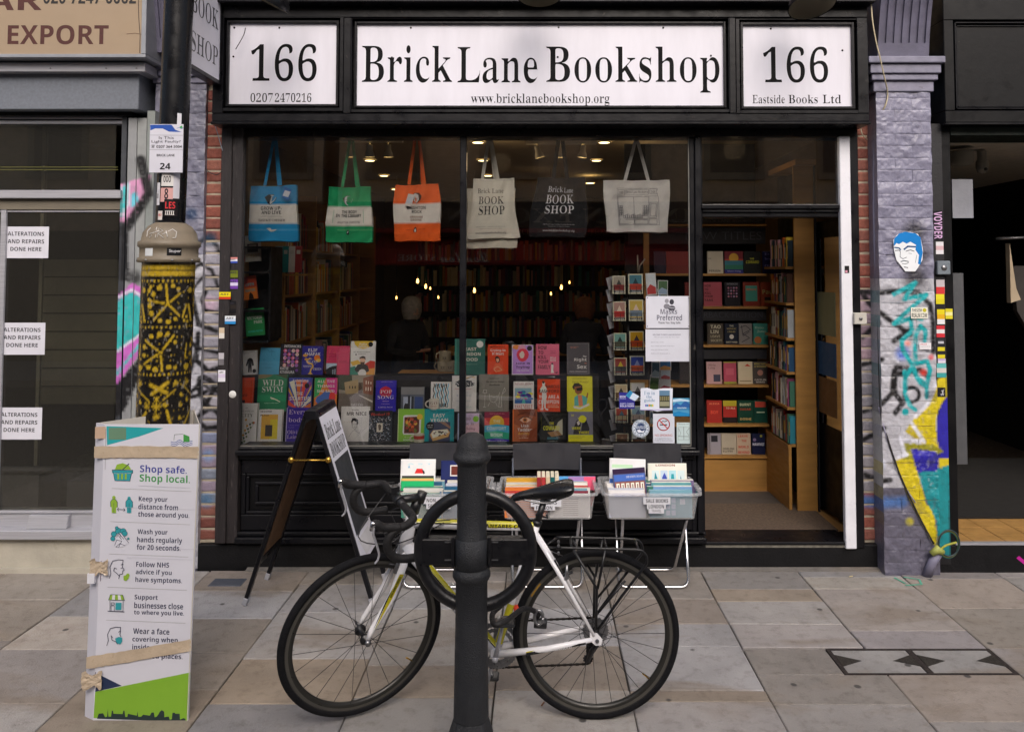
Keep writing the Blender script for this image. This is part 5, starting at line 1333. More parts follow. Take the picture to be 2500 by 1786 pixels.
# ---- left pane, middle row
disp(Z2,96,460,247,700,2,'#c8441c',[(T,'Insatiable',-.0,.46,.68,.56,'#1c1a1c','ital'),('r',.1,.66,.55,1,'#3a1c14'),blob(.3,.85,.22,.14,'#d88a4a',sd=7),('r',.88,0,.9,1,'#a8381a')],'orange book cut off by the left edge of the window, middle row',0)
disp(Z2,291,432,556,745,2,'#2c7a56',[('p',[(0,0),(.5,0),(.45,.05),(.25,.1),(0,.12)],'#7a7050'),('p',[(.55,0),(1,0),(1,.12),(.8,.06)],'#4a5038'),(T,'WILD',.15,.15,.88,.31,'#d8dcc8','serif'),(T,'SWIM',.15,.33,.88,.48,'#d8dcc8','serif'),('r',.0,.55,1,.72,'#2a8a60'),('l',[(.45,.62),(.6,.66),(.8,.74)],.035,'#c8d0b8'),('l',[(.48,.66),(.7,.68)],.02,'#d8c8a8'),(T,'a guide to wild waters',.25,.76,.75,.79,'#a8c8b0'),(T,'KATE REW',.3,.93,.65,.97,'#a8c8b0')],'large green swimming book in the middle row with a lone swimmer',0)
ray=[('p',[(.5,.95),(.5+1.2*math.cos(a),.95-.9*math.sin(a)),(.5+1.2*math.cos(a+.19),.95-.9*math.sin(a+.19))],['#d86a2c','#e8d0b0','#2c4a9a','#e0a03a','#7a3a8a','#d84a3a'][i%6])for i,a in enumerate([.05+.25*k for k in range(13)])]
ray=[('p',[(min(max(x,0),1),min(max(y,0),1))for x,y in op[1]],op[2])for op in ray]
disp(Z2,577,462,787,742,2,'#3a4aa0',ray+[('r',0,.95,1,1,'#1c2a5a'),(T,'Tahmima',.15,.04,.85,.13,'#e8e0dc',SB),(T,'Anam',.28,.17,.62,.26,'#e8e0dc',SB),('c',.8,.24,.11,'#1c1c24'),(T,'THE',.35,.42,.62,.52,'#f0ece8',SB),(T,'STARTUP',.05,.56,.95,.67,'#f0ece8',SB),(T,'WIFE',.25,.71,.8,.83,'#f0ece8',SB)],'book with orange and blue sunburst rays and white capitals',0)
disp(Z2,815,465,1022,722,2,'#d07a3a',[('p',[(0,0),(.5,0),(.2,.5),(0,.6)],'#3aa060'),('p',[(.5,0),(1,0),(1,.5),(.6,.3)],'#c83a8a'),('r',.1,.75,.9,1,'#c8602a'),blob(.5,.68,.4,.26,'#4a6ab0',sd=9,j=.2),blob(.25,.85,.12,.1,'#8a2a8a',sd=2),blob(.8,.6,.15,.2,'#d83a3a',sd=12),(T,'ALL THE',.12,.06,.9,.14,'#f0ecec',SB),(T,'THINGS',.12,.2,.9,.28,'#f0ecec',SB),(T,'SHE SAID',.12,.35,.9,.43,'#f0ecec',SB)],'rainbow coloured book with white capitals behind the folding board',0)
disp(Z2,1042,438,1356,732,2,'#6f665e',[('r',0,0,1,.5,'#8a8478'),('p',[(0,0),(.36,0),(.4,.3),(.2,.42),(0,.4)],'#3a4234'),('p',[(.15,.2),(.55,.12),(.58,.5),(.2,.52)],'#9a8662'),('p',[(.7,.08),(1,0),(1,.55),(.72,.5)],'#7a4a38'),('r',.57,.2,.7,.5,'#5a4c40'),('p',[(.15,.55),(.6,.5),(.9,.6),(1,.8),(1,1),(0,1)],'#6a625c'),('p',[(.58,.55),(.62,.55),(1,.7),(1,.76)],'#b8b4ac'),(T,'EAST END',.36,.78,.72,.84,'#d8d4cc','serif'),(T,'VERNACULAR',.36,.85,.84,.91,'#d8d4cc','serif')]+[('r',.3+.08*i,.3,.33+.08*i,.37,'#3a3428')for i in range(3)]+[('r',.78+.07*i,.15+.02*i,.81+.07*i,.25,'#c8beb0')for i in range(3)]+[('r',.78+.07*i,.33,.81+.07*i,.43,'#c8beb0')for i in range(3)],'large book with a painted street of old houses on the cover',0)
disp(Z2,1383,487,1571,765,2,'#2a1fa0',[blob(.48,.36,.3,.17,'#b8203a',sd=5,j=.08),('r',.28,.36,.7,.52,'#a81c40'),(T,'adventures in pop',.25,.03,.8,.055,'#a8a0d8'),(T,'POP',.22,.31,.8,.42,'#e8e4ec','serif'),(T,'SONG',.1,.48,.9,.6,'#e8e4ec','serif'),(T,'adventures',.35,.65,.65,.68,'#c8a8d8'),(T,'in art & intimacy',.3,.74,.7,.77,'#a890c8'),(T,'LARISSA PHAM',.14,.84,.85,.88,'#c8c0d8','serif')],'violet blue book with a red dome behind white serif capitals',0)
disp(Z2,1618,548,1830,765,2,'#565a66',[('r',0,0,1,.3,'#77787a'),('r',.1,.4,.5,1,'#9aa4b8'),('r',.3,.35,.4,1,'#2c3038'),('r',.45,.38,.55,1,'#2c3038'),('r',.6,.4,.95,1,'#34487a'),blob(.25,.85,.12,.2,'#2a2a2e')],'dim grey and blue photo book standing back behind the green cookbook',0)
disp(Z2,1893,500,2081,755,2,'#d9dce0',[('l',[(.14+.1*i+.03*math.sin(j*1.3+i),.06+.055*j)for j in range(15)],.045,['#1c1c20','#5aa8c8'][i%2])for i in range(8)]+[(T,'FILTHY',.2,.08,.8,.2,'#1c1c20',SB),(T,'ANIMALS',.35,.72,.85,.86,'#1c1c20',SB)],'white book with wavy blue and black vertical lines',0)
disp(ZR,10,430,228,757,2,'#d4d8e0',[('l',[(.55,.08),(.8,.03),(.95,.06)],.03,'#c8a83a'),('l',[(.5,.12),(.9,.0)],.02,'#3a5a8a'),blob(.5,.23,.4,.1,'#26303c',n=30,j=.18),(T,'NOISE',.14,.18,.86,.28,'#dce0e4','serif'),(T,'a flaw in human judgement',.1,.36,.8,.39,'#b86a6a'),(T,'DANIEL',.3,.45,.7,.5,'#8898a8','serif'),(T,'KAHNEMAN',.2,.53,.8,.58,'#8898a8','serif'),(T,'OLIVIER SIBONY',.2,.68,.8,.73,'#98a4b0','serif'),(T,'CASS R SUNSTEIN',.2,.85,.8,.9,'#88a8a0','serif')],'white book with a dark scribbled title box split by the centre mullion',0)
# ---- left pane, bottom row
leafs=[x for k in range(14)for x in [blob(.3+.12*math.sin(k*2.1)+.03*k,.95-.035*k*1.05,.055,.03,['#4a5a4a','#6a7a5a','#b8862a'][k%3],n=8,sd=k)]]
disp(Z2,98,700,282,1074,1,'#c9cfca',[(T,'THE',.38,.1,.52,.125,'#6a706a','serif'),(T,'BOTANICAL',.03,.17,.85,.21,'#5a625c','ital'),(T,'CITY',.2,.25,.8,.33,'#5a625c','serif'),('l',[(.35,.98),(.38,.75),(.5,.6),(.45,.42)],.012,'#4a5a4a'),('l',[(.38,.78),(.65,.68),(.85,.5)],.01,'#4a5a4a'),('l',[(.37,.85),(.15,.7),(.1,.55)],.01,'#4a5a4a')]+leafs+[blob(.45,.4,.05,.03,'#b8862a',sd=4),blob(.85,.47,.05,.03,'#a8562a',sd=5),blob(.12,.52,.05,.03,'#b8862a',sd=6)],'pale green white book of flower stems at the bottom left of the window',0)
disp(Z2,297,757,515,1074,1,'#cfc9dc',[(T,'SECOND',.06,.03,.55,.08,'#33303a',SB),('r',.12,.14,.82,.84,'#d89a3c'),('r',.5,.28,.82,.84,'#c8b82e'),('p',[(.12,.5),(.5,.6),(.5,.84),(.12,.84)],'#d8a030'),(T,'PLACE',.07,.14,.42,.19,'#33303a',SB),('r',.3,.44,.6,.76,'#3c3632'),(T,'RACHEL CUSK',.03,.9,.84,.95,'#33303a',SB)],'lilac white book with orange panel and dark oblong in the bottom row',0)
disp(Z2,553,740,806,1074,1,'#33208c',[('r',0,0,.03,1,'#a8a0c8'),('r',0,.985,1,1,'#a8a0c8'),(T,'Every',.08,.05,.72,.21,'#b8a8e4','serif'),(T,'body',.08,.27,.66,.42,'#b8a8e4','serif'),(T,'A Book About',.08,.46,.48,.49,'#8070c8','serif'),(T,'Freedom',.08,.52,.3,.55,'#8070c8','serif'),(T,'Olivia',.06,.61,.52,.71,'#b8a8e4','serif'),(T,'Laing',.06,.74,.5,.86,'#b8a8e4','serif')],'purple book with lilac serif words partly behind the folding board',0)
disp(Z2,1060,730,1320,1078,1,'#d2d2d8',[(T,'BECOMING',.38,.075,.62,.1,'#3a3a40',SB),(T,'MR NICE',.2,.14,.9,.23,'#1e1e22',SB),('l',[(.38,.3),(.74,.3),(.74,.62),(.38,.62),(.38,.3)],.006,'#a8a8b0'),('p',[(.36,.38),(.4,.31),(.5,.3),(.6,.34),(.62,.44),(.57,.5),(.55,.4),(.45,.37),(.4,.42),(.4,.5)],'#26262a'),('l',[(.41,.42),(.42,.55),(.5,.6),(.57,.54),(.58,.44)],.01,'#3a3a40'),('l',[(.45,.47),(.48,.465)],.012,'#3a3a40'),('l',[(.52,.465),(.55,.47)],.012,'#3a3a40'),('l',[(.46,.54),(.53,.54)],.01,'#3a3a40'),('l',[(.3,.8),(.4,.66),(.5,.62),(.66,.7),(.72,.62)],.01,'#7a7a84'),('l',[(.5,.85),(.7,.7),(.9,.55)],.008,'#a0a0a8'),(T,'DAVID LEIGH',.55,.93,.8,.96,'#55555c')],'white book with a pencil portrait of a dark haired man',0)
r9=random.Random(9);stat=[('r',a,b,a+r9.uniform(.01,.05),b+r9.uniform(.006,.02),r9.choice(['#9fb0c4','#3a4450','#c8d4e0','#14161a']))for a,b in [(r9.uniform(.02,.93),r9.uniform(.13,.86))for _ in range(330)]]
disp(Z2,1320,768,1532,1078,1,'#2a3038',stat+[('r',.36,.36,.62,.62,'#c4c0b4'),('p',[(.42,.42),(.5,.38),(.56,.44),(.54,.56),(.46,.58)],'#5a5048'),('r',0,0,1,.12,'#1a1a1e'),(T,'Checkout 19',.1,.05,.9,.14,'#b83a2a','script'),('r',.04,.88,.94,.96,'#1a1a1e'),(T,'CLAIRE LOUISE BENNETT',.07,.895,.9,.945,'#c8c8cc',SB)],'book covered in grey television static with a tiny portrait',0)
food=[blob(.28+.4*random.Random(k).random(),.26+.36*random.Random(k+50).random(),.06,.05,['#8a3a22','#c8602a','#5a6a2a','#d8a040','#3a2a1c','#a84a3a'][k%6],n=7,sd=k)for k in range(26)]
disp(Z2,1588,752,1833,1078,1,'#7ab03a',[('r',.0,.985,1,1,'#c8d8b0'),('r',0,0,.02,1,'#c8d8b0'),('p',[(.2,.2),(.26,.17),(.84,.17),(.88,.21),(.86,.66),(.8,.72),(.22,.72),(.18,.66)],'#d8dcd0'),('p',[(.24,.23),(.8,.21),(.8,.64),(.74,.68),(.24,.68)],'#5a2c1a')]+food+[('c',.82,.22,.11,'#d8a83a'),(T,'the green',.25,.77,.5,.81,'#d8e4c0','ital'),(T,'ROASTING',.22,.84,.62,.89,'#e0ecd0',SB)],'lime green cookbook with a dish of roast vegetables',0)
tart=[blob(.3+.45*random.Random(k+9).random(),.62+.14*random.Random(k+70).random(),.04,.02,['#3a4a34','#d8d4c4','#5a3a3a'][k%3],n=6,sd=k)for k in range(22)]
disp(Z2,1831,752,2104,1072,1,'#1a8a94',[(T,'WHAT VEGANS EAT',.2,.05,.82,.085,'#0f3a40',SB),(T,'EASY',.3,.13,.7,.23,'#e4ecec',SB),(T,'VEGAN',.2,.26,.8,.36,'#e4ecec',SB),('r',.16,.36,.88,.92,'#3a4058'),('p',[(.5,.36),(.7,.36),(.9,.5),(.88,.56),(.7,.46)],'#8a6a58'),('p',[(.2,.72),(.3,.6),(.8,.56),(.88,.66),(.82,.78),(.3,.9)],'#b8925a'),('p',[(.24,.7),(.32,.6),(.78,.57),(.84,.66),(.3,.82)],'#d8d0b8')]+tart+[('c',.2,.48,.14,'#1a1c20'),(T,'over 140',.11,.44,.29,.47,'#d8d8d8'),(T,'recipes',.12,.50,.28,.53,'#d8d8d8'),(T,'BRETT COBLEY',.33,.955,.68,.985,'#d8e4e4',SB)],'teal vegan cookbook with a tart on a tray',0)
disp(ZR,62,768,253,1046,1,'#b8a8c8',[('r',0,0,.4,1,'#9aa8c8'),('p',[(.3,.4),(1,.3),(1,1),(.3,1)],'#d0a8b8'),('p',[(.3,.7),(1,.6),(1,1),(.2,1)],'#c8b8a8'),(T,'no',.38,.13,.6,.22,'#6a4a5a','serif'),(T,'one is',.2,.28,.75,.37,'#6a4a5a','serif'),(T,'talking',.2,.44,.82,.55,'#7a3a5a','serif'),(T,'about',.22,.6,.75,.68,'#a05a6a','serif'),(T,'this',.3,.74,.6,.82,'#6a5a9a','serif'),('c',.85,.18,.14,'#7ab03a')],'pastel lilac and peach book half hidden by the centre mullion and bollard',0)
# ---- right pane
disp(ZR,35,100,306,430,3,'#2a6058',[('r',0,0,.07,1,'#3a7a70'),('c',.83,.15,.115,'#dcd4c4'),(T,'EAST',.34,.24,.72,.33,'#e0c4bc',SB),(T,'LONDON',.2,.38,.86,.47,'#e0c4bc',SB),(T,'FOOD',.3,.53,.76,.62,'#e0c4bc',SB),(T,'the people the places',.35,.7,.75,.72,'#a8b8a8')],'dark green food book behind the mullion at the left of the right pane',0)
disp(ZR,331,150,515,427,3,'#c8401c',[(T,'MICHELLE ZAUNER',.12,.06,.85,.09,'#2a1410',SB),(T,'Crying in',.13,.15,.86,.25,'#e8e0d8',SB),(T,'H Mart',.22,.26,.78,.35,'#e8e0d8',SB),('p',[(.38,.52),(.36,.42),(.45,.38),(.56,.42),(.6,.52),(.56,.6),(.42,.6)],'#2a1c1a'),('p',[(.42,.46),(.54,.46),(.56,.54),(.48,.59),(.42,.54)],'#c89a80'),('p',[(.28,.76),(.4,.62),(.58,.62),(.72,.74),(.8,.86),(.6,.92),(.3,.88)],'#c85a38'),('l',[(.3,.8),(.5,.72),(.7,.84),(.4,.9),(.3,.8)],.02,'#e0a880'),('r',0,.985,1,1,'#e0c8a8')],'bright orange red book with a small seated girl',0)
disp(ZR,549,152,740,440,3,'#a47cc4',[('r',0,0,1,.02,'#d8d0e4'),('r',0,.97,1,1,'#d8d0e4'),('r',0,0,.03,1,'#d8d0e4'),('r',.97,0,1,1,'#d8d0e4'),blob(.2,.08,.18,.08,'#d87a3a',sd=4),blob(.46,.1,.2,.1,'#d88aa8',sd=8),blob(.5,.34,.28,.22,'#c8384c',sd=6,j=.08),blob(.47,.34,.12,.12,'#e8b8b0',sd=9),('c',.82,.12,.12,'#1c1c24'),(T,'Jane is',.16,.58,.84,.67,'#2a1c40',SB),(T,'Trying',.18,.7,.82,.8,'#2a1c40',SB),(T,'Isy Suttie',.22,.83,.8,.89,'#e8e0f0',SB)],'lilac book with white edge and a red haired head upside down',0)
disp(ZR,763,146,972,437,3,'#c4607c',[(T,'HOW',.1,.06,.47,.18,'#26161c',SB),(T,'TO',.1,.22,.32,.33,'#26161c',SB),(T,'KILL',.1,.37,.45,.48,'#26161c',SB),(T,'YOUR',.1,.52,.55,.63,'#26161c',SB),(T,'FAMILY',.1,.68,.62,.81,'#26161c',SB),(T,'They say',.62,.22,.85,.25,'#7a2a40'),(T,'hard work',.62,.28,.85,.31,'#7a2a40'),(T,'BELLA',.62,.42,.86,.48,'#e8c8d0',SB),(T,'MACKIE',.62,.5,.86,.56,'#e8c8d0',SB),('p',[(.66,.66),(.72,.63),(.76,.7),(.74,.84),(.78,.94),(.64,.94),(.66,.8)],'#e0d4d4'),('c',.7,.64,.04,'#2a1a1e'),('p',[(.8,.93),(.95,.9),(.9,.95)],'#26161c')],'pink book with big dark red capitals stacked down the left',0)
disp(ZR,1042,133,1245,432,3,'#4a484e',[('l',[(.04,.03),(.96,.03),(.96,.97),(.04,.97),(.04,.03)],.008,'#8a888c'),(T,'more like an',.16,.12,.5,.14,'#c8745a'),(T,'and a longing',.16,.16,.42,.18,'#c8745a'),(T,'The',.7,.4,.86,.46,'#d8d4d8',SB),(T,'Right',.32,.48,.87,.6,'#e4e0e4',SB),(T,'to',.78,.62,.86,.66,'#c8745a',SB),(T,'Sex',.44,.69,.87,.81,'#e4e0e4',SB),(T,'AMIA SRINIVASAN',.1,.88,.88,.92,'#a8a4a8',SB)],'slate grey book with white title words set to the right',0)
wl_='#c4c2be'
disp(ZR,254,418,519,754,2,'#77756f',[(T,'FRIDA RAMSTEDT',.35,.1,.68,.13,'#2a2a28',SB),(T,'The Interior Design',.22,.18,.85,.23,'#232322',SB),(T,'Handbook',.35,.26,.7,.31,'#232322',SB),('l',[(.13,.5),(.15,.42),(.25,.42),(.26,.5),(.13,.5)],.008,wl_),('l',[(.2,.5),(.19,.86),(.14,.88),(.24,.88)],.008,wl_),('l',[(.34,.52),(.38,.72),(.5,.76),(.6,.7),(.62,.58),(.5,.62),(.4,.58)],.008,wl_),('l',[(.36,.76),(.3,.86)],.008,wl_),('l',[(.56,.76),(.62,.86)],.008,wl_),('l',[(.7,.48),(.66,.58),(.7,.7),(.66,.88),(.76,.88),(.76,.6),(.8,.48),(.86,.36),(.9,.44),(.8,.52)],.008,wl_),(T,'particular',.4,.94,.62,.96,'#2a2a28')],'large grey book with white line drawings of furniture',0)
mos=[blob(.5+.36*(random.Random(k).random()*2-1),.46+.14*(random.Random(k+5).random()*2-1),.14,.05,['#3a2a8a','#6a2a8a','#c8c43a','#2a6aa0','#a83a6a','#2a9a9a'][k%6],n=7,sd=k)for k in range(16)]
disp(ZR,563,482,745,757,2,'#d2d4da',[(T,'NATASHA BROWN',.06,.05,.94,.12,'#8a3a34','serif'),('r',.06,.22,.88,.73,'#7aa0b0')]+mos+[('p',[(.06,.6),(.88,.58),(.88,.73),(.06,.73)],'#2a5a9a'),('p',[(.4,.73),(.5,.5),(.6,.73)],'#4aa8a0'),(T,'ASSEMBLY',.04,.76,.96,.92,'#a82a24','serif')],'white book with a small bright mosaic landscape and red title',0)
disp(ZR,778,462,980,757,2,'#c8421c',[('p',[(.2,.1),(.28,.04),(.34,.12),(.32,.2),(.4,.26),(.44,.4),(.1,.42),(.12,.3),(.22,.2)],'#d8c8c0'),('c',.26,.09,.06,'#4a2c20'),(T,'MARCUS',.38,.18,.96,.28,'#201414',SB),(T,'RASHFORD',.06,.32,.96,.42,'#201414',SB),(T,'YOU ARE A',.06,.49,.96,.6,'#ece4e0',SB),(T,'CHAMPION',.05,.64,.95,.76,'#ece4e0',SB),(T,'how to be the',.45,.79,.9,.82,'#e8c0a8',SB),(T,'BEST YOU CAN BE',.45,.84,.95,.88,'#e8c0a8',SB),('p',[(.2,.42),(.4,.42),(.36,.9),(.3,.9),(.28,.6),(.24,.9),(.18,.9)],'#d8d0cc'),('p',[(.1,.94),(.26,.88),(.26,.95)],'#e4e0e0'),('p',[(.34,.88),(.48,.92),(.46,.97),(.34,.94)],'#e4e0e0')],'orange book with black and white capitals over a standing player',0)
disp(ZR,1044,436,1271,752,2,'#cfc433',[(T,'Little People BIG DREAMS',.2,.05,.8,.08,'#5a5420'),(T,'Stevie Wonder',.2,.12,.85,.19,'#7a6420','ital'),('p',[(.2,.3),(.28,.2),(.45,.19),(.6,.26),(.6,.36),(.52,.34),(.4,.3),(.26,.38)],'#1f1b1a'),('p',[(.28,.3),(.56,.28),(.62,.38),(.56,.48),(.42,.52),(.32,.46)],'#8a5638'),('p',[(.36,.34),(.6,.3),(.62,.37),(.52,.42),(.38,.41)],'#1c1a1a'),('p',[(.28,.6),(.42,.52),(.62,.54),(.8,.6),(.76,.84),(.28,.84)],'#5aa8a4'),('p',[(.42,.53),(.58,.54),(.62,.84),(.46,.84)],'#d87a58'),('p',[(.74,.6),(.8,.46),(.84,.48),(.8,.62)],'#8a5638'),('p',[(.24,.84),(.5,.88),(.86,.76),(.88,.82),(.5,.94),(.26,.9)],'#e8e4dc')],'yellow book with a drawn boy in dark glasses and teal jacket',0)
disp(ZR,302,757,523,1050,1,'#7a2440',[('r',0,.18,1,.4,'#b83a34'),('c',.5,.33,.3,'#d8a030'),(T,'FROM THE BESTSELLING',.2,.04,.8,.06,'#c88a90',SB),(T,'THE',.35,.24,.64,.33,'#e8c8a0',SB),('p',[(0,.42),(.5,.37),(1,.42),(1,.66),(0,.66)],'#3a98b8'),(T,'COMFORT',.1,.45,.88,.55,'#b8dce0',SB),('p',[(0,.62),(.5,.58),(1,.64),(1,.84),(0,.84)],'#2a9a78'),(T,'BOOK',.25,.65,.75,.75,'#b8e0c8',SB),('p',[(0,.83),(.5,.8),(1,.84),(1,1),(0,1)],'#3a2c9a'),(T,'Matt Haig',.1,.86,.9,.96,'#dcd4ec','sans')],'book of coloured bands with a yellow sun above blue green and violet',0)
disp(ZR,555,733,775,1054,1,'#8a4a2c',[('r',0,0,.04,1,'#c86a38'),('p',[(.2,.0),(.9,.0),(.95,.2),(.3,.14)],'#6a3420'),('p',[(.28,.3),(.42,.23),(.6,.23),(.76,.3),(.6,.37),(.42,.37)],'#c8a088'),('c',.5,.3,.09,'#a8602c'),('c',.5,.3,.04,'#1c1410'),('l',[(.25,.3),(.42,.21),(.62,.21),(.8,.3)],.03,'#3a1c10'),('l',[(.2,.16),(.5,.08),(.85,.14)],.04,'#5a2c18'),('p',[(.05,.4),(.3,.5),(.3,.9),(.05,1)],'#a05a38'),(T,'Lisa',.34,.42,.64,.5,'#ece4e0',SB),(T,'Taddeo',.2,.53,.8,.62,'#ece4e0',SB),(T,'Animal',.22,.64,.78,.72,'#d8943a',SB),(T,'from the number one',.25,.8,.72,.82,'#d8b8a8'),('p',[(.7,.6),(1,.5),(1,1),(.6,1)],'#7a3c24')],'brown book with a close-up of an eye',0)
disp(ZR,806,760,1002,1052,1,'#181a18',[('l',[(.03,.14),(.03,.5)],.02,'#5a5a1c'),('p',[(.6,.6),(.8,.3),(1,.2),(1,.7),(.7,.62)],'#a8a898'),(T,'THE',.4,.3,.6,.38,'#c8c41c',SB),(T,'COWARD',.12,.42,.86,.55,'#d8d41c',SB),('p',[(.3,.62),(.8,.56),(.98,.7),(.5,.76)],'#8a6a44'),('r',.3,.76,.8,.84,'#2a5a6a'),(T,'Jarred McGinnis',.26,.88,.76,.93,'#d8d8d4',SB),(T,'a novel of exceptional power',.2,.05,.8,.08,'#5a5a54')],'black book with acid yellow title and a pale light beam',0)
disp(ZR,1054,755,1275,1055,1,'#6f7080',[('r',0,.7,1,1,'#cfca1c'),(T,'IF',.13,.08,.24,.14,'#c8c42a',SB),('p',[(.2,.68),(.24,.45),(.32,.28),(.46,.22),(.52,.36),(.48,.5),(.52,.68)],'#2a2830'),('p',[(.5,.68),(.56,.4),(.6,.22),(.72,.2),(.78,.34),(.86,.5),(.84,.68)],'#1f1e26'),('p',[(.34,.32),(.44,.26),(.48,.36),(.4,.42)],'#b8b4b8'),('c',.58,.22,.15,'#d0ca20'),(T,'YOU',.38,.17,.74,.25,'#e8e444',SB),(T,'WERE',.14,.46,.5,.54,'#d8d42c',SB),(T,'THERE',.42,.59,.84,.67,'#e0dc2c',SB),(T,'missing people and',.06,.74,.65,.77,'#6a681c'),(T,'the marks they leave',.06,.79,.55,.82,'#6a681c'),(T,'Francisco Garcia',.08,.93,.5,.95,'#6a681c')],'yellow and grey book with two figures at its bottom right of the middle stack',0)
# ---- books in the dark unit
def ubook(zf,x0,y0,x1,y1,col,ops,label,rot,zfl,Y=5.44):
    u0,v0=zf(x0,y0);u1,v1=zf(x1,y1);a,b,c_,d=RX(u0,v0,u1,v1,Y);make_book((a+b)/2,Y,c_,b-a,d-c_,.016,ops,label,rot,5,col)
ubook(Z1,135,285,200,520,'#a8322c',[('r',.5,0,1,1,'#8a2420')],'red book standing on top of the black unit beside the street book',-5,0,5.48)
ubook(Z1,185,280,328,521,'#aeaaa2',[('r',.15,.32,.85,.65,'#3a3634'),('r',.25,.36,.75,.44,'#8a847c'),(T,'CABLE',.2,.06,.8,.14,'#77736c','serif'),(T,'STREET',.05,.72,.95,.83,'#a8905c',SB)],'grey book with an old photograph band on top of the black unit',-4,0,5.45)
ubook(Z1,130,670,172,868,'#2a4a7a',[('r',.2,.2,.8,.3,'#5a7aa8')],'narrow blue book at the left of the upper shelf of the black unit',-8,0,5.47)
ubook(Z1,168,655,300,870,'#a8402a',[('r',0,.5,1,1,'#c8702a'),(T,'OPEN',.25,.3,.85,.43,'#3a9aa0',SB),(T,'WATER',.2,.56,.9,.68,'#3a9aa0',SB),('p',[(.4,1),(.45,.78),(.55,.7),(.7,.8),(.75,1)],'#2a1c18'),('p',[(.0,0),(.5,0),(.4,.3),(0,.4)],'#7a2a2a')],'sunset orange book with teal lettering in the black unit',-9,0,5.44)
ubook(Z1,96,955,200,1215,'#2a2022',[(T,'Dark',.1,.38,.8,.55,'#8a2a22','ital'),('r',.3,.8,.7,.82,'#6a2a28')],'black book with red writing on the lower shelf of the black unit',-5,0,5.46)
ubook(Z1,196,955,364,1205,'#2c8a50',[(T,'VICTORIA',.1,.28,.92,.4,'#e0ece0',SB),(T,'PARK',.46,.44,.92,.56,'#e0ece0',SB),(T,'GEMMA REEVES',.12,.8,.92,.87,'#3ab8b0',SB)]+[('l',[(.1+.12*i,.12+.04*(i%2)),(.14+.12*i,.15)],.012,'#1c5a34')for i in range(7)]+[('l',[(.1+.12*i,.66+.04*(i%2)),(.14+.12*i,.69)],.012,'#1c5a34')for i in range(7)],'bright green book tilted on the lower shelf of the black unit',-6,0,5.43)
# books on the ply shelf behind
def plain(zf,x0,y0,x1,y1,Y,col,label,rot=0):
    u0,v0=zf(x0,y0);u1,v1=zf(x1,y1);a,b,c_,d=RX(u0,v0,u1,v1,Y);make_book((a+b)/2,Y,c_,b-a,d-c_,.02,[('r',.2,.15,.8,.3,'#9a968c')],label,rot,3,col)
m=MB();a,b,c_,d=RX(605,608,690,612,5.98);m.box(a,5.95,c_,b,6.09,d);m.build('shelf',M['ply'],LW)
for x0,x1,cl,lb in ((455,525,'#5f7a80','pale blue'),(527,580,'#1c6a6a','teal'),(583,640,'#a8a49c','white with blue mark'),(642,700,'#7a2424','dark red')):
    plain(Z1,x0,380,x1,622,6.0,cl,lb+' cover book standing on the upper plywood shelf behind the black unit')

# ---- mugs
def mug(u,v,Y,r,h,ops,label,hs=-1,col='#d8d4ca'):
    p=W(u,v,Y);t=thing('mug',label,'mug',p,'mugs in the window')
    MB().lathe([(0,0),(r*.96,0),(r,.006),(r,h),(r*.93,h),(r*.93,.01),(0,.01)],p,26,col=C(col)).build('mug_body',M['cover'],t)
    MB().tube([p+Vector((hs*(r*.9+.022*math.sin(a)*1.2),0,h*.5+h*.34*math.cos(a)))for a in [math.pi*i/10 for i in range(11)]],.0048,8,col=C(col)).build('handle',M['cover'],t)
    s=MB()
    for tx,z0,z1,wd,cl,f in ops:
        s.text(tx,p+Vector((-wd/2,0,z0)),(wd,0,0),(0,0,z1-z0),C(cl),f,fn=lambda q:Vector((p.x+math.sin((q.x-p.x)/r)*(r+.0008),p.y-math.cos((q.x-p.x)/r)*(r+.0008),q.z)))
    if s.v:s.build('mug_print',M['cover'],t)
    return t
mug(*Z2(1927,748),5.27,.034,.064,[('GO',.034,.052,.045,'#6a2c20','serif'),('away',.012,.030,.044,'#8a4a34','ital')],'white mug saying go away standing before the wavy lined book',-1)
mug(*Z2(1786,1068),5.19,.034,.062,[('TEA',.008,.018,.02,'#6a6a5a','sansb')],'cream mug with a red band standing before the lime cookbook',-1,'#cfcab8')
p=W(*Z2(1786,1068),5.19);MB().lathe([(.0344,.034),(.0344,.056)],p,26,col=C('#b83a2a')).build('red_band',M['cover'])
bpy.data.objects['red_band'].parent=bpy.data.objects['mug.001'];bpy.data.objects['red_band'].location=-wloc(bpy.data.objects['mug.001'])
for i,(x,y)in enumerate(((2010,400),(2075,400),(2025,312))):
    mug(*Z2(x,y),5.75,.042,.075,[('xx',.02,.04,.03,'#4a4038','sansb')],['dim mug at the left of the little mug stack behind the dark green book','dim mug at the right of the little mug stack behind the dark green book','topmost dim mug of the little stack behind the dark green book'][i],-1,'#8a7f6a')
pm=W(*Z2(2060,400),5.75);MB().box(pm.x-.35,5.68,pm.z-.02,pm.x+.2,5.85,pm.z-.001).build('mug_shelf',M['ply'],IN)

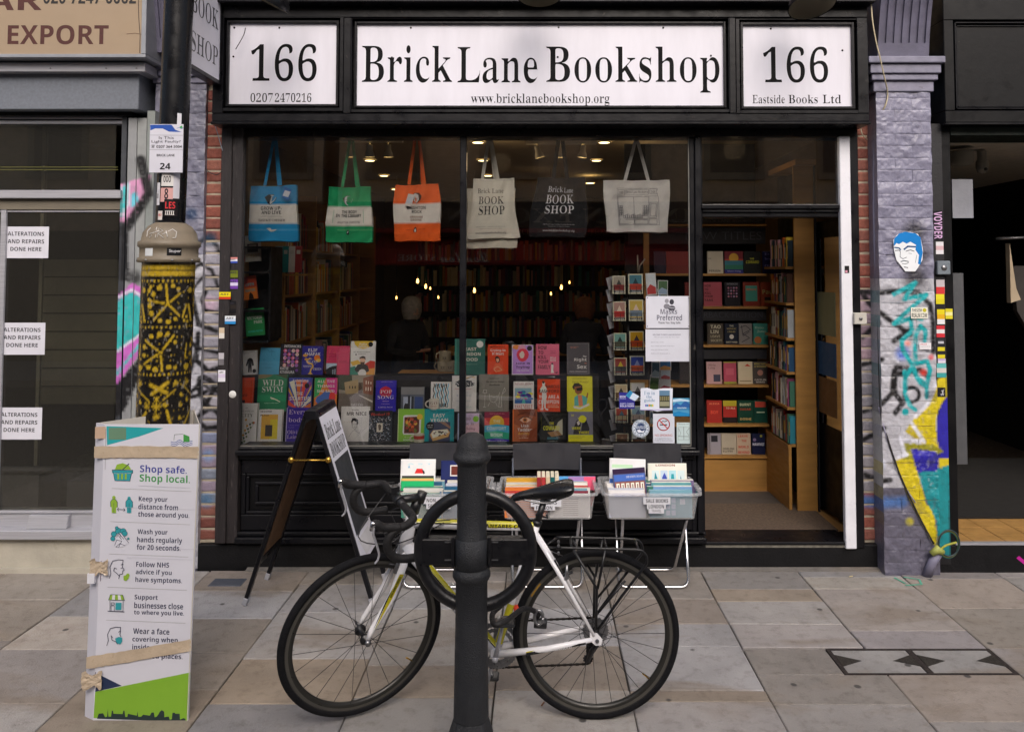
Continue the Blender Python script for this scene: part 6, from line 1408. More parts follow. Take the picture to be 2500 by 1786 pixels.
# ================================================================== TOTE BAGS
TA=lambda x,y:(509.2+x/4.386,272.8+y/4.386)
TB=lambda x,y:(1018.4+x/4.310,272.8+y/4.310)
def tote(zf,tl,tr,br,bl_,bands,straps,prints,label,cloth,Y=5.235,seed=0,fold=0,depth=.05):
    """canvas bag: corners in survey coordinates; bands = [(f0, f1, colour)] down its height"""
    c4=[W(*zf(*q),Y)for q in (tl,tr,br,bl_)]
    ctr=(c4[0]+c4[1])/2
    t=thing('tote_bag',label,'tote bag',(ctr.x,Y,c4[2].z))
    nx,nz=34,44
    def surf(fx,fz):
        top=c4[0].lerp(c4[1],fx);bot=c4[3].lerp(c4[2],fx)
        q=top.lerp(bot,fz)
        e=math.sin(math.pi*min(max(fx,0),1))
        puff=-.022*(e**.6)*(.25+.75*fz)
        w_=(float(vnoise(np.array(fx*5.0+seed*7),np.array(fz*2.0+seed),5))-.5)*.034*(1.2-.4*fz)+(float(vnoise(np.array(fx*9.0+fz*6+seed*3),np.array(fz*5.0-fx*3),6))-.5)*.014
        w_+=.005*math.sin(fx*19+seed)*(1-fz)**2+.004*math.cos(fx*9+fz*9+seed)
        sag=.006*math.sin(math.pi*fx)*(1-fz)+(.012*(1-e**.5)*fz**6)
        return Vector((q.x+(fx-.5)*2*(.006*math.sin(fz*6+seed*2)+.008*math.sin(math.pi*fz)*(1 if seed%2 else-.4)),q.y+puff+w_,q.z-sag+(.012*(1-min(e*3,1))if fz>.97 else 0)))
    P=np.zeros((nz,nx,3));K=np.zeros((nz,nx,3))
    for j in range(nz):
        fz=j/(nz-1)
        for i in range(nx):
            fx=i/(nx-1);q=surf(fx,fz);P[j,i]=q
            cl=cloth
            for f0,f1,c_ in bands:
                if f0<=fz<f1:cl=c_
            K[j,i]=C(cl,1.2)[:3]
    g=MB();g.grid(P[::-1],K[::-1])
    Bk=P.copy();Bk[...,1]=Y+depth*.6;g.grid(Bk,K)
    for j in range(nz-1):
        for i_ in (0,nx-1):g.poly([P[j,i_],P[j+1,i_],Bk[j+1,i_],Bk[j,i_]],(*K[j,i_],1),sm=True)
    # hem line, bottom gusset
    for i in range(nx-1):g.poly([P[-1,i],P[-1,i+1],Bk[-1,i+1]+[0,0,-.004],Bk[-1,i]+[0,0,-.004]],(*(K[-1,i]*.9),1),sm=True)
    g.build('bag_body',M['canvas'],t)
    MB().tube([surf(.03+.94*i/20,.035)+Vector((0,-.0012,0))for i in range(21)],.0011,5,col=tuple(c*.8 for c in C(cloth)[:3])+(1,)).build('hem',M['canvas'],t)
    for k,(pts,w_,yo)in enumerate(straps):
        m=MB();q=[W(*zf(*a),Y+yo)for a in pts]
        for a,b in zip(q[:-1],q[1:]):
            m.hexa([a+Vector((-w_/2,-.001,0)),a+Vector((w_/2,-.001,0)),a+Vector((w_/2,.001,0)),a+Vector((-w_/2,.001,0)),b+Vector((-w_/2,-.001,0)),b+Vector((w_/2,-.001,0)),b+Vector((w_/2,.001,0)),b+Vector((-w_/2,.001,0))],C(straps_col if (straps_col:=(bands[0][2]if bands else cloth))else cloth))
        m.build('strap',M['canvas'],t)
    s=MB();k=0
    def fn(q):
        r_=surf(q.x,q.z);return Vector((r_.x,r_.y-.0016-q.y,r_.z))
    for op in prints:
        k+=1;L_=.00012*k
        if op[0]=='t':
            _,tx,a,c_,b,d,cl,f=op
            s.text(tx,(a,L_,d),(b-a,0,0),(0,0,c_-d),C(cl),f,fn=fn)
        elif op[0]=='p':s.poly([fn(Vector((x,L_,y)))for x,y in op[1]],C(op[2]))
        elif op[0]=='l':
            for (xa,ya),(xb,yb2)in zip(op[1][:-1],op[1][1:]):
                n_=max(1,int(math.hypot(xb-xa,yb2-ya)/.08))
                for q_ in range(n_):
                    a0=Vector((xa+(xb-xa)*q_/n_,0,ya+(yb2-ya)*q_/n_));b0=Vector((xa+(xb-xa)*(q_+1)/n_,0,ya+(yb2-ya)*(q_+1)/n_))
                    d_=(b0-a0);
                    if d_.length<1e-6:continue
                    d_.normalize();nn=Vector((-d_.z,0,d_.x))*op[2]/2
                    s.poly([fn(Vector((v_.x,L_,v_.z)))for v_ in (a0-nn,b0-nn,b0+nn,a0+nn)],C(op[3]))
    if s.v:s.build('bag_print',M['canvas'],t)
    return t,surf
def shield(cx,cy,rx,ry):return [(cx-rx,cy-ry*.5),(cx-rx*.4,cy-ry),(cx+rx*.5,cy-ry),(cx+rx,cy-ry*.4),(cx+rx*.7,cy+ry*.3),(cx,cy+ry),(cx-rx*.5,cy+ry*.6)]
wh='#c9c6c0';ink='#2a2c30'
bird=lambda cx,cy,s_:[('p',[(cx-.1*s_,cy-.03),(cx-.02*s_,cy-.035),(cx,cy),(cx+.09*s_,cy-.01),(cx+.11*s_,cy),(cx+.04*s_,cy+.03),(cx-.02*s_,cy+.035)],'#c9c6c0'),('p',[(cx-.1*s_,cy-.035),(cx-.04*s_,cy-.01),(cx-.01,cy+.005),(cx-.06*s_,cy-.005)],'#2a2a30')]
peng=lambda cx,cy:[('p',[(cx-.035,cy),(cx-.012,cy-.045),(cx+.012,cy-.05),(cx+.028,cy-.01),(cx+.025,cy+.04),(cx-.03,cy+.04)],'#1c2024'),('p',[(cx-.02,cy+.005),(cx,cy-.03),(cx+.018,cy),(cx+.014,cy+.035),(cx-.018,cy+.035)],'#d0d0cc')]
tb,s1=tote(TA,(210,612),(645,605),(662,1150),(196,1148),[(0,.34,'#1580b4'),(.34,.69,wh),(.69,1.01,'#1580b4')],[([(345,612),(435,140)],.020,-.004),([(498,608),(450,140)],.020,-.004),([(480,612),(445,150)],.018,.02)],
     [('p',shield(.45,.25,.135,.1),'#1c2430'),('p',shield(.45,.25,.12,.09),'#c9cccd'),('t','PELICAN',.38,.215,.52,.235,'#5a5e62','sansb'),('t','BOOKS',.40,.255,.50,.275,'#5a5e62','sansb'),
      ('t','GROW UP-',.25,.375,.70,.44,ink,'sansb'),('t','AND LIVE',.27,.455,.68,.515,ink,'sansb'),('t','the problems of growing up',.3,.535,.66,.548,'#4a4c50','sans'),('t','are also the problems of living',.26,.56,.7,.573,'#4a4c50','sans'),('t','EUSTACE CHESSER',.22,.605,.75,.65,'#5a5c60','sansb')]+bird(.48,.8,1.0),'blue and white tote bag with a flying bird, first on the left','#1580b4',seed=1)
tb,s2=tote(TA,(962,622),(1380,620),(1396,1160),(938,1158),[(0,.35,'#148a58'),(.35,.71,wh),(.71,1.01,'#148a58')],[([(1100,625),(1175,145)],.020,-.004),([(1240,622),(1200,145)],.020,-.004),([(1260,622),(1195,150)],.018,.02)],
     [('p',shield(.47,.25,.14,.1),'#142c24'),('p',shield(.47,.25,.125,.09),'#c9cccd'),('t','PENGUIN',.39,.215,.55,.235,'#5a5e62','sansb'),('t','BOOKS',.42,.255,.53,.275,'#5a5e62','sansb'),
      ('t','THE BODY',.34,.425,.68,.48,ink,'sansb'),('t','IN THE LIBRARY',.23,.495,.77,.55,ink,'sansb'),('t','AGATHA CHRISTIE',.26,.625,.74,.665,'#7a7c7c','sansb'),('l',[(.17,.42),(.165,.66)],.012,'#8ab49c'),('l',[(.82,.42),(.825,.66)],.012,'#8ab49c'),('l',[(.26,.83),(.4,.83)],.005,'#0f5a3a'),('l',[(.56,.83),(.72,.82)],.005,'#0f5a3a')]+peng(.48,.83),'green and white tote bag with a small penguin, second from the left','#148a58',seed=2)
tb,s3=tote(TA,(1620,605),(2028,588),(2058,1146),(1600,1148),[(0,.34,'#d4591c'),(.34,.69,wh),(.69,1.01,'#d4591c')],[([(1748,602),(1808,145)],.021,-.004),([(1900,596),(1845,145)],.021,-.004),([(1880,600),(1850,150)],.018,.02)],
     [('p',shield(.5,.24,.11,.095),'#3a1c14'),('p',shield(.5,.24,.1,.085),'#c9c8c6'),('t','BOOKS',.46,.24,.56,.26,'#5a5e62','sansb'),
      ('t','BRIGHTON',.30,.38,.68,.44,ink,'sansb'),('t','ROCK',.40,.455,.60,.51,ink,'sansb'),('t','GRAHAM',.36,.555,.62,.595,'#8a6a5c','sansb'),('t','GREENE',.37,.61,.60,.65,'#8a6a5c','sansb'),('l',[(.26,.81),(.42,.81)],.005,'#8a3a14'),('l',[(.54,.8),(.68,.79)],.005,'#8a3a14')]+peng(.47,.81),'orange and white tote bag with a small penguin, third from the left','#d4591c',seed=3)
# swing tags
for pts,cl,c2,lab in (([(537,620),(606,652),(575,760),(508,728)],'#1f6ab4','#c9ccd4','blue and white swing tag pinned on the blue tote bag'),([(1742,688),(1802,700),(1770,818),(1708,800)],'#cfcdca','#c0c8d4','white swing tag dangling over the badge of the orange tote bag')):
    s=Sheet(5.197,MB());s.poly([TA(*q)for q in pts],cl);cx_=sum(q[0]for q in pts)/4;cy_=sum(q[1]for q in pts)/4
    s.poly([TA(cx_+(q[0]-cx_)*.8,cy_+(q[1]-cy_)*.5)for q in pts],c2);tag(s.mb.build('swing_tag',M['print']),lab,'tag')
# cream totes (two hung together), black tote, wide white tote
cream='#c2bfb4'
t1,s4=tote(TB,(72,628),(545,625),(558,1192),(72,1198),[],[],[],'second cream tote bag hanging behind the cream bookshop tote','#b8b5a8',Y=5.27,seed=8)
t1,s4=tote(TB,(150,535),(520,524),(580,1095),(74,1110),[],[([(225,545),(285,150)],.022,-.004),([(375,540),(308,150)],.022,-.004),([(345,540),(300,160)],.02,.02)],
     [('t','Brick Lane',.12,.165,.74,.245,'#26262a','serif'),('t','BOOK',.15,.3,.75,.43,'#26262a','serif'),('t','SHOP',.17,.46,.76,.61,'#26262a','serif'),('t','166 Brick Lane London Eastside Books Ltd',.16,.80,.74,.815,'#4a4a4e','serif'),('t','telephone and post orders taken',.24,.835,.68,.85,'#4a4a4e','serif'),('t','www.bricklanebookshop.org',.17,.89,.75,.935,'#33333a','serif')],'cream tote bag with black bookshop lettering right of the centre mullion',cream,seed=4)
t1,s5=tote(TB,(752,518),(1212,520),(1215,1092),(668,1086),[],[([(905,530),(955,150)],.026,-.004),([(1035,530),(990,150)],.026,-.004)],
     [('t','Brick',.25,.145,.55,.245,'#d8d8dc','serif'),('t','Lane',.57,.175,.75,.255,'#d8d8dc','serif'),('t','BOOK',.24,.29,.76,.44,'#dcdce0','serif'),('t','SHOP',.25,.47,.76,.61,'#dcdce0','serif'),('t','166 Brick Lane London Eastside Books Ltd',.24,.785,.78,.80,'#b8b8bc','serif'),('t','telephone and post orders',.33,.82,.7,.835,'#a8a8ac','serif'),('t','www.bricklanebookshop.org',.24,.875,.79,.925,'#c8c8cc','serif')],'black tote bag with white bookshop lettering','#0e1015',seed=5)
gl_='#6f7078'
dr=lambda x,y:((x-1382)/640,(y-548)/490)
L1=lambda pts,w_=.006:('l',[dr(*q)for q in pts],w_,gl_)
box_=lambda a,b,c_,d:L1([(a,b),(c_,b),(c_,d),(a,d),(a,b)])
shopp=[box_(1512,625,1900,700),box_(1520,640,1582,690),box_(1595,635,1812,684),box_(1826,630,1892,680),('t','166',*dr(1532,652),*dr(1572,678),'#55565e','serif'),('t','Brick Lane Bookshop',*dr(1600,648),*dr(1808,674),'#55565e','serif'),('t','166',*dr(1838,645),*dr(1880,672),'#55565e','serif'),
         box_(1520,708,1668,915),box_(1668,708,1815,915),box_(1520,925,1668,965),box_(1675,925,1815,965),box_(1826,760,1902,905),box_(1838,772,1890,890),box_(1826,915,1910,965),L1([(1512,700),(1512,975),(1935,972),(1905,700)])]
shopp+=[box_(1525+18*(k%2),790+24*(k//2),1540+18*(k%2),810+24*(k//2))for k in range(8)]+[box_(1758+18*(k%3),788+26*(k//3),1773+18*(k%3),808+26*(k//3))for k in range(12)]+[box_(1560+20*k,885-(k%3)*6,1575+20*k,910)for k in range(10)]
t1,s6=tote(TB,(1382,545),(2020,545),(2004,1042),(1408,1040),[],[([(1590,550),(1692,165)],.022,-.004),([(1812,550),(1708,165)],.022,-.004)],shopp,'wide white tote bag printed with a line drawing of the shopfront','#bdbcba',seed=6)
# hanging rail
MB().tube([Vector((wx0,5.235,W(700,300,5.2).z+.02)),Vector((jx0,5.235,W(700,300,5.2).z+.02))],.006,6).build('bag_rail',M['blackplastic'],IN)

# ================================================================== POSTCARD RACK
RK=thing('postcard_rack','black wire spinner rack full of postcards at the right end of the window','rack',(W(1400,800,5.42).x,5.5,zD))
pz=W(1398,610,5.45).z
px_=W(1397,800,5.45).x
MB().tube([(px_,5.50,zD),(px_,5.50,pz+.02)],.009,8).build('rack_pole',M['blackplastic'],RK)
rowsv=[(600,652),(657,712),(727,777),(782,832),(841,889),(893,938),(950,990)]
wr=lambda x,y:(1000.2+x/4.032,454.6+y/4.032)
cardsA=[[('#8a8478','#7a2a2a','#3a3a3a'),('#3a6a7a','#a83a2a','#1c3a44')],[('#9a7a72','#a82c2a','#c8b8a8'),('#b8a04a','#6a7a8a','#c8b4a8')],[('#6a9a94','#5a5a4a','#2a3a3a'),('#c89a1c','#b84a1c','#3a2a3a')],[('#8a3a34','#4a4a4a','#b8a82a'),('#34489a','#c85a2a','#8a98c8')],[('#b8a888','#8a6a44','#3a3a34'),('#c8c8c8','#1c1c20','#5a5a5a')],[('#8a3a2c','#a89a7a','#4a6a7a'),('#7a98a8','#c8b8b0','#4a5a7a')],[('#6a4a34','#3a2a22','#8a6a4a'),('#b8c0c4','#6a4a3a','#3a3a3c')]]
ordr=['top','second','third','fourth','fifth','sixth','lowest']
for i,(va,vb)in enumerate(rowsv):
    for j,(ua,ub)in enumerate(((1360,1388),(1395,1427))):
        off=i*1.2
        ua_,ub_=ua+off,ub+off
        Yc=5.40+.02*(1-j)
        a,b,c_,d=RX(ua_,va+12-(4 if j else 0),ub_,vb,Yc)
        c0,c1,c2=cardsA[i][j]
        t=make_book((a+b)/2,Yc,c_,b-a,d-c_,.010,[('r',.07,.05,.93,.95,c0),('r',.07,.5,.93,.8,c1),('p',[(.3,.5),(.5,.2),(.7,.5)],c2),('r',.07,.84,.93,.95,'#26262a'),(T,['LONDON','TOWER','SPITALFIELDS','STATION','MUSEUM','BRIDGE','COFFEE'][i],.15,.865,.85,.925,'#d8d4c4',SB)],f"postcards in the {ordr[i]} pocket, {['left', 'right'][j]} column of the wire rack, {['red bus', 'teal view', 'red guardsman', 'gold palace', 'green bridge', 'orange tower', 'red street', 'blue wheel', 'gold crown', 'black door', 'red van', 'pale skyline', 'brown cafe', 'white arch'][i * 2 + j]}",lean=4,col='#cfc8b0',name='postcard_pack',group='postcards in the rack')
        t['category']='postcards'
        wm=MB();zc0=c_-.004
        for xx in (a+.012,b-.012,(a+b)/2+.004):wm.tube([(xx,Yc-.012,zc0+.055),(xx,Yc-.012,zc0),(xx,Yc+.03,zc0-.003)],.0016,5)
        wm.tube([(a-.012,Yc-.012,zc0+.055),(b+.012,Yc-.012,zc0+.055)],.0016,5);wm.tube([(a-.01,Yc+.03,zc0-.003),(b+.01,Yc+.03,zc0-.003)],.0022,5)
        wm.build('wire_pocket',M['blackplastic'],RK)
    # stack edge on at the left
    for k in range(2):
        v0_=va+(vb-va)*.5*k+14;v1_=v0_+(vb-va)*.5+4
        u0_=1345+i*1.3
        f=[W(u0_,v0_+3,5.42),W(u0_+11,v0_,5.50),W(u0_+15,v1_-3,5.50),W(u0_+6,v1_,5.42)]
        m=MB();m.hexa([f[3],f[2],f[2]+Vector((.008,.01,0)),f[3]+Vector((.008,.01,0)),f[0],f[1],f[1]+Vector((.008,.01,0)),f[0]+Vector((.008,.01,0))],C('#b4b6c0'))
        tag(m.build('postcard_stack',M['print']),f"edge-on white postcards, {['upper', 'lower'][k]} stack beside the {ordr[i]} row of the rack",'postcards','postcards in the rack')
cols2=[(1436,606,1458,655,'#b8c0cc','#a83a3a',-3,'tall card of a blue and red poster'),(1460,622,1482,654,'#4a6a4a','#8aa0b8',2,'landscape card of green hills'),(1462,640,1484,665,'#5a88b0','#4a6a5a',-6,'landscape card of a blue bay'),
         (1446,803,1464,838,'#2a4a5a','#8a9aa0',2,'narrow dark blue card below the notices'),(1464,800,1490,822,'#3a6a9a','#c8904a',0,'card of an orange and blue waterfront'),(1466,822,1488,842,'#b8c0d0','#a84a4a',3,'card with a red figure on pale blue'),(1441,832,1462,865,'#3a5a2a','#5a7a3a',5,'green leafy card left of the open book sticker'),(1464,842,1489,868,'#c8c8d4','#a83a4a',0,'white card with small dots and a red bird'),(1443,912,1450,940,'#3a4a5a','#8aa0a0',0,'dark sliver of a card right of the round sticker')]
for (a_,b_,c2,d_,k1,k2,rt,lb)in cols2:
    x0_,x1_,z0_,z1_=RX(a_,b_,c2,d_,5.44)
    t=make_book((x0_+x1_)/2,5.44,z0_,x1_-x0_,z1_-z0_,.006,[('r',.06,.05,.94,.95,k1),('p',[(.06,.7),(.4,.5),(.94,.65),(.94,.95),(.06,.95)],k2)],lb,rt,4,'#cfcdc8',name='postcard',group='postcards in the rack');t['category']='postcard'
m=MB()
for v in (662,715,780,835,890,942):
    a,b,c_,d=RX(1380,v,1432,v+5,5.46);m.box(a,5.46,c_,b,5.47,d)
for u in (1391,1393,1434,1438):m.tube([W(u,612,5.47),W(u+8,985,5.47)],.0022,5)
m.build('wire_frame',M['blackplastic'],RK)
MB().tube([W(1418,605,5.47),W(1420,590,5.46),W(1432,574,5.45)],.005,6,col=C('#8a8478')).tube([W(1416,605,5.47),W(1415,566,5.46)],.005,6,col=C('#8a8478')).build('twig_topper',M['print'],RK)
a,b,c_,d=RX(1429,540,1441,640,5.9);MB().box(a,5.9,c_-.3,b,5.93,d+.3).build('upright_batten',M['ply'],IN)

# ================================================================== NOTICES ON THE GLASS
GF=5.0535
def glass_sheet():return Sheet(GF,MB(),.0001)
S=glass_sheet();S.rect(1434,657,1533,728,'#c6c8d2')
S.disc(1480,668,4.5,'#8a8a92',5);S.disc(1480,680,7,'#77777f',6);S.disc(1491,670,5,'#3a3a42',6);S.disc(1491,684,8,'#4a4a52',6);S.line([(1484,682),(1498,684)],1,'#c6c8d2')
S.text('Masks',1466,685,1503,697,'#6a6b78','sansb');S.text('Preferred',1458,698,1514,711,'#6a6b78','sansb');S.text('Thank You. Stay Safe.',1461,713.5,1511,720,'#4a4b55','sansb')
for u,v in ((1437,661),(1529,661),(1437,724),(1529,724)):S.disc(u,v,1.2,'#6a6a78')
tag(S.mb.build('masks_notice',M['print']),'white masks preferred notice taped inside the right of the window','notice')
S=glass_sheet();S.rect(1433,730.5,1533,802,'#c4c6d0')
S.text('WELCOME TO BRICK LANE BOOKSHOP',1449,741,1511,744.5,'#77788a','sansb');S.text('We are open every day 10 to 6pm',1452,747,1508,750,'#77788a','sans')
for k,(w_,s_)in enumerate(((28,'please wear a mask'),(52,'please sanitise your hands on the way in'),(38,'keep your distance inside'),(42,'thank you for shopping with us'))):S.text(s_,1445,758+8.3*k,1445+w_,761+8.3*k,'#77788a','sans')
tag(S.mb.build('paper_notice',M['print']),'white sheet of small print taped below the masks notice','notice')
S=glass_sheet();S.rect(*ZR(1508,578),*ZR(1648,725),'#2b2a80');S.text('BOOK',*ZR(1515,606),*ZR(1568,626),'#c8cce0','sansb');S.text('TOKENS',*ZR(1515,631),*ZR(1570,638),'#a8acc8','sansb')
S.poly([ZR(*q)for q in ((1568,605),(1605,558),(1632,580),(1600,630))],'#3a90b8');S.poly([ZR(*q)for q in ((1600,630),(1632,580),(1690,612),(1650,655))],'#c0d0e0');S.poly([ZR(*q)for q in ((1575,605),(1605,566),(1622,580),(1597,620))],'#2a78a4')
S.text('GIFT CARD',*ZR(1516,672),*ZR(1638,688),'#b8bcd8','sansb');S.text('SOLD HERE',*ZR(1516,692),*ZR(1640,707),'#d8dae8','sansb')
tag(S.mb.build('gift_card_sticker',M['print']),'dark blue gift card sold here sticker on the glass','sticker')
S=glass_sheet();S.poly([ZR(*q)for q in ((1702,540),(1760,536),(1820,556),(1850,550),(1900,540),(1988,540),(1984,738),(1900,740),(1850,748),(1790,735),(1698,735))],'#cfd4e0');S.rect(*ZR(1700,730),*ZR(1986,737),'#9a90c0')
S.text("I'm in",*ZR(1732,565),*ZR(1828,598),'#1f6f9a','serif');S.text('the',*ZR(1752,602),*ZR(1802,628),'#1f6f9a','serif');S.text('guide',*ZR(1732,634),*ZR(1830,668),'#1f6f9a','serif')
for k in range(5):S.rect(*ZR(1742+15*k,684),*ZR(1755+15*k,704),['#6a5ab8','#3a8a9a','#c8783a','#4a9a4a','#c8b83a'][k])
S.rect(*ZR(1868,560),*ZR(1962,718),'#5a7a94');S.rect(*ZR(1868,605),*ZR(1962,718),'#3a3c34');S.rect(*ZR(1872,660),*ZR(1958,700),'#8a8a70')
for k in range(5):S.rect(*ZR(1874+18*k,614),*ZR(1886+18*k,650),'#7a7450')
tag(S.mb.build('guide_sticker',M['print']),"open book shaped sticker saying I'm in the guide",'sticker')
S=glass_sheet();cx,cy=ZR(1702,900);r=19.5;S.disc(cx,cy,r,'#c4ccd6',n=32);S.ring(cx,cy,r*.92,.9,'#2a4a6a');S.ring(cx,cy,r*.6,.9,'#2a4a6a');S.disc(cx,cy,r*.56,'#2a3c66',n=24);S.text('TRADES',cx-11,cy-15,cx+11,cy-10.5,'#2a4a6a','sansb');S.text('GUILD',cx-10.5,cy-6,cx+10.5,cy+.5,'#c8d0dc','sansb');S.poly([(cx-9,cy+4),(cx-3,cy+2),(cx+3,cy+6),(cx+9,cy+3),(cx+6,cy+9),(cx-5,cy+9)],'#d8dce4')
for k in range(14):
    a=2*math.pi*(k+.5)/14
    if math.sin(a)>-.8:S.rect(cx+r*.76*math.cos(a)-1,cy+r*.76*math.sin(a)-1,cx+r*.76*math.cos(a)+1,cy+r*.76*math.sin(a)+1,'#2a4a6a')
tag(S.mb.build('guild_sticker',M['print']),'round blue and white trades guild sticker on the glass','sticker')
S=glass_sheet();S.rect(*ZR(1812,768),*ZR(2004,1048),'#c4c8d4');cx,cy=ZR(1905,863);S.ring(cx,cy,13.4,2.2,'#b8322c');S.rect(cx-8,cy-.2,cx+8,cy+2.2,'#26262c');S.line([(cx-6,cy-3),(cx-2,cy-7),(cx+3,cy-6),(cx+8,cy-8)],1.6,'#26262c');S.line([(cx-9.5,cy-9.5),(cx+9.5,cy+9.5)],2.2,'#b8322c')
S.text('NO SMOKING',*ZR(1828,950),*ZR(1984,970),'#b04030','sans');S.text('It is against the law to',*ZR(1832,986),*ZR(1976,996),'#4a4c5a','sansb');S.text('smoke in these premises',*ZR(1826,1004),*ZR(1986,1014),'#4a4c5a','sansb')
tag(S.mb.build('no_smoking_sign',M['print']),'white no smoking sign with red circle low on the glass','sign')
S=glass_sheet();S.rect(*ZR(2024,846),*ZR(2145,1036),'#b9cacb');S.text('Mind your step',*ZR(2040,856),*ZR(2130,864),'#3a4a4a','sansb');S.line([ZR(2086,885),ZR(2088,1000)],.8,'#2a3a3a');S.line([ZR(2036,970),ZR(2136,972)],.8,'#2a3a3a');S.line([ZR(2040,900),ZR(2060,940),ZR(2050,965)],.6,'#4a5a5a');S.line([ZR(2136,895),ZR(2110,930),ZR(2130,960)],.6,'#4a5a5a');S.line([ZR(2036,890),ZR(2136,890),ZR(2136,1000),ZR(2036,1000),ZR(2036,890)],.5,'#6a7a7a')
tag(S.mb.build('map_sticker',M['print']),'small pale green card with a line diagram in the bottom right corner of the window','sticker')
S=glass_sheet();S.rect(*ZR(1990,628),*ZR(2152,790),'#4a90b8');S.poly([ZR(*q)for q in ((1990,700),(2020,670),(2060,690),(2100,650),(2152,690),(2152,712),(1990,712))],'#2a5a9a');S.poly([ZR(*q)for q in ((1990,640),(2050,632),(2152,650),(2152,660),(2060,655),(1990,664))],'#b8d0e0');S.rect(*ZR(1990,712),*ZR(2152,736),'#3a78a8');S.poly([ZR(*q)for q in ((1990,760),(2040,745),(2152,770),(2152,790),(1990,790))],'#1f7ab0');S.text('mountains',*ZR(2030,706),*ZR(2110,722),'#c8d8e4','sansb')
tag(S.mb.build('landscape_card',M['print']),'square card of blue mountains at the right edge of the window','card')
# black scribbles on the inside of the glass
S=glass_sheet();S.line([ZR(*q)for q in ((1325,640),(1390,640),(1400,700),(1330,790),(1310,700),(1335,640))],2.4,'#121216');S.line([ZR(*q)for q in ((1320,710),(1360,830))],2.4,'#121216')
tag(S.mb.build('marker_scribble',M['print']),'black marker scribble on the glass between the yellow books and the rack','graffiti')

# ================================================================== CHAIRS AND CRATES BY THE WINDOW
def chair(xc,label):
    t=thing('folding_chair',label,'chair',(xc,4.85,0),'black folding chairs carrying the book crates')
    P=lambda x,y,z:Vector((xc+x,y,z))
    bk=MB();n=12
    for k in range(n):
        f0,f1=k/n,(k+1)/n
        xa,xb=-.208+.416*f0,-.208+.416*f1;ya,yb_=4.955+.018*math.sin(math.pi*f0),4.955+.018*math.sin(math.pi*f1)
        bk.hexa([P(xa,ya,.63),P(xb,yb_,.63),P(xb,yb_+.008,.63),P(xa,ya+.008,.63),P(xa,ya+.015,.785),P(xb,yb_+.015,.785),P(xb,yb_+.023,.785),P(xa,ya+.023,.785)])
    bk.build('backrest',mat('chair_plastic_','#2b2b30',rough=.45,var=.08,bump=.1,bs=200)if 'chair_plastic_' not in bpy.data.materials else bpy.data.materials['chair_plastic_'],t)
    def corner(c,a,b,r,n=6):
        c,a,b=Vector(c),Vector(a),Vector(b);da=(a-c).normalized()*r;db=(b-c).normalized()*r
        return [(c+da)*(1-s)**2+c*2*s*(1-s)+(c+db)*s**2 for s in [k/n for k in range(n+1)]]
    ft=[P(-.208,4.965,.70),P(-.205,4.73,.012),P(.205,4.73,.012),P(.208,4.965,.70)]
    MB().tube([ft[0]]+corner(ft[1],ft[0],ft[2],.05)+corner(ft[2],ft[1],ft[3],.05)+[ft[3]],.0095,10).build('front_leg_frame',M['chrome'],t)
    rt=[P(-.185,4.66,.43),P(-.165,5.0,.012),P(.165,5.0,.012),P(.185,4.66,.43)]
    MB().tube([rt[0]]+corner(rt[1],rt[0],rt[2],.05)+corner(rt[2],rt[1],rt[3],.05)+[rt[3]],.0095,10).build('rear_leg_frame',M['chrome'],t)
    MB().box(xc-.19,4.60,.432,xc+.19,4.94,.446).build('seat',bpy.data.materials['chair_plastic_'],t,bevel=.008,seg=2)
chair(-.578,'folding chair under the non-fiction crate, mostly behind the bollard hoop')
chair(.057,'middle folding chair under the fiction crate behind the bicycle saddle')
chair(.676,'folding chair under the london travel crate at the right')

def crate(xc,label,yf=4.55,w=.52,h=.15,d=.37,z=.448):
    t=thing('plastic_crate',label,'crate',(xc,yf+d/2,z),'translucent crates of sale books')
    th=.004
    def ring(zz,g):return [(xc-w/2+g,yf+g,zz),(xc+w/2-g,yf+g,zz),(xc+w/2-g,yf+d-g,zz),(xc-w/2+g,yf+d-g,zz)]
    def rr(zz,g,r=.03,n=5):
        x0,x1,y0,y1=xc-w/2+g,xc+w/2-g,yf+g,yf+d-g;o=[]
        for cx_,cy_,a0 in ((x1-r,y0+r,-90),(x1-r,y1-r,0),(x0+r,y1-r,90),(x0+r,y0+r,180)):
            for k in range(n):a=R(a0+90*k/(n-1));o.append((cx_+r*math.cos(a),cy_+r*math.sin(a),zz))
        return o
    m=MB()
    def skin(A_,B_,flip=False):
        n=len(A_)
        for i in range(n):m.poly([A_[i],A_[(i+1)%n],B_[(i+1)%n],B_[i]],sm=True)
    b0,b1=rr(z,.025),rr(z+h-.01,.006)
    skin(b0,b1);m.poly(b0[::-1])
    m.build('crate_wall',M['crate'],t)
    m=MB();r0,r1,r2,r3=rr(z+h-.012,-.012,.035),rr(z+h,-.012,.035),rr(z+h,.006),rr(z+h-.012,.004)
    skin(r0,r1);skin(r1,r2);skin(r2,r3);skin(r3,r0)
    m.build('crate_rim',M['crate'],t)
    for sx in (-1,1):
        x=xc+sx*(w/2+.018);MB().box(x-.012,yf+.12,z+h-.035,x+.012,yf+.25,z+h-.002).build('crate_handle',M['crate'],t,bevel=.005)
    for k in range(9):
        x=xc-w/2+.05+k*(w-.1)/8;MB().box(x-.002,yf-.010,z+h-.011,x+.002,yf-.0125,z+h-.001).build('rim_rib',M['crate'],t)
    return t
C1,C2,C3=-.535,.06,.645
crate(C1,'translucent crate of non-fiction sale books at the left',w=.52)
crate(C2,'translucent crate of fiction sale books behind the bicycle saddle',w=.545)
crate(C3,'translucent crate of london travel sale books at the right',w=.545)
rc=random.Random(21)
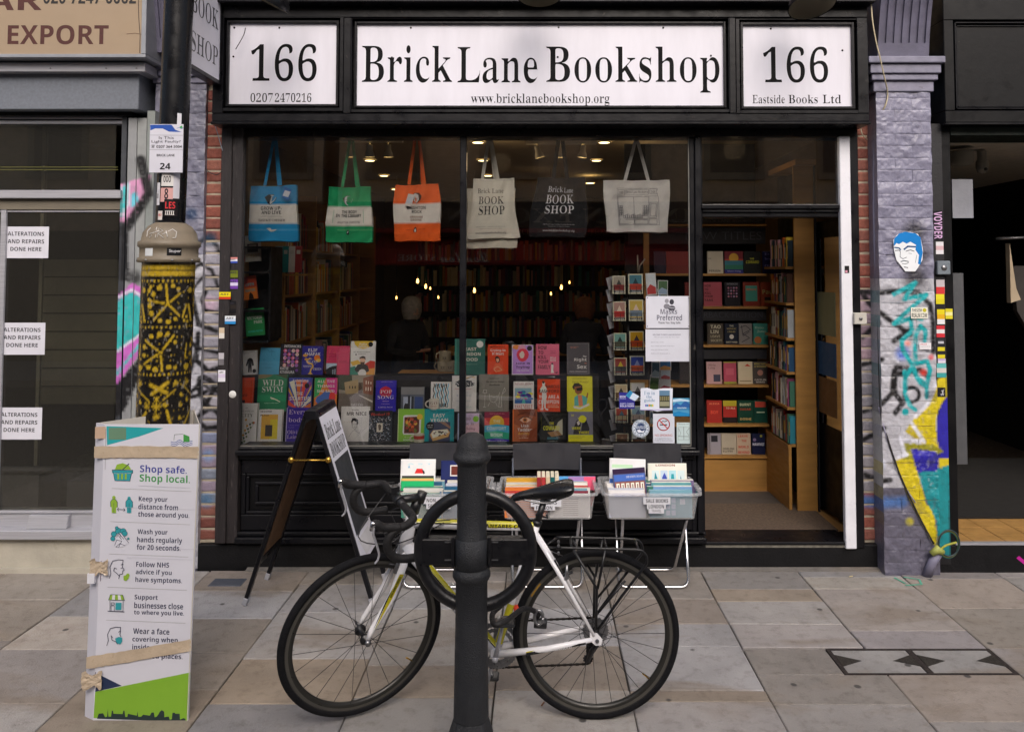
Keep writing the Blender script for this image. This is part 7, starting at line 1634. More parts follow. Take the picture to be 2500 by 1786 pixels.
cbook=['#b83a34','#d8d4cc','#2a5a7a','#c8c4bc','#d87a3a','#1f2a4a','#7aa8b8','#e0dcd8','#c89a38','#7a2a3a','#b8bcc8','#3f7a6a']
nmc=dict(zip(cbook,['red','off white','blue','pale grey','orange','navy','light blue','white','ochre','maroon','silver grey','green']))
def packed(xc,x0,x1,zc_,pal,cr,n0=4.575,n1=4.88):
    """books filed upright front to back inside a crate"""
    y=n0;k=0
    while y<n1:
        th=rc.uniform(.016,.032);h=rc.uniform(.115,.15);w=(x1-x0)*rc.uniform(.9,.99);cl=rc.choice(pal)
        m=MB();m.box(xc+x0,y,.456,xc+x0+w,y+.0022,.456+h,C(cl)).box(xc+x0,y+th-.004,.456,xc+x0+w,y+th-.0018,.456+h,C(cl)).box(xc+x0+.003,y+.0024,.458,xc+x0+w-.003,y+th-.0042,.456+h-.003,C('#c9c4b6'))
        m.box(xc+x0,y,.456+h+.0002,xc+x0+w,y+th-.0018,.456+h+.0012,C(cl if rc.random()<.6 else '#c9c4b6'))
        tag(m.build('book',M['cover']),f"{nmc[cl]} book filed {ordn[k]} from front in the {cr}",'book','sale books in the crates')
        y+=th;k+=1
packed(C1,-.235,-.01,.5,['#d8d4cc','#2a5a7a','#e0dcd8','#3f7a6a','#7aa8b8'],'left half of the non-fiction crate')
packed(C1,.0,.235,.5,['#1f2a4a','#d8d4cc','#b8bcc8','#2a5a7a','#d87a3a'],'right half of the non-fiction crate')
packed(C2,-.245,.0,.5,['#b83a34','#d87a3a','#e0dcd8','#c8c4bc','#c89a38','#7a2a3a'],'left half of the fiction crate')
packed(C2,.01,.245,.5,['#7aa8b8','#7a2a3a','#c8c4bc','#b83a34','#e0dcd8'],'right half of the fiction crate')
packed(C3,-.24,-.02,.5,['#e0dcd8','#c8c4bc','#b8bcc8'],'left half of the travel crate')
packed(C3,-.01,.24,.5,['#3f7a6a','#7aa8b8','#e0dcd8','#2a5a7a','#1f2a4a'],'right half of the travel crate')
def cb(u0,v0,u1,v1,Y,col,ops,label,rot=0,zb=None):
    a,b,c_,d=RX(u0,v0,u1,v1,Y);c_=.50 if zb is None else zb
    make_book((a+b)/2,Y,c_,b-a,d-c_,.018,ops,label,rot,9,col,group=None)
def fy(v,v0,v1,zb=.50,Y=4.75):
    return (v-v0)/(v1-v0)
cb(888,1021,965,1085,4.80,'#d3d2d8',[('p',[(.40,.36),(.46,.24),(.62,.24),(.70,.36)],'#c02a2c'),('p',[(.62,.26),(.68,.3),(.7,.36),(.66,.38)],'#1c1c22'),('p',[(.2,.22),(.24,.14),(.27,.22)],'#7aa0b8'),(T,'A S T',.18,.1,.9,.14,'#a8c0cc',SB),('r',.04,.42,.96,1,'#2e322e'),('r',.3,.38,.85,.42,'#e0dede')]+[('r',.3+.05*i,.5+.03*(i%3),.32+.05*i,.66,'#b8b4a8')for i in range(11)]+[('r',.06,.6,.2,.68,'#c87a2a')],'white book with a red hat and dark lower half standing in the non-fiction crate')
cb(978,1024,1046,1085,4.82,'#1c2450',[('r',.3,.12,.62,.42,'#c8c4c0'),('r',.33,.15,.59,.39,'#5a2a22'),('r',.66,.12,.98,.42,'#c8c4c0'),('r',.69,.15,.96,.39,'#2a5a9a'),('r',.75,.55,1,.8,'#4aa8c8')],'navy blue book with two pasted photos standing in the non-fiction crate')
cb(890,1062,962,1084,4.70,'#1f9a5c',[('r',0,0,1,.2,'#d89a5a')],'green book lying on edge at the front of the non-fiction crate',zb=.575)
for i,(u,cl)in enumerate(((1192,'#8a2a34'),(1202,'#a83a3c'),(1212,'#c8b89a'),(1222,'#1c5a5a'),(1232,'#d0c8b0'))):
    a,b,c_,d=RX(u,1056,u+9,1085,4.70)
    m=MB().box(a,4.67,.50,b-.001,4.80,d,C(cl)).box(a+.002,4.672,d,b-.003,4.80,d+.004,C('#d8d0b8'));tag(m.build('book',M['cover']),f"{['dark red', 'red', 'cream', 'dark teal', 'pale cream'][i]} paperback on end in the little upright clump of the fiction crate",'book','upright clump of paperbacks')
cb(1236,1058,1322,1085,4.84,'#4a88b8',[('r',.5,0,1,1,'#c8506c'),('r',.3,0,.7,1,'#8a6a98')],'blue and pink book lying along the back of the fiction crate',zb=.54)
cb(1352,1020,1432,1092,4.74,'#d0d2cc',[('r',.06,.14,.64,.22,'#a8c8a4'),('c',.9,.3,.08,'#5a9a6a'),('c',.8,.26,.05,'#5a9a6a'),('r',0,.48,.2,1,'#3a5a9a')],'white book with pale green stripe standing in the travel crate',2)
cb(1366,1041,1438,1092,4.68,'#4a4e70',[('r',0,0,1,.14,'#2a1a34'),('r',.02,.16,.98,.34,'#3a5aa0'),(T,'SIR JOHN SOANE',.4,.2,.95,.26,'#d8d8e0','ital')]+[('r',.04,.36,.96,.8,'#7a4a44')]+[('r',.08+.15*i,.4,.18+.15*i,.74,'#d0c8bc')for i in range(6)]+[('r',.12+.15*i,.44,.15+.15*i,.7,'#5a3a30')for i in range(6)]+[('r',.2,.84,.9,.96,'#d8843a')],'book with a row of arched windows tilted in the travel crate',-4)
cb(1440,1030,1526,1088,4.80,'#d8d0bc',[(T,'LONDON',.2,.02,.7,.08,'#7a2a20',SB)]+[('r',.1+.22*i,.2,.28+.22*i,.72,['#b8c8cc','#a8b8d4','#9ac0c8','#b8ccd0'][i])for i in range(4)]+[('p',[(.12,.72),(.18,.24),(.26,.5),(.27,.72)],'#2a7a8a'),('p',[(.34,.7),(.36,.4),(.42,.26),(.48,.4),(.49,.7)],'#3a4a9a'),('p',[(.56,.72),(.6,.3),(.66,.3),(.7,.72)],'#2a8a94'),('p',[(.8,.7),(.84,.34),(.9,.7)],'#1f6a84')],'cream book with four blue towers standing in the travel crate',0)
for i,(u0,v0,u1,v1,Y,cl,nm)in enumerate(((1444,1066,1540,1072,4.74,'#7a6a90','lilac'),(1446,1071,1534,1080,4.70,'#5a9aa0','teal'),(1450,1080,1536,1090,4.66,'#7aa0c8','light blue'))):
    a,b,c_,d=RX(u0,v0,u1,v1,Y);m=MB().box(a,Y,.545,b,Y+.02,d,C(cl)).box(a+.003,Y+.003,d,b-.003,Y+.018,d+.004,C('#d8d4c8'));tag(m.build('book',M['cover']),nm+' wide book lying along the right of the travel crate','book','wide books in the travel crate')
# blue boxed set showing through the front of the travel crate, teal through the first
for (xa,xb,cl,lab)in ((C3+.07,C3+.215,'#3a5a9a','blue box of guide cards pressed against the front of the travel crate'),(C1-.2,C1-.01,'#2f8a9a','teal cover pressed against the front of the non-fiction crate'),(C2+.07,C2+.2,'#d0ccc8','white back cover pressed against the front of the fiction crate'),(C2-.2,C2-.03,'#d8c8b8','cream back cover pressed against the front of the fiction crate')):
    m=MB().box(xa,4.5755,.456,xb,4.5775,.58,C(cl))
    if 'blue box' in lab:
        for i in range(2):
            for j in range(3):m.poly([(xa+.012+.03*i,4.5745,.47+.034*j),(xa+.036+.03*i,4.5745,.47+.034*j),(xa+.036+.03*i,4.5745,.498+.034*j),(xa+.012+.03*i,4.5745,.498+.034*j)],C('#b8c4dc'))
        m.poly([(xa+.09,4.5745,.53),(xa+.12,4.5745,.53),(xa+.12,4.5745,.56),(xa+.09,4.5745,.56)],C('#d8dce8'))
    elif 'back cover' in lab:
        for j in range(9):m.poly([(xa+.015,4.5745,.47+.011*j),(xb-.03,4.5745,.47+.011*j),(xb-.03,4.5745,.473+.011*j),(xa+.015,4.5745,.473+.011*j)],C('#a89c98'))
    tag(m.build('book',M['cover']),lab,'book')
def crate_label(u0,v0,u1,v1,words,label,Y=4.540):
    S=Sheet(Y,MB())
    for (a,b,c_,d)in [w_[0]for w_ in words]:S.rect(a,b,c_,d,'#c9cad0')
    for w_ in words:S.text(w_[1],*w_[2],'#33343a',w_[3]if len(w_)>3 else 'sansb')
    tag(S.mb.build('crate_label',M['print']),label,'label')
crate_label(0,0,0,0,[((1428,1103,1488,1119),'SALE BOOKS',(1434,1107,1483,1115)),((1436,1118.5,1478,1129.5),'LONDON',(1440,1119.5,1474,1127.5)),((1440,1129,1474,1139),'TRAVEL',(1446,1130,1468,1136),'sans')],'white label reading sale books london travel on the right crate')
crate_label(0,0,0,0,[((1178,1107,1246,1124),'SALE BOOKS',(1182,1111,1236,1119)),((1186,1123,1232,1132),'FICTION',(1190,1122.5,1226,1130.5))],'white label reading sale books fiction on the middle crate')
crate_label(0,0,0,0,[((936,1102,1000,1118),'NON - FICTION',(947,1106,1012,1114)),((946,1117,1000,1129),'SALE BOOKS',(950,1118,1000,1126))],'white label reading non - fiction sale books on the left crate')

# ================================================================== A-BOARD
AB=thing('a_board','folding wooden a-board with bookshop lettering and chalkboard standing left of the bicycle','a-board',(-1.27,4.7,0))
ya,yb_=4.50,4.90
rx,rz=-1.268,1.055
def leafpt(side,s,off=0):
    fx=-1.622 if side<0 else-.915
    return Vector((rx+side*.022+(fx-rx-side*.022)*s,0,rz*(1-s))),(fx-rx)
for side in (-1,1):
    q0,dx=leafpt(side,0);q1,_=leafpt(side,1)
    d=(q1-q0);L_=d.length;d.normalize();n=Vector((d.z,0,-d.x))*(-1 if side<0 else 1)
    if (n.x>0)!=(side>0):n=-n
    def rail(mb,s0,s1,y0,y1,t0=-.008,t1=.014):
        P0=q0+(q1-q0)*s0;P1=q0+(q1-q0)*s1
        mb.hexa([(P1+n*t0)+Vector((0,y0,0)),(P1+n*t1)+Vector((0,y0,0)),(P1+n*t1)+Vector((0,y1,0)),(P1+n*t0)+Vector((0,y1,0)),(P0+n*t0)+Vector((0,y0,0)),(P0+n*t1)+Vector((0,y0,0)),(P0+n*t1)+Vector((0,y1,0)),(P0+n*t0)+Vector((0,y1,0))]);return mb
    rail(MB(),.02,.965,ya,ya+.035).build('side_rail',M['black'],AB,bevel=.003)
    rail(MB(),.02,.965,yb_-.035,yb_).build('side_rail',M['black'],AB,bevel=.003)
    rail(MB(),.02,.06,ya+.036,yb_-.036).build('top_rail',M['black'],AB,bevel=.003)
    rail(MB(),.76,.80,ya+.036,yb_-.036).build('bottom_rail',M['black'],AB,bevel=.003)
    rail(MB(),.06,.76,ya+.03,yb_-.03,-.003,.003).build('board_panel',M['hardboard'],AB)
    for y in (ya,yb_-.035):rail(MB(),.965,1.0,y-.001,y+.036,-.010,.016).build('metal_foot',M['alu'],AB,bevel=.002)
    if side>0:
        def fpt(f,y,k):
            P=q0+(q1-q0)*f+n*(.0145+.0005*k);return Vector((P.x,y,P.z))
        rail(MB(),.03,.80,ya+.012,yb_-.012,.0142,.0150).build('white_face',M['sign'],AB)
        m=MB();m.poly([fpt(.27,ya+.045,3),fpt(.27,yb_-.045,3),fpt(.40,yb_-.045,3),fpt(.66,yb_-.045,3),fpt(.66,ya+.045,3)][::1],C('#2a2c30'))
        m.build('chalk_panel',M['chalk'],AB)
        m=MB()
        for wd,f0,f1 in (('Brick Lane',.075,.155),('BOOKSHOP',.175,.25)):
            o=fpt(f1,ya+.045,4);m.text(wd,o,fpt(f1,yb_-.045,4)-o,fpt(f0,ya+.045,4)-o,C('#26242a'),'serif')
        m.build('lettering',M['ink'],AB)
        m=MB();m.poly([fpt(.68,ya+.05,3),fpt(.68,yb_-.1,3),fpt(.78,yb_-.05,3),fpt(.78,ya+.12,3)],C('#c9c8cc'));m.build('torn_sheet',M['print'],AB)
cap=MB();cap.hexa([(rx-.045,ya-.012,rz-.035),(rx+.045,ya-.012,rz-.035),(rx+.045,yb_+.012,rz-.035),(rx-.045,yb_+.012,rz-.035),(rx-.03,ya-.012,rz+.012),(rx+.03,ya-.012,rz+.012),(rx+.03,yb_+.012,rz+.012),(rx-.03,yb_+.012,rz+.012)])
cap.build('ridge_cap',M['black'],AB,bevel=.003)
s0=leafpt(-1,.245)[0];s1_=leafpt(1,.245)[0]
MB().tube([Vector((s0.x,ya-.008,s0.z)),Vector((s1_.x,ya-.008,s1_.z))],.005,8).build('brass_stay',M['brass'],AB)
for q in (s0,s1_):MB().lathe([(0,-.012),(.014,-.010),(.018,0),(.012,.006)],(q.x,ya-.003,q.z),16,axis=(0,1,0)).build('brass_knob',M['brass'],AB)

# ================================================================== CARDBOARD NOTICE PILLAR ROUND THE LAMP POST
CB=thing('notice_pillar','white corrugated cardboard pillar with shop safe shop local advice wrapped round the lamp post','cardboard sign',(W(310,1590,3.4).x,3.5,0))
YB=3.37
def F(u,v,Y=YB):return W(u,v,Y)
# front corners follow the real lean of the pillar
tl_,tr_,br_,bl_=F(232,951),F(445,949),F(418,1600),F(207,1588)
tl_.z=tr_.z=1.205;
br_.z=bl_.z=.0
off_l=Vector((-.052,.03,0));
TL2,BL2=tl_+off_l,bl_+off_l
apt=Vector(((tl_.x+tr_.x)/2+.02,YB+.36,1.205));apb=Vector(((bl_.x+br_.x)/2+.02,YB+.36,0))
th=Vector((0,.005,0))
def pnl(a,b,c_,d,name,nrm=Vector((0,.005,0)),col='#c6c6cf'):
    m=MB();m.hexa([c_,d,d+nrm,c_+nrm,a,b,b+nrm,a+nrm],C(col));return m.build(name,M['card'],CB)
fp=pnl(tl_,tr_,bl_,br_,'front_panel')
pnl(TL2,tl_,BL2,bl_,'side_flap',col='#c2c2cc')
pnl(TL2,apt,BL2,apb,'back_panel',Vector((.004,0,0)),'#b8b4ac');pnl(tr_-th,apt,br_-th,apb,'back_panel',Vector((-.004,0,0)),'#b8b4ac')
Z3=lambda x,y:(x/2.272,909.3+y/2.272)
S=Sheet(YB,MB(),.00003,0)
S.poly([Z3(*q)for q in ((537,82),(825,92),(700,135),(540,178))],'#1f979c');S.poly([Z3(*q)for q in ((548,90),(636,90),(636,150),(548,150))],'#5f7f66');S.poly([Z3(*q)for q in ((480,86),(534,84),(532,145),(478,145))],'#b59a84')
S.poly([Z3(*q)for q in ((480,1420),(615,1390),(508,1337),(488,1345))],'#1c2c4c')
S.poly([Z3(*q)for q in ((480,1420),(960,1322),(948,1572),(472,1552))],'#78a52c')
sky_=[(490,1552),(498,1530),(520,1528),(530,1548),(540,1545),(544,1505),(547,1545),(560,1545),(564,1515),(570,1515),(572,1530),(618,1532),(622,1515),(628,1515),(632,1546),(642,1546),(645,1530),(668,1535),(690,1540),(694,1518),(697,1545),(712,1545),(722,1535),(745,1538),(756,1540),(764,1524),(776,1524),(780,1548),(790,1545),(800,1532),(806,1520),(816,1512),(828,1520),(829,1548),(840,1545),(852,1545),(856,1560),(866,1558),(870,1525),(882,1525),(884,1530),(906,1530),(908,1560),(925,1552),(935,1556),(936,1570),(490,1556)]
S.poly([Z3(*q)for q in sky_],'#1f3030')
# castle emblem
S.poly([Z3(*q)for q in ((925,122),(955,134),(957,160),(925,163))],'#3a8a3e');S.line([Z3(*q)for q in ((877,152),(880,125),(922,122))],1,'#4a5a50')
for k in range(3):S.line([Z3(862+9*i,160+9*k+(5 if 3<i<9 else 0)*math.sin(i)+4*math.sin(i*.9))for i in range(13)],1.3,'#34549a')
S.text('TOWER HAMLETS',*Z3(862,190),*Z3(975,200),'#6a6a70','sansb',slope=.02)
sl_=.035
S.text('Shop safe.',*Z3(706,276),*Z3(942,325),'#39408c','sansb',slope=sl_);S.text('Shop local.',*Z3(704,322),*Z3(958,372),'#3c8a48','sansb',slope=sl_)
adv=[(('Keep your',700,435,845,467),('distance from',698,472,898,500),('those around you.',697,511,955,545)),(('Wash your',694,599,845,632),('hands regularly',691,638,919,674),('for 20 seconds.',690,676,911,704)),(('Follow NHS',687,763,853,790),('advice if you',685,802,866,834),('have symptoms.',683,840,918,874)),(('Support',679,930,796,961),('businesses close',677,968,924,998),('to where you live.',676,1006,928,1036)),(('Wear a face',672,1097,855,1127),('covering when',668,1140,897,1173),('inside or in',667,1180,834,1206),('crowded places.',665,1222,921,1256))]
for blk in adv:
    for tx,a,b,c_,d in blk:S.text(tx,*Z3(a,b),*Z3(c_,d),'#2c2f4a','sansb',slope=sl_*.8)
for y in (395,562,725,892,1058):S.line([Z3(565-(y-395)*.045,y),Z3(965-(y-395)*.045,y+16)],.8,'#9a9a9a')
dk,tg,gn='#2a2c44','#2a8f98','#84a832'
# basket
S.poly([Z3(*q)for q in ((580,300),(590,275),(620,268),(650,280),(662,300))],gn);S.line([Z3(620,300),Z3(650,272)],2,dk);S.rect(*Z3(566,302),*Z3(670,318),tg);S.poly([Z3(*q)for q in ((572,320),(664,320),(656,358),(580,356))],tg);S.line([Z3(*q)for q in ((566,302),(670,304),(670,318),(664,320),(656,358),(580,356),(572,318),(566,302))],1.1,dk)
for k in range(3):S.rect(*Z3(592+19*k,322),*Z3(602+19*k,350),gn)
# two people
for x,cl in ((575,gn),(652,tg)):
    S.disc(*Z3(x,441+(x-575)*.05),3.8,cl);S.poly([Z3(x+q[0],q[1])for q in ((-17,462),(-8,450),(8,450),(18,464),(18,490),(11,492),(11,520),(-11,518),(-11,490),(-17,488))],cl);S.line([Z3(x+q[0],q[1])for q in ((-17,488),(-17,462),(-8,450),(8,450),(18,464),(18,490))],.9,dk);S.line([Z3(x,470),Z3(x,520)],.9,dk)
S.line([Z3(592,500),Z3(632,503)],1.1,dk);S.line([Z3(600,493),Z3(592,500),Z3(600,508)],1.1,dk);S.line([Z3(624,496),Z3(632,503),Z3(624,510)],1.1,dk)
# washing hands
for x,y,r_ in ((575,625,6),(598,610,7),(622,612,7),(570,648,5),(590,594,3.4),(630,622,6),(648,648,2.4)):S.disc(*Z3(x,y),r_,tg);S.ring(*Z3(x,y),r_,.8,dk,16)
S.poly([Z3(*q)for q in ((585,650),(595,622),(612,618),(640,655),(650,668),(620,690),(590,690),(575,680))],'#c6c6cf')
for pts in (((590,640),(600,620),(612,640)),((600,618),(625,650)),((610,616),(632,645)),((580,680),(590,655),(615,660),(600,690)),((628,640),(650,668)),((586,690),(606,672),(630,682)),((596,628),(614,652))):S.line([Z3(*q)for q in pts],1.1,dk)
# coughing head
S.line([Z3(*q)for q in ((552,848),(560,825),(556,790),(570,760),(600,754),(622,756),(620,775),(612,780))],1.3,dk);S.line([Z3(*q)for q in ((622,775),(618,790),(628,805),(620,812),(620,825),(605,828),(600,850))],1.3,dk);S.line([Z3(*q)for q in ((590,800),(578,795),(575,810),(590,822),(605,838))],1.3,dk);S.line([Z3(*q)for q in ((610,798),(618,796))],1.1,dk)
for x,y,r_ in ((640,842,5),(634,850,4.5),(646,832,4),(630,840,3)):S.disc(*Z3(x,y),r_,gn)
# little shop
for k in range(5):S.poly([Z3(*q)for q in ((556+13*k,930),(569+13*k,930),(567+16*k-2,956),(550+16*k,956))],gn if k%2==0 else '#d0d0d4')
S.line([Z3(*q)for q in ((549,956),(560,929),(620,931),(629,958),(549,956))],1,dk);S.line([Z3(*q)for q in ((556,960),(556,1012),(622,1014),(622,962))],1.1,dk);S.rect(*Z3(584,970),*Z3(614,1006),tg);S.line([Z3(*q)for q in ((562,1012),(562,985),(578,985),(578,1012))],1,dk);S.line([Z3(*q)for q in ((562,970),(578,970),(578,980),(562,980),(562,970))],1,dk);S.line([Z3(545,1012),Z3(628,1016)],1.2,dk)
# masked head
S.line([Z3(*q)for q in ((540,1186),(548,1160),(544,1130),(558,1100),(585,1092),(610,1094),(608,1112),(600,1118))],1.3,dk);S.line([Z3(*q)for q in ((610,1112),(606,1130),(612,1142))],1.3,dk);S.poly([Z3(*q)for q in ((582,1150),(600,1142),(618,1146),(618,1165),(608,1180),(590,1174))],tg);S.line([Z3(*q)for q in ((570,1145),(562,1135),(566,1158),(585,1165),(594,1178))],1.2,dk)
S.line([Z3(536,95),Z3(532,300)],.8,'#7a7a80');S.line([Z3(512,760),Z3(508,860)],1.4,'#5a4a5a');S.line([Z3(484,1320),Z3(480,1350)],1.4,'#4a4048')
for k,y in enumerate((490,690,742,380)):S.line([Z3(640+60*(k%2),y),Z3(990-k*10,y+12)],.5,'#a6a6b0')
S.mb.build('advice_print',M['card'],fp)
# tape wraps and tufts
def tapeband(pts,w_,yo,name='tape_band'):
    m=MB();P=[W(u,v,YB-yo)for u,v in pts];N_=26
    g=np.zeros((6,N_,3));r_=random.Random(len(pts))
    for i in range(N_):
        f=i/(N_-1);k=min(int(f*(len(P)-1)),len(P)-2);q=P[k].lerp(P[k+1],f*(len(P)-1)-k)
        for j in range(6):
            fz=(j/5-.5);g[j,i]=(q.x,q.y-.0035-r_.uniform(0,.0035),q.z+fz*w_+r_.uniform(-.0015,.0015))
    m.grid(g,col=C('#a8947c'));return m.build(name,M['kraft'],CB)
tapeband([Z3(478,212),Z3(740,210),Z3(1007,214)],.048,0.0)
tapeband([Z3(438,1272),Z3(640,1240),Z3(968,1182)],.048,0.0)
for (cx,cy,s_)in ((497,795,1.0),(460,1365,1.1)):
    r_=random.Random(cx);m=MB();c0=W(*Z3(cx,cy),YB-.014)
    n1,n2=9,9;g=np.zeros((n2,n1,3))
    for j in range(n2):
        for i in range(n1):
            g[j,i]=(c0.x+(i/(n1-1)-.5)*.075*s_+r_.uniform(-.003,.003),c0.y+r_.uniform(-.002,.003),c0.z+(j/(n2-1)-.5)*.055*s_*(1+.3*math.sin(i))+r_.uniform(-.004,.004))
    m.grid(g,col=C('#b59a78'),sm=False);m.build('tape_tuft',M['kraft'],CB)
m=MB();q=W(*Z3(462,845),YB-.004);m.box(q.x-.012,q.y-.012,q.z-.02,q.x+.018,q.y,q.z+.02,C('#d0d0d6'));m.build('card_tab',M['card'],CB)

# ================================================================== LAMP POST
LP=thing('lamp_post','tall black lamp post with beige collar and a yellow patterned black base','lamp post',(-1.72,3.665,0))
Yl=3.665;xb=W(369,760,Yl).x;lean=.018
def LX(z):return xb+lean*(z-1.6)
zr=lambda v:W(372,v,Yl-.11).z
def ring_l(prof,name,m_,seg=40,col=(1,1,1,1)):
    g=MB();b0=len(g.v)
    for r,z in prof:
        for k in range(seg):a=2*math.pi*k/seg;g.v.append((LX(z)+r*math.cos(a),Yl+r*math.sin(a),z))
    for i in range(len(prof)-1):
        for k in range(seg):
            l=(k+1)%seg;g.f.append((i*seg+k,i*seg+l,(i+1)*seg+l,(i+1)*seg+k));g.c.append(col);g.m.append(0);g.sm.append(True)
    return g.build(name,m_,LP)
ring_l([(.0635,zr(494)-.01),(.0635,3.0),(.0632,5.6)],'upper_shaft',M['lampblack'])
z_=[zr(v)for v in (492,500,515,533,535,546,549,570,572,582)]
ring_l([(.066,z_[0]),(.092,z_[1]),(.114,z_[2]),(.121,z_[3]),(.133,z_[4]),(.133,z_[5]),(.124,z_[6]),(.124,z_[7]),(.133,z_[8]),(.133,z_[9]),(.114,z_[9]-.001)],'collar',M['beige'])
for a in (200,250,300,340):
    p=Vector((LX(z_[8])+.134*math.cos(R(a)),Yl+.134*math.sin(R(a)),(z_[8]+z_[9])/2));MB().lathe([(0,.003),(.005,.002),(.005,-.002)],p,8,axis=(math.cos(R(a)),math.sin(R(a)),0)).build('collar_screw',M['steel'],LP)
# patterned base: painted vertex by vertex round the cylinder
Rb=.1125;seg=240;zt_=z_[9]-.001;nz=330
ang=np.linspace(-math.pi/2-math.pi,-math.pi/2+math.pi,seg+1);zz=np.linspace(.0,zt_,nz)
AA,ZZ=np.meshgrid(ang,zz)
Pc=np.stack([LX(0)+lean*ZZ+Rb*np.cos(AA),Yl+Rb*np.sin(AA),ZZ],-1)
Uc=(AA+math.pi/2)*Rb*1400+1098
vv_=V0-((ZZ-EYE)*CS-(Yl-Rb)*SN)*FP/((Yl-Rb)*CS+(ZZ-EYE)*SN)
Vc=(vv_-409.2)*2.977
Uc=(Uc-940)%316+940
Yw='#ab8f22'
L_=[]
def add(*a):L_.append(a)
for y0,y1 in ((525,560),(572,608)):add('s',[(900,(y0+y1)/2),(1300,(y0+y1)/2)],y1-y0,1,Yw)
for y in (638,945,1258):
    for k in range(12):add('c',953+k*26.3,y,8 if k%2 else 6,Yw)
for x,y,r in ((1117,685,17),(1195,672,14),(1228,690,12),(1080,725,16),(1057,803,17),(1072,852,17),(1127,900,14),(1176,908,15),(1215,890,12),(1128,990,17),(1078,1005,15),(1028,1075,15),(1028,1130,15),(1175,990,14),(1220,1045,12),(1065,1210,16),(1110,1225,18),(990,1215,22),(1188,1210,16),(1225,1215,13),(1000,700,18),(1050,700,14),(1062,678,11),(975,880,11),(985,910,10),(958,905,9)):add('c',x,y,r,Yw)
for c_,ends in (((1168,790),((1045,765),(1155,660),(1240,720),(1240,870),(1090,895))),((1138,1110),((1035,1030),(1210,1000),(1150,1235),(1030,1190)))):
    for e in ends:add('s',[c_,e],13,2,Yw)
    add('c',*c_,17,'#17130c');add('c',*c_,12,Yw)
add('s',[(970,800),(945,880)],14,2,Yw);add('s',[(990,800),(1020,905)],20,2,Yw);add('s',[(985,1060),(975,1150),(1000,1160)],10,2,Yw);add('s',[(1050,700),(1035,735)],6,2,Yw)
for x,y,r in ((1000,1320,20),(1125,1470,28),(1125,1420,18),(1065,1465,20),(1175,1460,16),(1127,1535,20),(1235,1320,16)):
    for k in range(4):a=math.pi*k/4;add('s',[(x-r*math.cos(a),y-r*math.sin(a)),(x+r*math.cos(a),y+r*math.sin(a))],6,2,Yw)
add('s',[(1085,1325),(1180,1378)],24,6,Yw);add('s',[(1185,1312),(1095,1385)],22,6,Yw);add('s',[(950,1330),(1080,1432)],9,2,Yw);add('s',[(1160,1428),(1232,1362)],9,2,Yw)
for x,y in ((962,1400),(955,1465),(1010,1440),(956,1555)):add('c',x,y,16,Yw);add('c',x+9,y-7,9,'#17130c')
add('s',[(1060,1510),(985,1610)],18,2,Yw);add('s',[(1185,1500),(1215,1610)],16,2,Yw)
rp=random.Random(5)
for y in (665,705,745,785,825,865,905,1010,1050,1090,1130,1170,1205,1300,1345,1395,1440,1500,1560,1600,1700,1800,1900,2000):
    for k in range(9):
        x=945+k*35+rp.uniform(-8,8);y2=y+rp.uniform(-8,8);r=rp.choice([4,5,6])
        if rp.random()<.72:add('s',[(x-4,y2),(x+4,y2+rp.uniform(-6,6))],r,1,Yw)
cols=paint(Uc,Vc,np.array(C('#15120f')[:3]),L_)
chip=vnoise(Uc/16,Vc/22,8)*vnoise(Uc/5,Vc/6,9)
cols=np.where((chip>.62)[...,None],np.array(C('#8a8478')[:3]),cols)
cols*=(0.8+.4*vnoise(Uc/9,Vc/9,4))[...,None]
g=MB();g.grid(Pc,cols);g.build('patterned_base',mat('patterned_base_paint',attr=True,rough=.32,var=.1,vs_=20,bump=.3,bs=60),LP)
# stickers on post and collar
def wrap(ang0,ang1,z0,z1,r,col,label,words=(),shape=None):
    m=MB();n=8
    for k in range(n):
        a0=R(ang0+(ang1-ang0)*k/n);a1=R(ang0+(ang1-ang0)*(k+1)/n)
        m.poly([(LX(z0)+r*math.cos(a0),Yl+r*math.sin(a0),z0),(LX(z0)+r*math.cos(a1),Yl+r*math.sin(a1),z0),(LX(z1)+r*math.cos(a1),Yl+r*math.sin(a1),z1),(LX(z1)+r*math.cos(a0),Yl+r*math.sin(a0),z1)],C(col))
    for i,(tx,fa0,fz0,fa1,fz1,cl,f)in enumerate(words):
        rr_=r+.0006*(i+1)
        m.text(tx,(fa0,0,fz0),(fa1-fa0,0,0),(0,0,fz1-fz0),C(cl),f,fn=lambda q,rr_=rr_:(lambda a,z:Vector((LX(z)+rr_*math.cos(a),Yl+rr_*math.sin(a),z)))(R(ang0+(ang1-ang0)*q.x),z0+(z1-z0)*q.z))
    return tag(m.build('sticker',M['print']),label,'sticker')
zq=lambda v:W(385,v,Yl-.063).z
wrap(252,300,zq(413),zq(385),.0645,'#cfcdca','white sticker with a black ring doodle just under the lamp number plate',[('OOO',.2,.3,.8,.8,'#26242a','sansb')])
wrap(250,300,zq(416),zq(413),.0645,'#1c1a1e','thin black strip of a sticker under the white ring doodle')
wrap(250,300,zq(448),zq(417),.0645,'#c89a96','pink striped sticker with a black knot on the upper shaft',[('8',.35,.2,.65,.95,'#26242a','sansb')])
wrap(268,320,zq(480),zq(442),.0650,'#1c1618','black sticker with red capitals wrapped round the upper shaft',[('LES',.1,.45,.8,.85,'#c8343a','sansb'),('IIIII',.1,.08,.75,.32,'#d8d4d0','sansb')])
wrap(225,246,zq(455),zq(405),.0645,'#cfcfd4','round edged white sticker on the left of the upper shaft',[('art',.2,.3,.8,.7,'#33323a','script')])
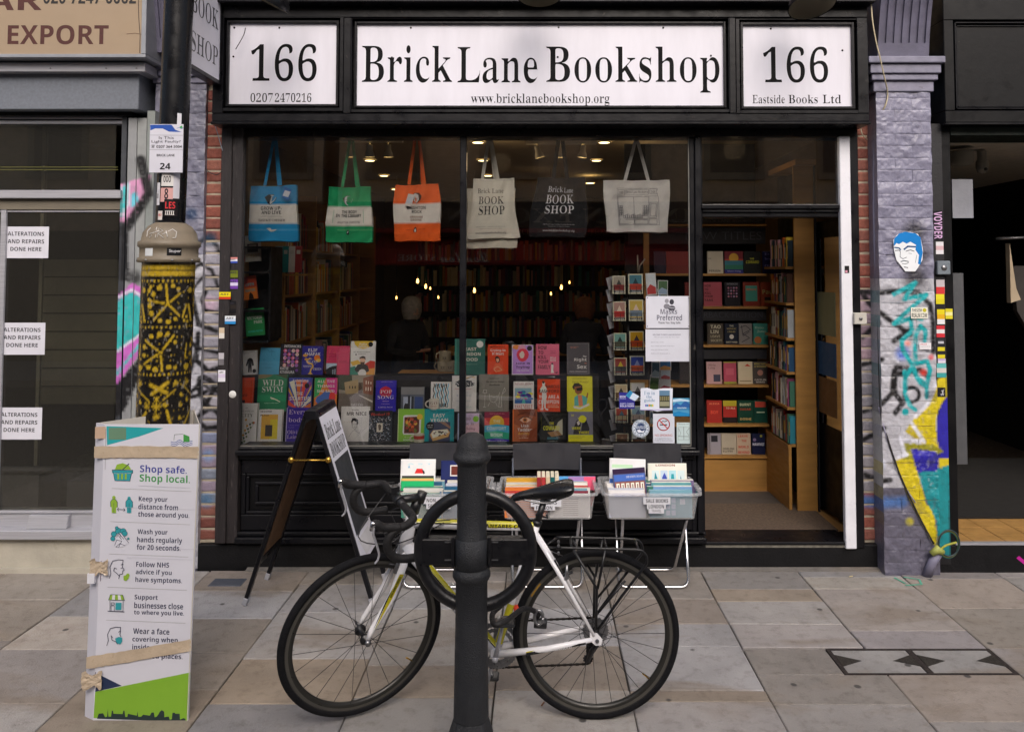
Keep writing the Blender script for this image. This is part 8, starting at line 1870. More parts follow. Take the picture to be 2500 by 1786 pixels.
wrap(240,262,zq(488),zq(468),.0646,'#d0c8c4','small starburst white sticker with red letters low on the upper shaft',[('HELP',.15,.4,.85,.7,'#b83a34','sansb')])
wrap(305,322,zq(276),zq(250),.0645,'#d0d0d6','torn white paper poking up above the lamp number plate')
wrap(298,325,zq(440),zq(384),.0644,'#bdbcc4','ragged white paper down the right of the upper shaft')
wrap(243,262,z_[7]+.004,z_[6]-.004,.1248,'#c8ccce','small torn white label on the left of the beige collar')
wrap(290,318,z_[7]+.006,z_[6]-.002,.1248,'#141416','black label with white lettering on the right of the beige collar',[('Stupor',.15,.3,.95,.8,'#d8d8dc','sans')])
# scrawled tag on the dome of the collar
def dome(a,v):
    z=zr(v);rr_=float(np.interp(z,[z_[3],z_[2],z_[1],z_[0]],[.121,.114,.092,.066]))+.0025
    return Vector((LX(z)+rr_*math.cos(R(a)),Yl+rr_*math.sin(R(a)),z))
m=MB()
for pts in (((243,505),(240,512),(244,526)),((252,528),(262,504),(266,528)),((250,519),(272,512)),((270,526),(268,506),(280,512),(270,518),(282,528)),((286,512),(290,526)),((280,520),(300,508),(308,514),(306,527),(300,528))):
    m.tube([dome(*q)for q in pts],.0016,5,col=C('#d4d2d0'))
m.build('scrawled_tag',M['print'],LP)
# number plate
YPl=Yl-.078
PLt=thing('lamp_number_plate','white is this light faulty plate number 24 strapped to the lamp post','sign',(W(370,330,YPl).x,YPl,W(370,383,YPl).z))
a,b,c_,d=RX(332,276,406,383,YPl);pb=MB().box(a,YPl,c_,b,YPl+.003,d,C('#c8c8d2')).build('plate',M['print'],PLt)
S=Sheet(YPl,MB())
K=lambda x,y:(x/(3.5710*.9998)/1.0*.9093*1.0998 if 0 else x/3.5714,y/3.5714)
K=lambda x,y:(x/3.5714,y/3.5714)
S.poly([K(*q)for q in ((1190,990),(1360,990),(1390,1030),(1440,1048),(1340,1045),(1290,1020),(1230,1020),(1192,1035))],'#2c50a0')
S.poly([K(*q)for q in ((1425,1005),(1445,995),(1448,1018),(1428,1020))],'#4a9a5a');S.line([K(1402,1018),K(1420,1012),K(1440,1022),K(1455,1014)],.9,'#3a6ab0')
S.line([K(1190,1072),K(1450,1074)],.5,'#5a5a60');S.line([K(1182,1187),K(1450,1189)],.5,'#5a5a60')
S.text('Is This',*K(1260,1082),*K(1378,1104),'#2a2a30','sans');S.text('Light Faulty?',*K(1202,1112),*K(1432,1138),'#2a2a30','sans');S.text('☎',*K(1197,1148),*K(1228,1172),'#2a2a30','sans');S.text('0207 364 5004',*K(1240,1152),*K(1442,1174),'#2a2a30','sansh');S.text('BRICK LANE',*K(1243,1222),*K(1385,1241),'#2a2a30','sansh');S.text('24',*K(1268,1293),*K(1352,1343),'#1c1c20','sansb')
S.mb.build('plate_print',M['print'],pb)
MB().box(a+.03,YPl+.0035,c_+.04,b-.03,YPl+.016,c_+.055).box(a+.03,YPl+.0035,d-.05,b-.03,YPl+.016,d-.035).build('plate_bracket',M['steel'],PLt)

# ================================================================== BOLLARD WITH HOOP
YBo=3.05
BO=thing('bollard','black cast iron bollard with ring collars at the front kerb','bollard',(W(1045,1300,YBo).x,YBo,0))
xbo=W(1047,1250,YBo).x
bz_=lambda v:W(1045,v,YBo-.05).z
prof=[(.0,bz_(966)),(.022,bz_(967)),(.042,bz_(973)),(.055,bz_(985)),(.060,bz_(998)),(.061,bz_(1008)),(.066,bz_(1011)),(.0715,bz_(1016)),(.0715,bz_(1024)),(.066,bz_(1029)),(.058,bz_(1034)),(.055,bz_(1040)),(.0555,bz_(1150)),(.0575,bz_(1268)),(.066,bz_(1272)),(.071,bz_(1279)),(.071,bz_(1288)),(.066,bz_(1294)),(.0595,bz_(1300)),(.0605,bz_(1400)),(.0655,.19)]
g=MB().lathe(prof[::-1],(xbo,YBo,0),48);g.build('post',M['iron'],BO)
g=MB().lathe([(.084,-.02),(.084,.135),(.066,.19)],(xbo,YBo,0),8,sm=False,cap=True);g.build('octagonal_base',M['iron'],BO,bevel=.006)
HP=thing('cycle_hoop','black steel cycle parking hoop clamped round the bollard','bike rack',(xbo,YBo,bz_(1222)))
hc=W(1055,1222,YBo);hr=.2085;N=64
MB().tube([(hc.x+hr*math.cos(2*math.pi*k/N),YBo+.012,hc.z+hr*math.sin(2*math.pi*k/N))for k in range(N)],.0245,14,closed=True).build('hoop',M['iron2'],HP)
a,b,c_,d=RX(934,1197,1172,1257,YBo-.02)
MB().box(a,YBo-.012,c_,b,YBo+.036,d).build('cross_plate',M['iron2'],HP,bevel=.006,seg=2)
MB().lathe([(.0605,bz_(1268)),(.0640,bz_(1266)),(.0640,bz_(1202)),(.0605,bz_(1201))],(xbo,YBo,0),40).build('clamp_sleeve',M['iron'],HP)
for sx in (-1,1):
    MB().box(xbo+sx*.062,YBo-.03,bz_(1264),xbo+sx*.074,YBo-.013,bz_(1196)).build('clamp_flange',M['iron2'],HP,bevel=.002)
    for z in (bz_(1250),bz_(1210)):MB().box(xbo+sx*.075,YBo-.0125,z-.002,xbo+sx*.10,YBo-.0165,z+.002).build('clamp_bolt',M['steel'],HP)

# ================================================================== BICYCLE
YK=3.38
BI=thing('bicycle','white and yellow road bicycle with rear rack leaning behind the bollard hoop','bicycle',(W(1060,1500,YK).x,YK,0))
def K_(u,v,dy=0):return W(u,v,YK+0)+Vector((0,dy,0))
Z5=lambda x,y:((1050+x/2.207)/1.0998,(1050+y/2.207)/1.0998)
Z4=lambda x,y:((550+x/2.207)/1.0998,(1050+y/2.207)/1.0998)
Wt,Ye,Bk_=C('#e0dfe2'),C('#b9b021'),C('#141416')
RW=.345
HR=K_(1323,1413);HR.z=RW
BBk=K_(1101,1443);BBk.y=YK
STt=K_(1190,1166)
H1,H0=K_(915,1146),K_(897,1216)
def ft(pts,r,nm,col=Wt,seg=14,flat=None,m_='framewhite'):return MB().tube(pts,r,seg,col=col,flat=flat).build(nm,M[m_],BI)
ft([H0+(H1-H0)*-.12,H1+(H1-H0)*.12],[.029,.024],'head_tube')
ttA=H1+(H0-H1)*.2
TT=MB().tube([ttA,K_(1060,1166),STt+Vector((-.0,0,-.006))],[.0205,.0175,.0155],14,col=Wt).build('top_tube',M['framewhite'],BI)
DT=MB().tube([H0+(H1-H0)*.12,BBk],[.0300,.0245],16,col=Wt).build('down_tube',M['framewhite'],BI)
ft([STt,BBk],[.0165,.0175],'seat_tube')
# yellow and black panels on the tubes (thin shells lying on the paint)
def shell(P0,P1,r,a0,a1,f0,f1,col,nm,parent,rr_=None):
    d=(P1-P0).normalized();up=Vector((0,-1,0));s_=d.cross(up).normalized()
    m=MB();n=6;rr_=rr_ or (r,r)
    Q0=P0+(P1-P0)*f0;Q1=P0+(P1-P0)*f1
    for k in range(n):
        a=R(a0+(a1-a0)*k/n);b=R(a0+(a1-a0)*(k+1)/n)
        va=up*math.cos(a)+s_*math.sin(a);vb=up*math.cos(b)+s_*math.sin(b)
        m.poly([Q0+va*rr_[0],Q1+va*rr_[1],Q1+vb*rr_[1],Q0+vb*rr_[0]],C(col),sm=True)
    return m.build(nm,M['framewhite'],parent)
shell(ttA,STt,.0195,-75,-25,.05,.98,'#b9b021','yellow_stripe',TT,(.0213,.0163));shell(ttA,STt,.0195,-22,-12,.05,.98,'#141416','black_stripe',TT,(.0213,.0163));shell(ttA,STt,.0195,28,80,.05,.9,'#141416','black_stripe',TT,(.0213,.0163))
shell(ttA,STt,.0195,-60,28,.62,.98,'#b9b021','yellow_panel',TT,(.0187,.0165))
def tubetext(s,P0,P1,f0,f1,r,h,col,nm,parent,font='sansb',up_=None,a=0):
    d=(P1-P0);L=d.length;dn=d.normalized();pz=Vector((0,-1,0)).cross(dn);
    if pz.z<0:pz=-pz
    m=MB();o=P0+d*f0-pz*h/2
    def fn(q):
        k=(q-P0).dot(pz);base=q-pz*k;k=max(-r*.95,min(r*.95,k));an=math.asin(k/r)
        return base+pz*(r*math.sin(an))+Vector((0,-r*math.cos(an)-.0008,0))
    m.text(s,o,d*(f1-f0),pz*h,C(col),font,fn=fn);return m.build(nm,M['framewhite'],parent)
tubetext('ANTARES CROSS',ttA,STt,.60,.965,.0185,.014,'#17171a','lettering',TT)
dt0=H0+(H1-H0)*.12
shell(dt0,BBk,.0265,-85,-35,.1,.97,'#b9b021','yellow_stripe',DT,(.0304,.0253));shell(dt0,BBk,.025,-34,-26,.1,.97,'#141416','black_stripe',DT,(.0304,.0253))
tubetext('GUERCIOTTI',dt0,BBk,.22,.80,.0285,.034,'#141416','lettering',DT)
shell(STt,BBk,.018,-60,60,.62,.93,'#b9b021','yellow_panel',bpy.data.objects['seat_tube'],(.0174,.0182))
# rear triangle
for sy,nm in ((-1,'near'),(1,'far')):
    dro=HR+Vector((-.0,sy*.062,.0))
    ss=STt+(BBk-STt)*.04
    ft([ss+Vector((0,sy*.012,-.004)),ss.lerp(dro,.5)+Vector((0,sy*.012,.004)),dro+Vector((-.012,0,.018))],[.0100,.0088,.0072],'seat_stay')
    cs_=MB().tube([BBk+Vector((.01,sy*.03,0)),BBk.lerp(HR,.5)+Vector((0,sy*.058,-.002)),dro+Vector((-.02,0,.003))],[.0145,.0125,.0092],12,col=Wt).build('chain_stay',M['framewhite'],BI)
    if sy<0:
        P0,P1=BBk+Vector((.01,-.03,0)),dro+Vector((-.02,0,.003))
        m=MB();
        for (f0,f1,za,zb_,cl)in ((.30,.93,-.0145,-.002,'#141416'),(.30,.62,-.002,.002,'#b9b021')):
            Q0=P0.lerp(P1,f0);Q1=P0.lerp(P1,f1);yo=-.0235
            m.poly([Q0+Vector((0,yo,za)),Q1+Vector((0,-.012,za*.7)),Q1+Vector((0,-.012,zb_)),Q0+Vector((0,yo,zb_))],C(cl))
        Q0=P0.lerp(P1,.58);Q1=P0.lerp(P1,.78);m.text('GUERCIOTTI',Q0+Vector((0,-.0225,-.0115)),Q1-Q0,(0,0,.009),C('#d0d0d2'),'sansb');m.build('stay_panel',M['framewhite'],cs_)
    MB().raw([tuple(dro+Vector(q))for q in ((-.03,-.003,.03),(.0,-.003,.028),(.022,-.003,.004),(.016,-.003,-.018),(-.006,-.003,-.02),(-.028,-.003,-.002),(-.03,.003,.03),(.0,.003,.028),(.022,.003,.004),(.016,.003,-.018),(-.006,.003,-.02),(-.028,.003,-.002))],[(0,1,2,3,4,5),(11,10,9,8,7,6)]+[(i,(i+1)%6,(i+1)%6+6,i+6)for i in range(6)],Wt).build('dropout',M['framewhite'],BI)
MB().tube([HR+Vector((0,-.073,0)),HR+Vector((0,.073,0))],.0075,12).build('rear_axle',M['steel'],BI)
ft([BBk+Vector((0,-.036,0)),BBk+Vector((0,.036,0))],.021,'bottom_bracket_shell')

# ---- wheels: built upright in the bike plane round the origin, normal along y
def wheel(parent_thing,centre,rot,nsp,label):
    w=MB();ro=RW
    N=96;SG=14
    # tyre as a torus, tread faintly ribbed
    MBt=MB();MBt.tube([((ro-.016)*math.cos(2*math.pi*k/N),0,(ro-.016)*math.sin(2*math.pi*k/N))for k in range(N)],.0162,SG,closed=True)
    W_=thing('wheel',None,None,centre);W_.parent=parent_thing;W_.location=centre-wloc(parent_thing)
    if label:W_['label']=label
    W_.rotation_mode='QUATERNION';W_.rotation_quaternion=rot
    MBt.build('tyre',M['rubber'],W_,local=True)
    def ringp(prof,nm,m_):
        g=MB().lathe(prof,(0,0,0),96,axis=(0,1,0));return g.build(nm,M[m_],W_,local=True)
    ringp([(.3145,-.0095),(.318,-.010),(.318,.010),(.3145,.0095),(.3145,-.0095)],'rim_lip','rimwall')
    ringp([(.3160,-.0098),(.300,-.0100),(.286,-.005),(.286,.005),(.300,.0100),(.3160,.0098)],'rim','rim')
    ringp([(.3155,-.0104),(.304,-.0106)],'brake_track','rimwall');ringp([(.3155,.0104),(.304,.0106)],'brake_track','rimwall')
    ringp([(.3225,-.0128),(.3175,-.0116)],'sidewall_line','rimwall')
    MB().lathe([(0,-.052),(.010,-.052),(.012,-.045),(.022,-.040),(.024,-.034),(.012,-.030),(.011,.030),(.024,.034),(.022,.040),(.012,.045),(.010,.052),(0,.052)],(0,0,0),24,axis=(0,1,0)).build('hub',M['blackplastic'],W_,local=True)
    for k in range(nsp):
        side=-1 if k%2 else 1;a=2*math.pi*k/nsp;off=(1 if (k//2)%2 else-1)*R(60)
        P0=Vector((.021*math.cos(a+off),side*.036,.021*math.sin(a+off)));P1=Vector((.287*math.cos(a),side*.002,.287*math.sin(a)))
        MB().tube([P0,P1],.00115,5).build('spoke',M['blackplastic'],W_,local=True)
    a=R(-40);MB().tube([Vector((.287*math.cos(a),0,.287*math.sin(a))),Vector((.25*math.cos(a),0,.25*math.sin(a)))],.0032,8,col=C('#b8963a')).build('valve',M['brass'],W_,local=True)
    return W_
from mathutils import Quaternion
wheel(BI,HR,Quaternion((1,0,0,0)),28,None)
WR_=bpy.data.objects['wheel']
g=MB()
for (a0,a1,rr0,rr1,cl)in ((R(138),R(150),.303,.297,'#8a6a2a'),):
    for k in range(8):
        a,b=a0+(a1-a0)*k/8,a0+(a1-a0)*(k+1)/8;g.poly([(r_*math.cos(t_),-.0112,r_*math.sin(t_))for r_,t_ in ((.313,a),(.313,b),(.306,b),(.306,a))],C(cl))
g.build('rim_lettering',M['print'],WR_,local=True)

# ---- steering assembly, turned towards the kerb
AX=Vector((math.sin(R(18)),0,math.cos(R(18))));A0=H0.copy();ST=R(32)
RQ=Quaternion(AX,ST)
def rt_(p):return A0+RQ @ (Vector(p)-A0)
fdir=Vector((-math.cos(R(18)),0,math.sin(R(18))))
HF=A0-AX*.372+fdir*.058
HFr=rt_(HF)
wheel(BI,HFr,RQ,22,None)
FK=MB()
crown=A0-AX*.022
for sy in (-1,1):
    pts=[crown+Vector((0,sy*.02,0)),crown-AX*.03+Vector((0,sy*.036,0)),crown-AX*.16+fdir*.008+Vector((0,sy*.046,0)),HF+AX*.05-fdir*.006+Vector((0,sy*.050,0)),HF+AX*.006+Vector((0,sy*.052,0))]
    o=MB().tube([rt_(p)for p in pts],[.017,.0185,.0165,.0125,.010],14,col=Wt,flat=.8).build('fork_blade',M['framewhite'],BI)
    if sy<0:
        m=MB()
        def bl(f,w0,off):
            P=pts[1].lerp(pts[3],f);return P+Vector((0,-.0185+.004*f,0))+fdir*off
        m.poly([rt_(bl(.12,0,-.014)),rt_(bl(.12,0,.006)),rt_(bl(.5,0,.004)),rt_(bl(.99,0,-.003)),rt_(bl(.5,0,-.013))],Ye)
        m.poly([rt_(bl(.3,0,.006)+Vector((0,-.0004,0))),rt_(bl(.55,0,.010)),rt_(bl(1.0,0,.003)),rt_(bl(.6,0,.003)+Vector((0,-.0004,0)))],Bk_)
        o1=bl(.48,0,.0035)+Vector((0,-.0012,0));ex=bl(.16,0,.0035)-bl(.48,0,.0035);
        m.text('ANTARES CROSS',rt_(o1-fdir*.011),RQ @ ex,RQ @ (fdir*.010),Bk_,'sansb')
        m.build('blade_panel',M['framewhite'],o)
MB().tube([rt_(crown+Vector((0,-.03,0))),rt_(crown+Vector((0,.03,0)))],.0175,12,col=Wt).tube([rt_(crown),rt_(A0+AX*.01)],.021,14,col=Wt).build('fork_crown',M['framewhite'],BI)
MB().tube([rt_(HF+Vector((0,-.066,0))),rt_(HF+Vector((0,.066,0)))],.0065,10).build('front_axle',M['steel'],BI)
MB().lathe([(0,-.006),(.012,-.004),(.012,.006)],rt_(HF+Vector((0,-.066,0))),12,axis=RQ @ Vector((0,1,0))).build('quick_release_nut',M['steel'],BI)
MB().tube([rt_(HF+Vector((0,.064,0))),rt_(HF+Vector((-.02,.07,.04)))],.004,8).build('quick_release_lever',M['steel'],BI)
# steerer, stem, bars
top=H1+AX*.03
MB().tube([H1+AX*.012,top+AX*.045],[.0225,.0205],14).build('headset_spacer',M['blackplastic'],BI)
SM0=A0+AX*((H1-H0).length+.088);SMf=SM0+Vector((-.098,0,.006))
MB().tube([rt_(SM0-AX*.022),rt_(SM0+AX*.022)],.0205,14).tube([rt_(SM0),rt_(SMf)],[.017,.0165],14).tube([rt_(SMf+Vector((0,-.022,0))),rt_(SMf+Vector((0,.022,0)))],.0215,14).build('stem',M['blackplastic'],BI)
for z_o in (-.012,.012):MB().tube([rt_(SM0+AX*z_o+Vector((.0,0,0))),rt_(SM0+AX*z_o+Vector((.025,0,0)))],.0035,8).build('stem_bolt',M['steel'],BI)
MB().tube([rt_(SMf+Vector((0,-.06,0))),rt_(SMf+Vector((0,.06,0)))],.0155,14).build('bar_centre',M['blackplastic'],BI)
def smooth(P,k=5):
    out=[]
    P=[Vector(p)for p in P]
    for i in range(len(P)-1):
        p0=P[max(i-1,0)];p1=P[i];p2=P[i+1];p3=P[min(i+2,len(P)-1)]
        for j in range(k):
            s=j/k;out.append(.5*((2*p1)+(p2-p0)*s+(2*p0-5*p1+4*p2-p3)*s**2+(3*p1-p0-3*p2+p3)*s**3))
    return out+[P[-1]]
for sy in (-1,1):
    B0=SMf
    L=lambda f,y,z:rt_(B0+Vector((-f,sy*y,z)))
    pts=smooth([L(0,.058,0),L(0,.13,0),L(.006,.175,-.002),L(.04,.200,-.008),L(.085,.208,-.012),L(.118,.210,-.040),L(.120,.211,-.085),L(.092,.213,-.122),L(.045,.215,-.138),L(-.03,.217,-.142)])
    MB().tube(pts,.0165,12).build('bar_tape',M['tape'],BI)
    bt=MB()
    for k in range(4,len(pts)-3,3):
        d_=(pts[k+1]-pts[k-1]).normalized();bt.tube([pts[k]-d_*.001,pts[k]+d_*.001],.0172,12)
    bt.build('tape_wrap_edge',M['tape'],BI)
    hood=smooth([L(.075,.208,-.008),L(.11,.208,.000),L(.145,.207,.008),L(.168,.206,.028),L(.172,.206,.042)],4)
    n_=len(hood);MB().tube(hood,[.019,.018,.0175,.0172,.017,.017,.017,.0172,.0178,.018,.0175,.017,.0165,.015,.013,.010,.006][:n_],12).build('brake_hood',M['tape'],BI)
    lv=smooth([L(.172,.207,.020),L(.178,.208,-.010),L(.165,.209,-.055),L(.155,.210,-.095),L(.160,.211,-.118),L(.172,.212,-.130)],4)
    MB().tube(lv,[.011,.0105,.010,.0095,.009]+[.0082]*(len(lv)-7)+[.007,.006],10,flat=.5).build('brake_lever',M['alu'],BI)
    MB().tube([L(.160,.207,.018),L(.182,.207,.030),L(.186,.207,.004)],[.014,.013,.007],10).build('lever_cap',M['chrome'],BI)
MB().box(-.018,-.016,-.010,.018,.016,.014).build('bar_lamp',M['blackplastic'],BI,local=True)
bl_o=bpy.data.objects['bar_lamp'];q=rt_(SMf+Vector((-.006,.038,.032)));bl_o.location=q-wloc(BI);bl_o.rotation_mode='QUATERNION';bl_o.rotation_quaternion=RQ
# cables
for k,(pts)in enumerate(([rt_(SMf+Vector((-.16,-.2,.02))),W(640/1.0998+200,1190,3.25),W(760,1200,3.2),W(905,1170,3.36),W(930,1158,3.36)],[rt_(SMf+Vector((-.02,.10,-.01))),W(795,1190,3.3),W(865,1205,3.3),W(915,1165,3.345),W(1000,1153,3.345)],[rt_(SMf+Vector((-.01,-.05,-.01))),W(868,1135,3.3),W(880,1170,3.3),W(880,1205,3.33),W(870,1240,3.34)])):
    if k==0:pts=[rt_(SMf+Vector((-.03,-.2,-.01))),W(850,1165,3.2),W(870,1205,3.28),W(925,1190,3.35),W(985,1160,3.35)]
    MB().tube(smooth(pts),.0026,6).build('brake_cable',M['blackplastic'],BI)
# front and rear cantilever brakes
for sy in (-1,1):
    q=rt_(crown-AX*.05+fdir*.022+Vector((0,sy*.032,0)))
    MB().tube([q-AX*.02,q,q+AX*.05+Vector((0,sy*.012,0))],[.009,.010,.005],8).build('brake_arm',M['steel'],BI)
    MB().tube([q+RQ @ Vector((-.03,-sy*.010,.02)),q+RQ @ Vector((.03,-sy*.010,-.004))],.0055,8).build('brake_pad',M['blackplastic'],BI)
qq=rt_(crown+fdir*.03+AX*.05);MB().tube([qq,rt_(crown-AX*.03+fdir*.03+Vector((0,-.04,0)))],.0014,5).tube([qq,rt_(crown-AX*.03+fdir*.03+Vector((0,.04,0)))],.0014,5).build('straddle_wire',M['steel'],BI)
rb=K_(*Z5(735,770))
for sy in (-1,1):
    MB().tube([rb+Vector((-.02,sy*.035,-.02)),rb+Vector((0,sy*.04,0)),rb+Vector((.0,sy*.046,.05))],[.008,.010,.005],8).build('brake_arm',M['steel'],BI)
    MB().tube([rb+Vector((-.03,sy*.022,-.01)),rb+Vector((.025,sy*.022,.015))],.0055,8).build('brake_pad',M['blackplastic'],BI)
MB().tube([K_(*Z5(650,650),0),K_(*Z5(712,745),-.045)],.0014,5).tube([K_(*Z5(650,650),0),K_(*Z5(715,695),.045)],.0014,5).build('straddle_wire',M['steel'],BI)
# seat post and saddle
sp0,sp1=STt,K_(*Z5(612,385))
MB().tube([sp0,sp1],.0138,14).build('seat_post',M['blackplastic'],BI)
MB().tube([STt+(sp1-sp0)*.03,STt+(sp1-sp0)*.22],.0195,14).build('seat_clamp',M['blackplastic'],BI)
MB().tube([K_(*Z5(575,495)),K_(*Z5(572,455)),K_(*Z5(632,470)),K_(*Z5(628,452))],.006,8).build('post_bracket',M['blackplastic'],BI)
prof_t=[(432,365),(445,345),(480,330),(540,315),(600,300),(660,280),(705,268),(745,264),(770,268),(776,285)]
wds=[.012,.018,.021,.024,.032,.052,.066,.070,.066,.045]
thk=[.013,.022,.024,.027,.034,.046,.048,.044,.033,.018]
m=MB();rings=[]
for (x,y),wd,tk in zip(prof_t,wds,thk):
    c0=K_(*Z5(x,y));rings.append([c0+Vector((0,wd*math.sin(a),-tk*(1-math.cos(a))*.5*(1.7 if abs(math.sin(a))>.6 else 1.0)))for a in [2*math.pi*k/16 for k in range(16)]])
for r0,r1 in zip(rings[:-1],rings[1:]):
    for k in range(16):m.poly([r0[k],r0[(k+1)%16],r1[(k+1)%16],r1[k]],sm=True)
m.poly(rings[0][::-1]);m.poly(rings[-1])
sd=m.build('saddle',mat('saddle_leather','#121214',rough=.28,var=.1,vs_=9,bump=.15,bs=60),BI);md=sd.modifiers.new('weld','WELD');md.merge_threshold=.0004;md=sd.modifiers.new('sub','SUBSURF');md.levels=1;md.render_levels=2
for sy in (-1,1):MB().tube(smooth([K_(*Z5(480,362),sy*.012),K_(*Z5(560,378),sy*.02),K_(*Z5(640,382),sy*.022),K_(*Z5(720,350),sy*.03)]),.0035,8).build('saddle_rail',M['steel'],BI)
MB().tube([K_(*Z5(596,380)),K_(*Z5(648,378))],.014,10).build('saddle_clamp',M['steel'],BI)
# rear rack
Z6=lambda x,y:(1227.5+x/5.763,1136.6+y/5.763)
YN,YF=-.07,.06
for nm,dy in (('near',YN),('far',YF)):
    MB().tube(smooth([K_(*Z6(40,378),dy),K_(*Z6(500,388),dy),K_(*Z6(1040,405),dy),K_(*Z6(1130,440),dy),K_(*Z6(1168,500),dy),K_(*Z6(1165,575),dy),K_(*Z6(1120,640),dy),K_(*Z6(860,980),dy),K_(*Z6(560,1400),dy)],4),.0056,10).build('rack_rail',M['iron2'],BI)
    MB().tube([K_(*Z6(250,400),dy),K_(*Z6(545,890),dy),K_(*Z6(535,1400),dy)],.0056,10).tube([K_(*Z6(650,405),dy),K_(*Z6(555,890),dy)],.0056,10).tube([K_(*Z6(900,790),dy),K_(*Z6(570,1180),dy)],.005,10).build('rack_leg',M['iron2'],BI)
for x in (230,670,1070):MB().tube([K_(*Z6(x,380+x*.025),YN),K_(*Z6(x,380+x*.025),YF)],.0055,8).build('rack_crossbar',M['iron2'],BI)
for y in (300,352,445):MB().tube([K_(*Z6(65,y),YN-.01),K_(*Z6(65,y),YN+.006)],.0055,8).build('rack_bolt',M['steel'],BI)
MB().tube([K_(*Z6(-60,420),YN*.3),K_(*Z6(60,380),YN)],.004,8).tube([K_(*Z6(-60,420),YF*.3),K_(*Z6(60,380),YF)],.004,8).build('rack_stay',M['iron2'],BI)
# drivetrain on the far side
def gear(c,r,teeth,dy,nm,m_='steel',th=.003,inner=None):
    m=MB();n=teeth*4;pr=[]
    for k in range(n):
        rr_=r+(.0035 if k%4 in (0,1)else 0);a=2*math.pi*k/n;pr.append((rr_*math.cos(a),rr_*math.sin(a)))
    ri=inner or r*.82
    for k in range(n):
        l=(k+1)%n;a0,a1=2*math.pi*k/n,2*math.pi*l/n
        f=[Vector((c.x+pr[k][0],c.y+dy,c.z+pr[k][1])),Vector((c.x+pr[l][0],c.y+dy,c.z+pr[l][1])),Vector((c.x+ri*math.cos(a1),c.y+dy,c.z+ri*math.sin(a1))),Vector((c.x+ri*math.cos(a0),c.y+dy,c.z+ri*math.sin(a0)))]
        g_=[q+Vector((0,th,0))for q in f]
        m.poly(f);m.poly(g_[::-1]);m.poly([f[0],f[1],g_[1],g_[0]]);m.poly([f[2],f[3],g_[3],g_[2]])
    return m.build(nm,M[m_],BI)
gear(BBk,.094,46,.045,'chainring');gear(BBk,.072,34,.038,'chainring')
m=MB()
for k in range(5):a=R(20+72*k);m.tube([BBk+Vector((0,.044,0)),BBk+Vector((.08*math.cos(a),.044,.08*math.sin(a)))],[.014,.008],8,flat=.4)
m.build('spider',M['steel'],BI)
for i,r_ in enumerate((.052,.047,.042,.037,.032,.027,.022)):gear(HR,r_,int(r_*420),.026+i*.0042,'cassette_sprocket','steel',.002,inner=.016)
MB().lathe([(.068,.0235),(.0695,.0245),(.068,.0255)],HR,48,axis=(0,1,0)).build('spoke_guard_edge',M['blackplastic'],BI)
mech=K_(*Z5(862,1195),.06);pul=K_(*Z5(855,1262),.05)
MB().tube([HR+Vector((.01,.066,-.02)),mech,pul],[.011,.014,.008],8).tube([HR+Vector((.01,-.02,-.03)),K_(*Z5(870,1190),-.0),K_(*Z5(852,1255),.02)],[.008,.012,.009],8).build('rear_derailleur',M['blackplastic'],BI)
gear(pul,.018,11,-.002,'jockey_wheel','blackplastic',.004,inner=.004);gear(K_(*Z5(872,1205),.05),.018,11,-.002,'jockey_wheel','blackplastic',.004,inner=.004)
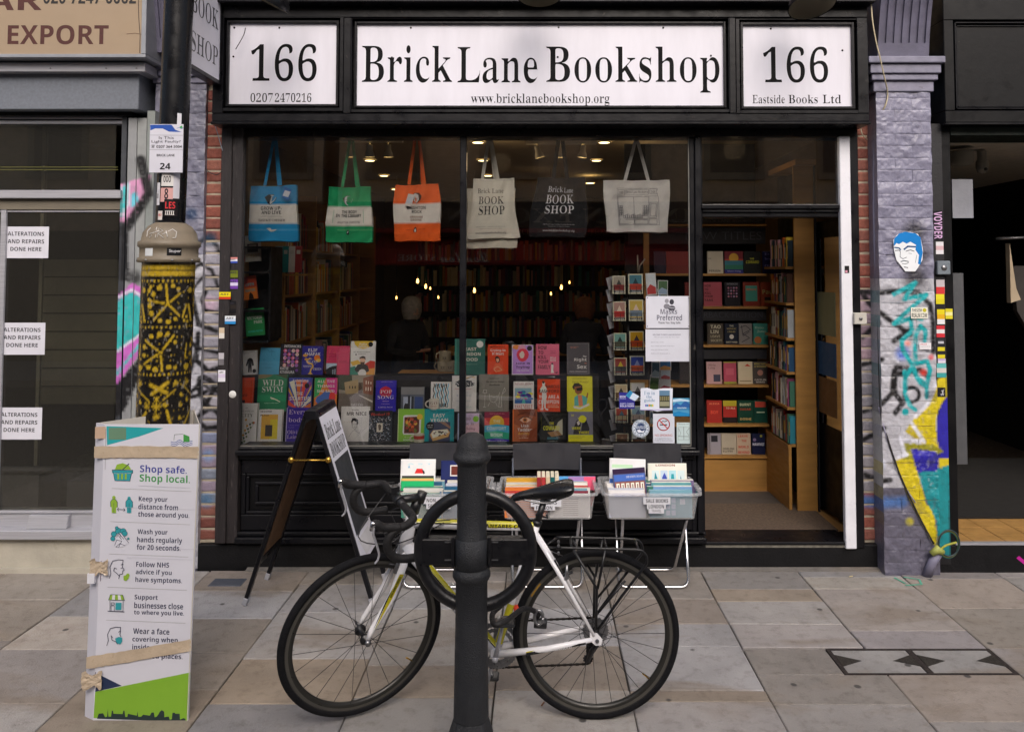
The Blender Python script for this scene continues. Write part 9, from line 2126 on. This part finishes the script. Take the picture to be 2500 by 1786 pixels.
# chain as separate links
cp=[BBk+Vector((-.02,.05,.094)),HR+Vector((0,.05,.044)),HR+Vector((.04,.05,.018)),HR+Vector((.03,.05,-.03)),K_(*Z5(872,1190),.05),K_(*Z5(848,1215),.05),pul+Vector((.018,0,0)),pul+Vector((0,0,-.020)),BBk+Vector((-.02,.05,-.094)),BBk+Vector((-.09,.05,-.03)),BBk+Vector((-.09,.05,.03)),BBk+Vector((-.02,.05,.094))]
cm_=MB();i=0
for a,b in zip(cp[:-1],cp[1:]):
    n=max(1,int((b-a).length/.0127));d_=(b-a)/n;dn=d_.normalized();nv=Vector((-dn.z,0,dn.x))
    for k in range(n):
        c0=a+d_*k;c1=c0+d_;h_=.0042 if i%2 else .0034;t_=.0035 if i%2 else .0022
        cm_.hexa([c0-nv*h_-Vector((0,t_,0)),c1-nv*h_-Vector((0,t_,0)),c1-nv*h_+Vector((0,t_,0)),c0-nv*h_+Vector((0,t_,0)),c0+nv*h_-Vector((0,t_,0)),c1+nv*h_-Vector((0,t_,0)),c1+nv*h_+Vector((0,t_,0)),c0+nv*h_+Vector((0,t_,0))]);i+=1
cm_.build('chain',mat('oily_chain','#2a2624',rough=.5,metal=.7,var=.3),BI)
def crank(sy,ang,nm):
    e=BBk+Vector((.170*math.cos(ang),sy*.075,.170*math.sin(ang)));s0=BBk+Vector((0,sy*.068,0))
    MB().tube([s0,s0.lerp(e,.5),e],[.0165,.0125,.0115],12,flat=.6).lathe([(0,-.006),(.011,-.005),(.012,.01)],s0+Vector((0,sy*.012,0)),16,axis=(0,-sy,0)).build('crank_arm',M['alu'],BI)
    MB().tube([e,e+Vector((0,sy*.075,0))],.007,8).build('pedal_axle',M['steel'],BI)
    c0=e+Vector((0,sy*.05,0));MB().box(c0.x-.045,c0.y-.035,c0.z-.007,c0.x+.045,c0.y+.035,c0.z+.007).build('pedal',M['blackplastic'],BI,bevel=.006)
    MB().box(c0.x-.03,c0.y-.028,c0.z+.008,c0.x+.02,c0.y+.028,c0.z+.018).build('pedal_cage',M['steel'],BI,bevel=.003)
crank(-1,R(77),'near');crank(1,R(257),'far')
# reflector tape, lock
MB().tube([K_(*Z5(452,962)),K_(*Z5(480,958))],.016,10,col=C('#c8402a')).build('reflector_tape',M['print'],BI)
LK=thing('cable_lock','black armoured cable lock looped from the hoop to the rear wheel','bike lock',K_(*Z5(590,1000),-.06))
MB().tube(smooth([K_(*Z5(440,890),.0),K_(*Z5(380,895),-.10),K_(*Z5(350,880),-.2),K_(*Z5(372,850),-.34),K_(*Z5(430,852),-.30),K_(*Z5(500,875),-.16),K_(*Z5(555,925),-.08),K_(*Z5(585,965),-.06)],5),.0105,10).build('lock_cable',M['tape'],LK)
MB().tube([K_(*Z5(560,1000),-.06),K_(*Z5(628,1005),-.06)],.021,12).build('lock_body',M['blackplastic'],LK,bevel=.003)
MB().tube([K_(*Z5(585+22*math.cos(a),965+38*math.sin(a)),-.075)for a in [2*math.pi*k/16 for k in range(17)]],.007,8).build('lock_shackle',M['steel'],LK)

bpy.data.scenes.remove(GS)
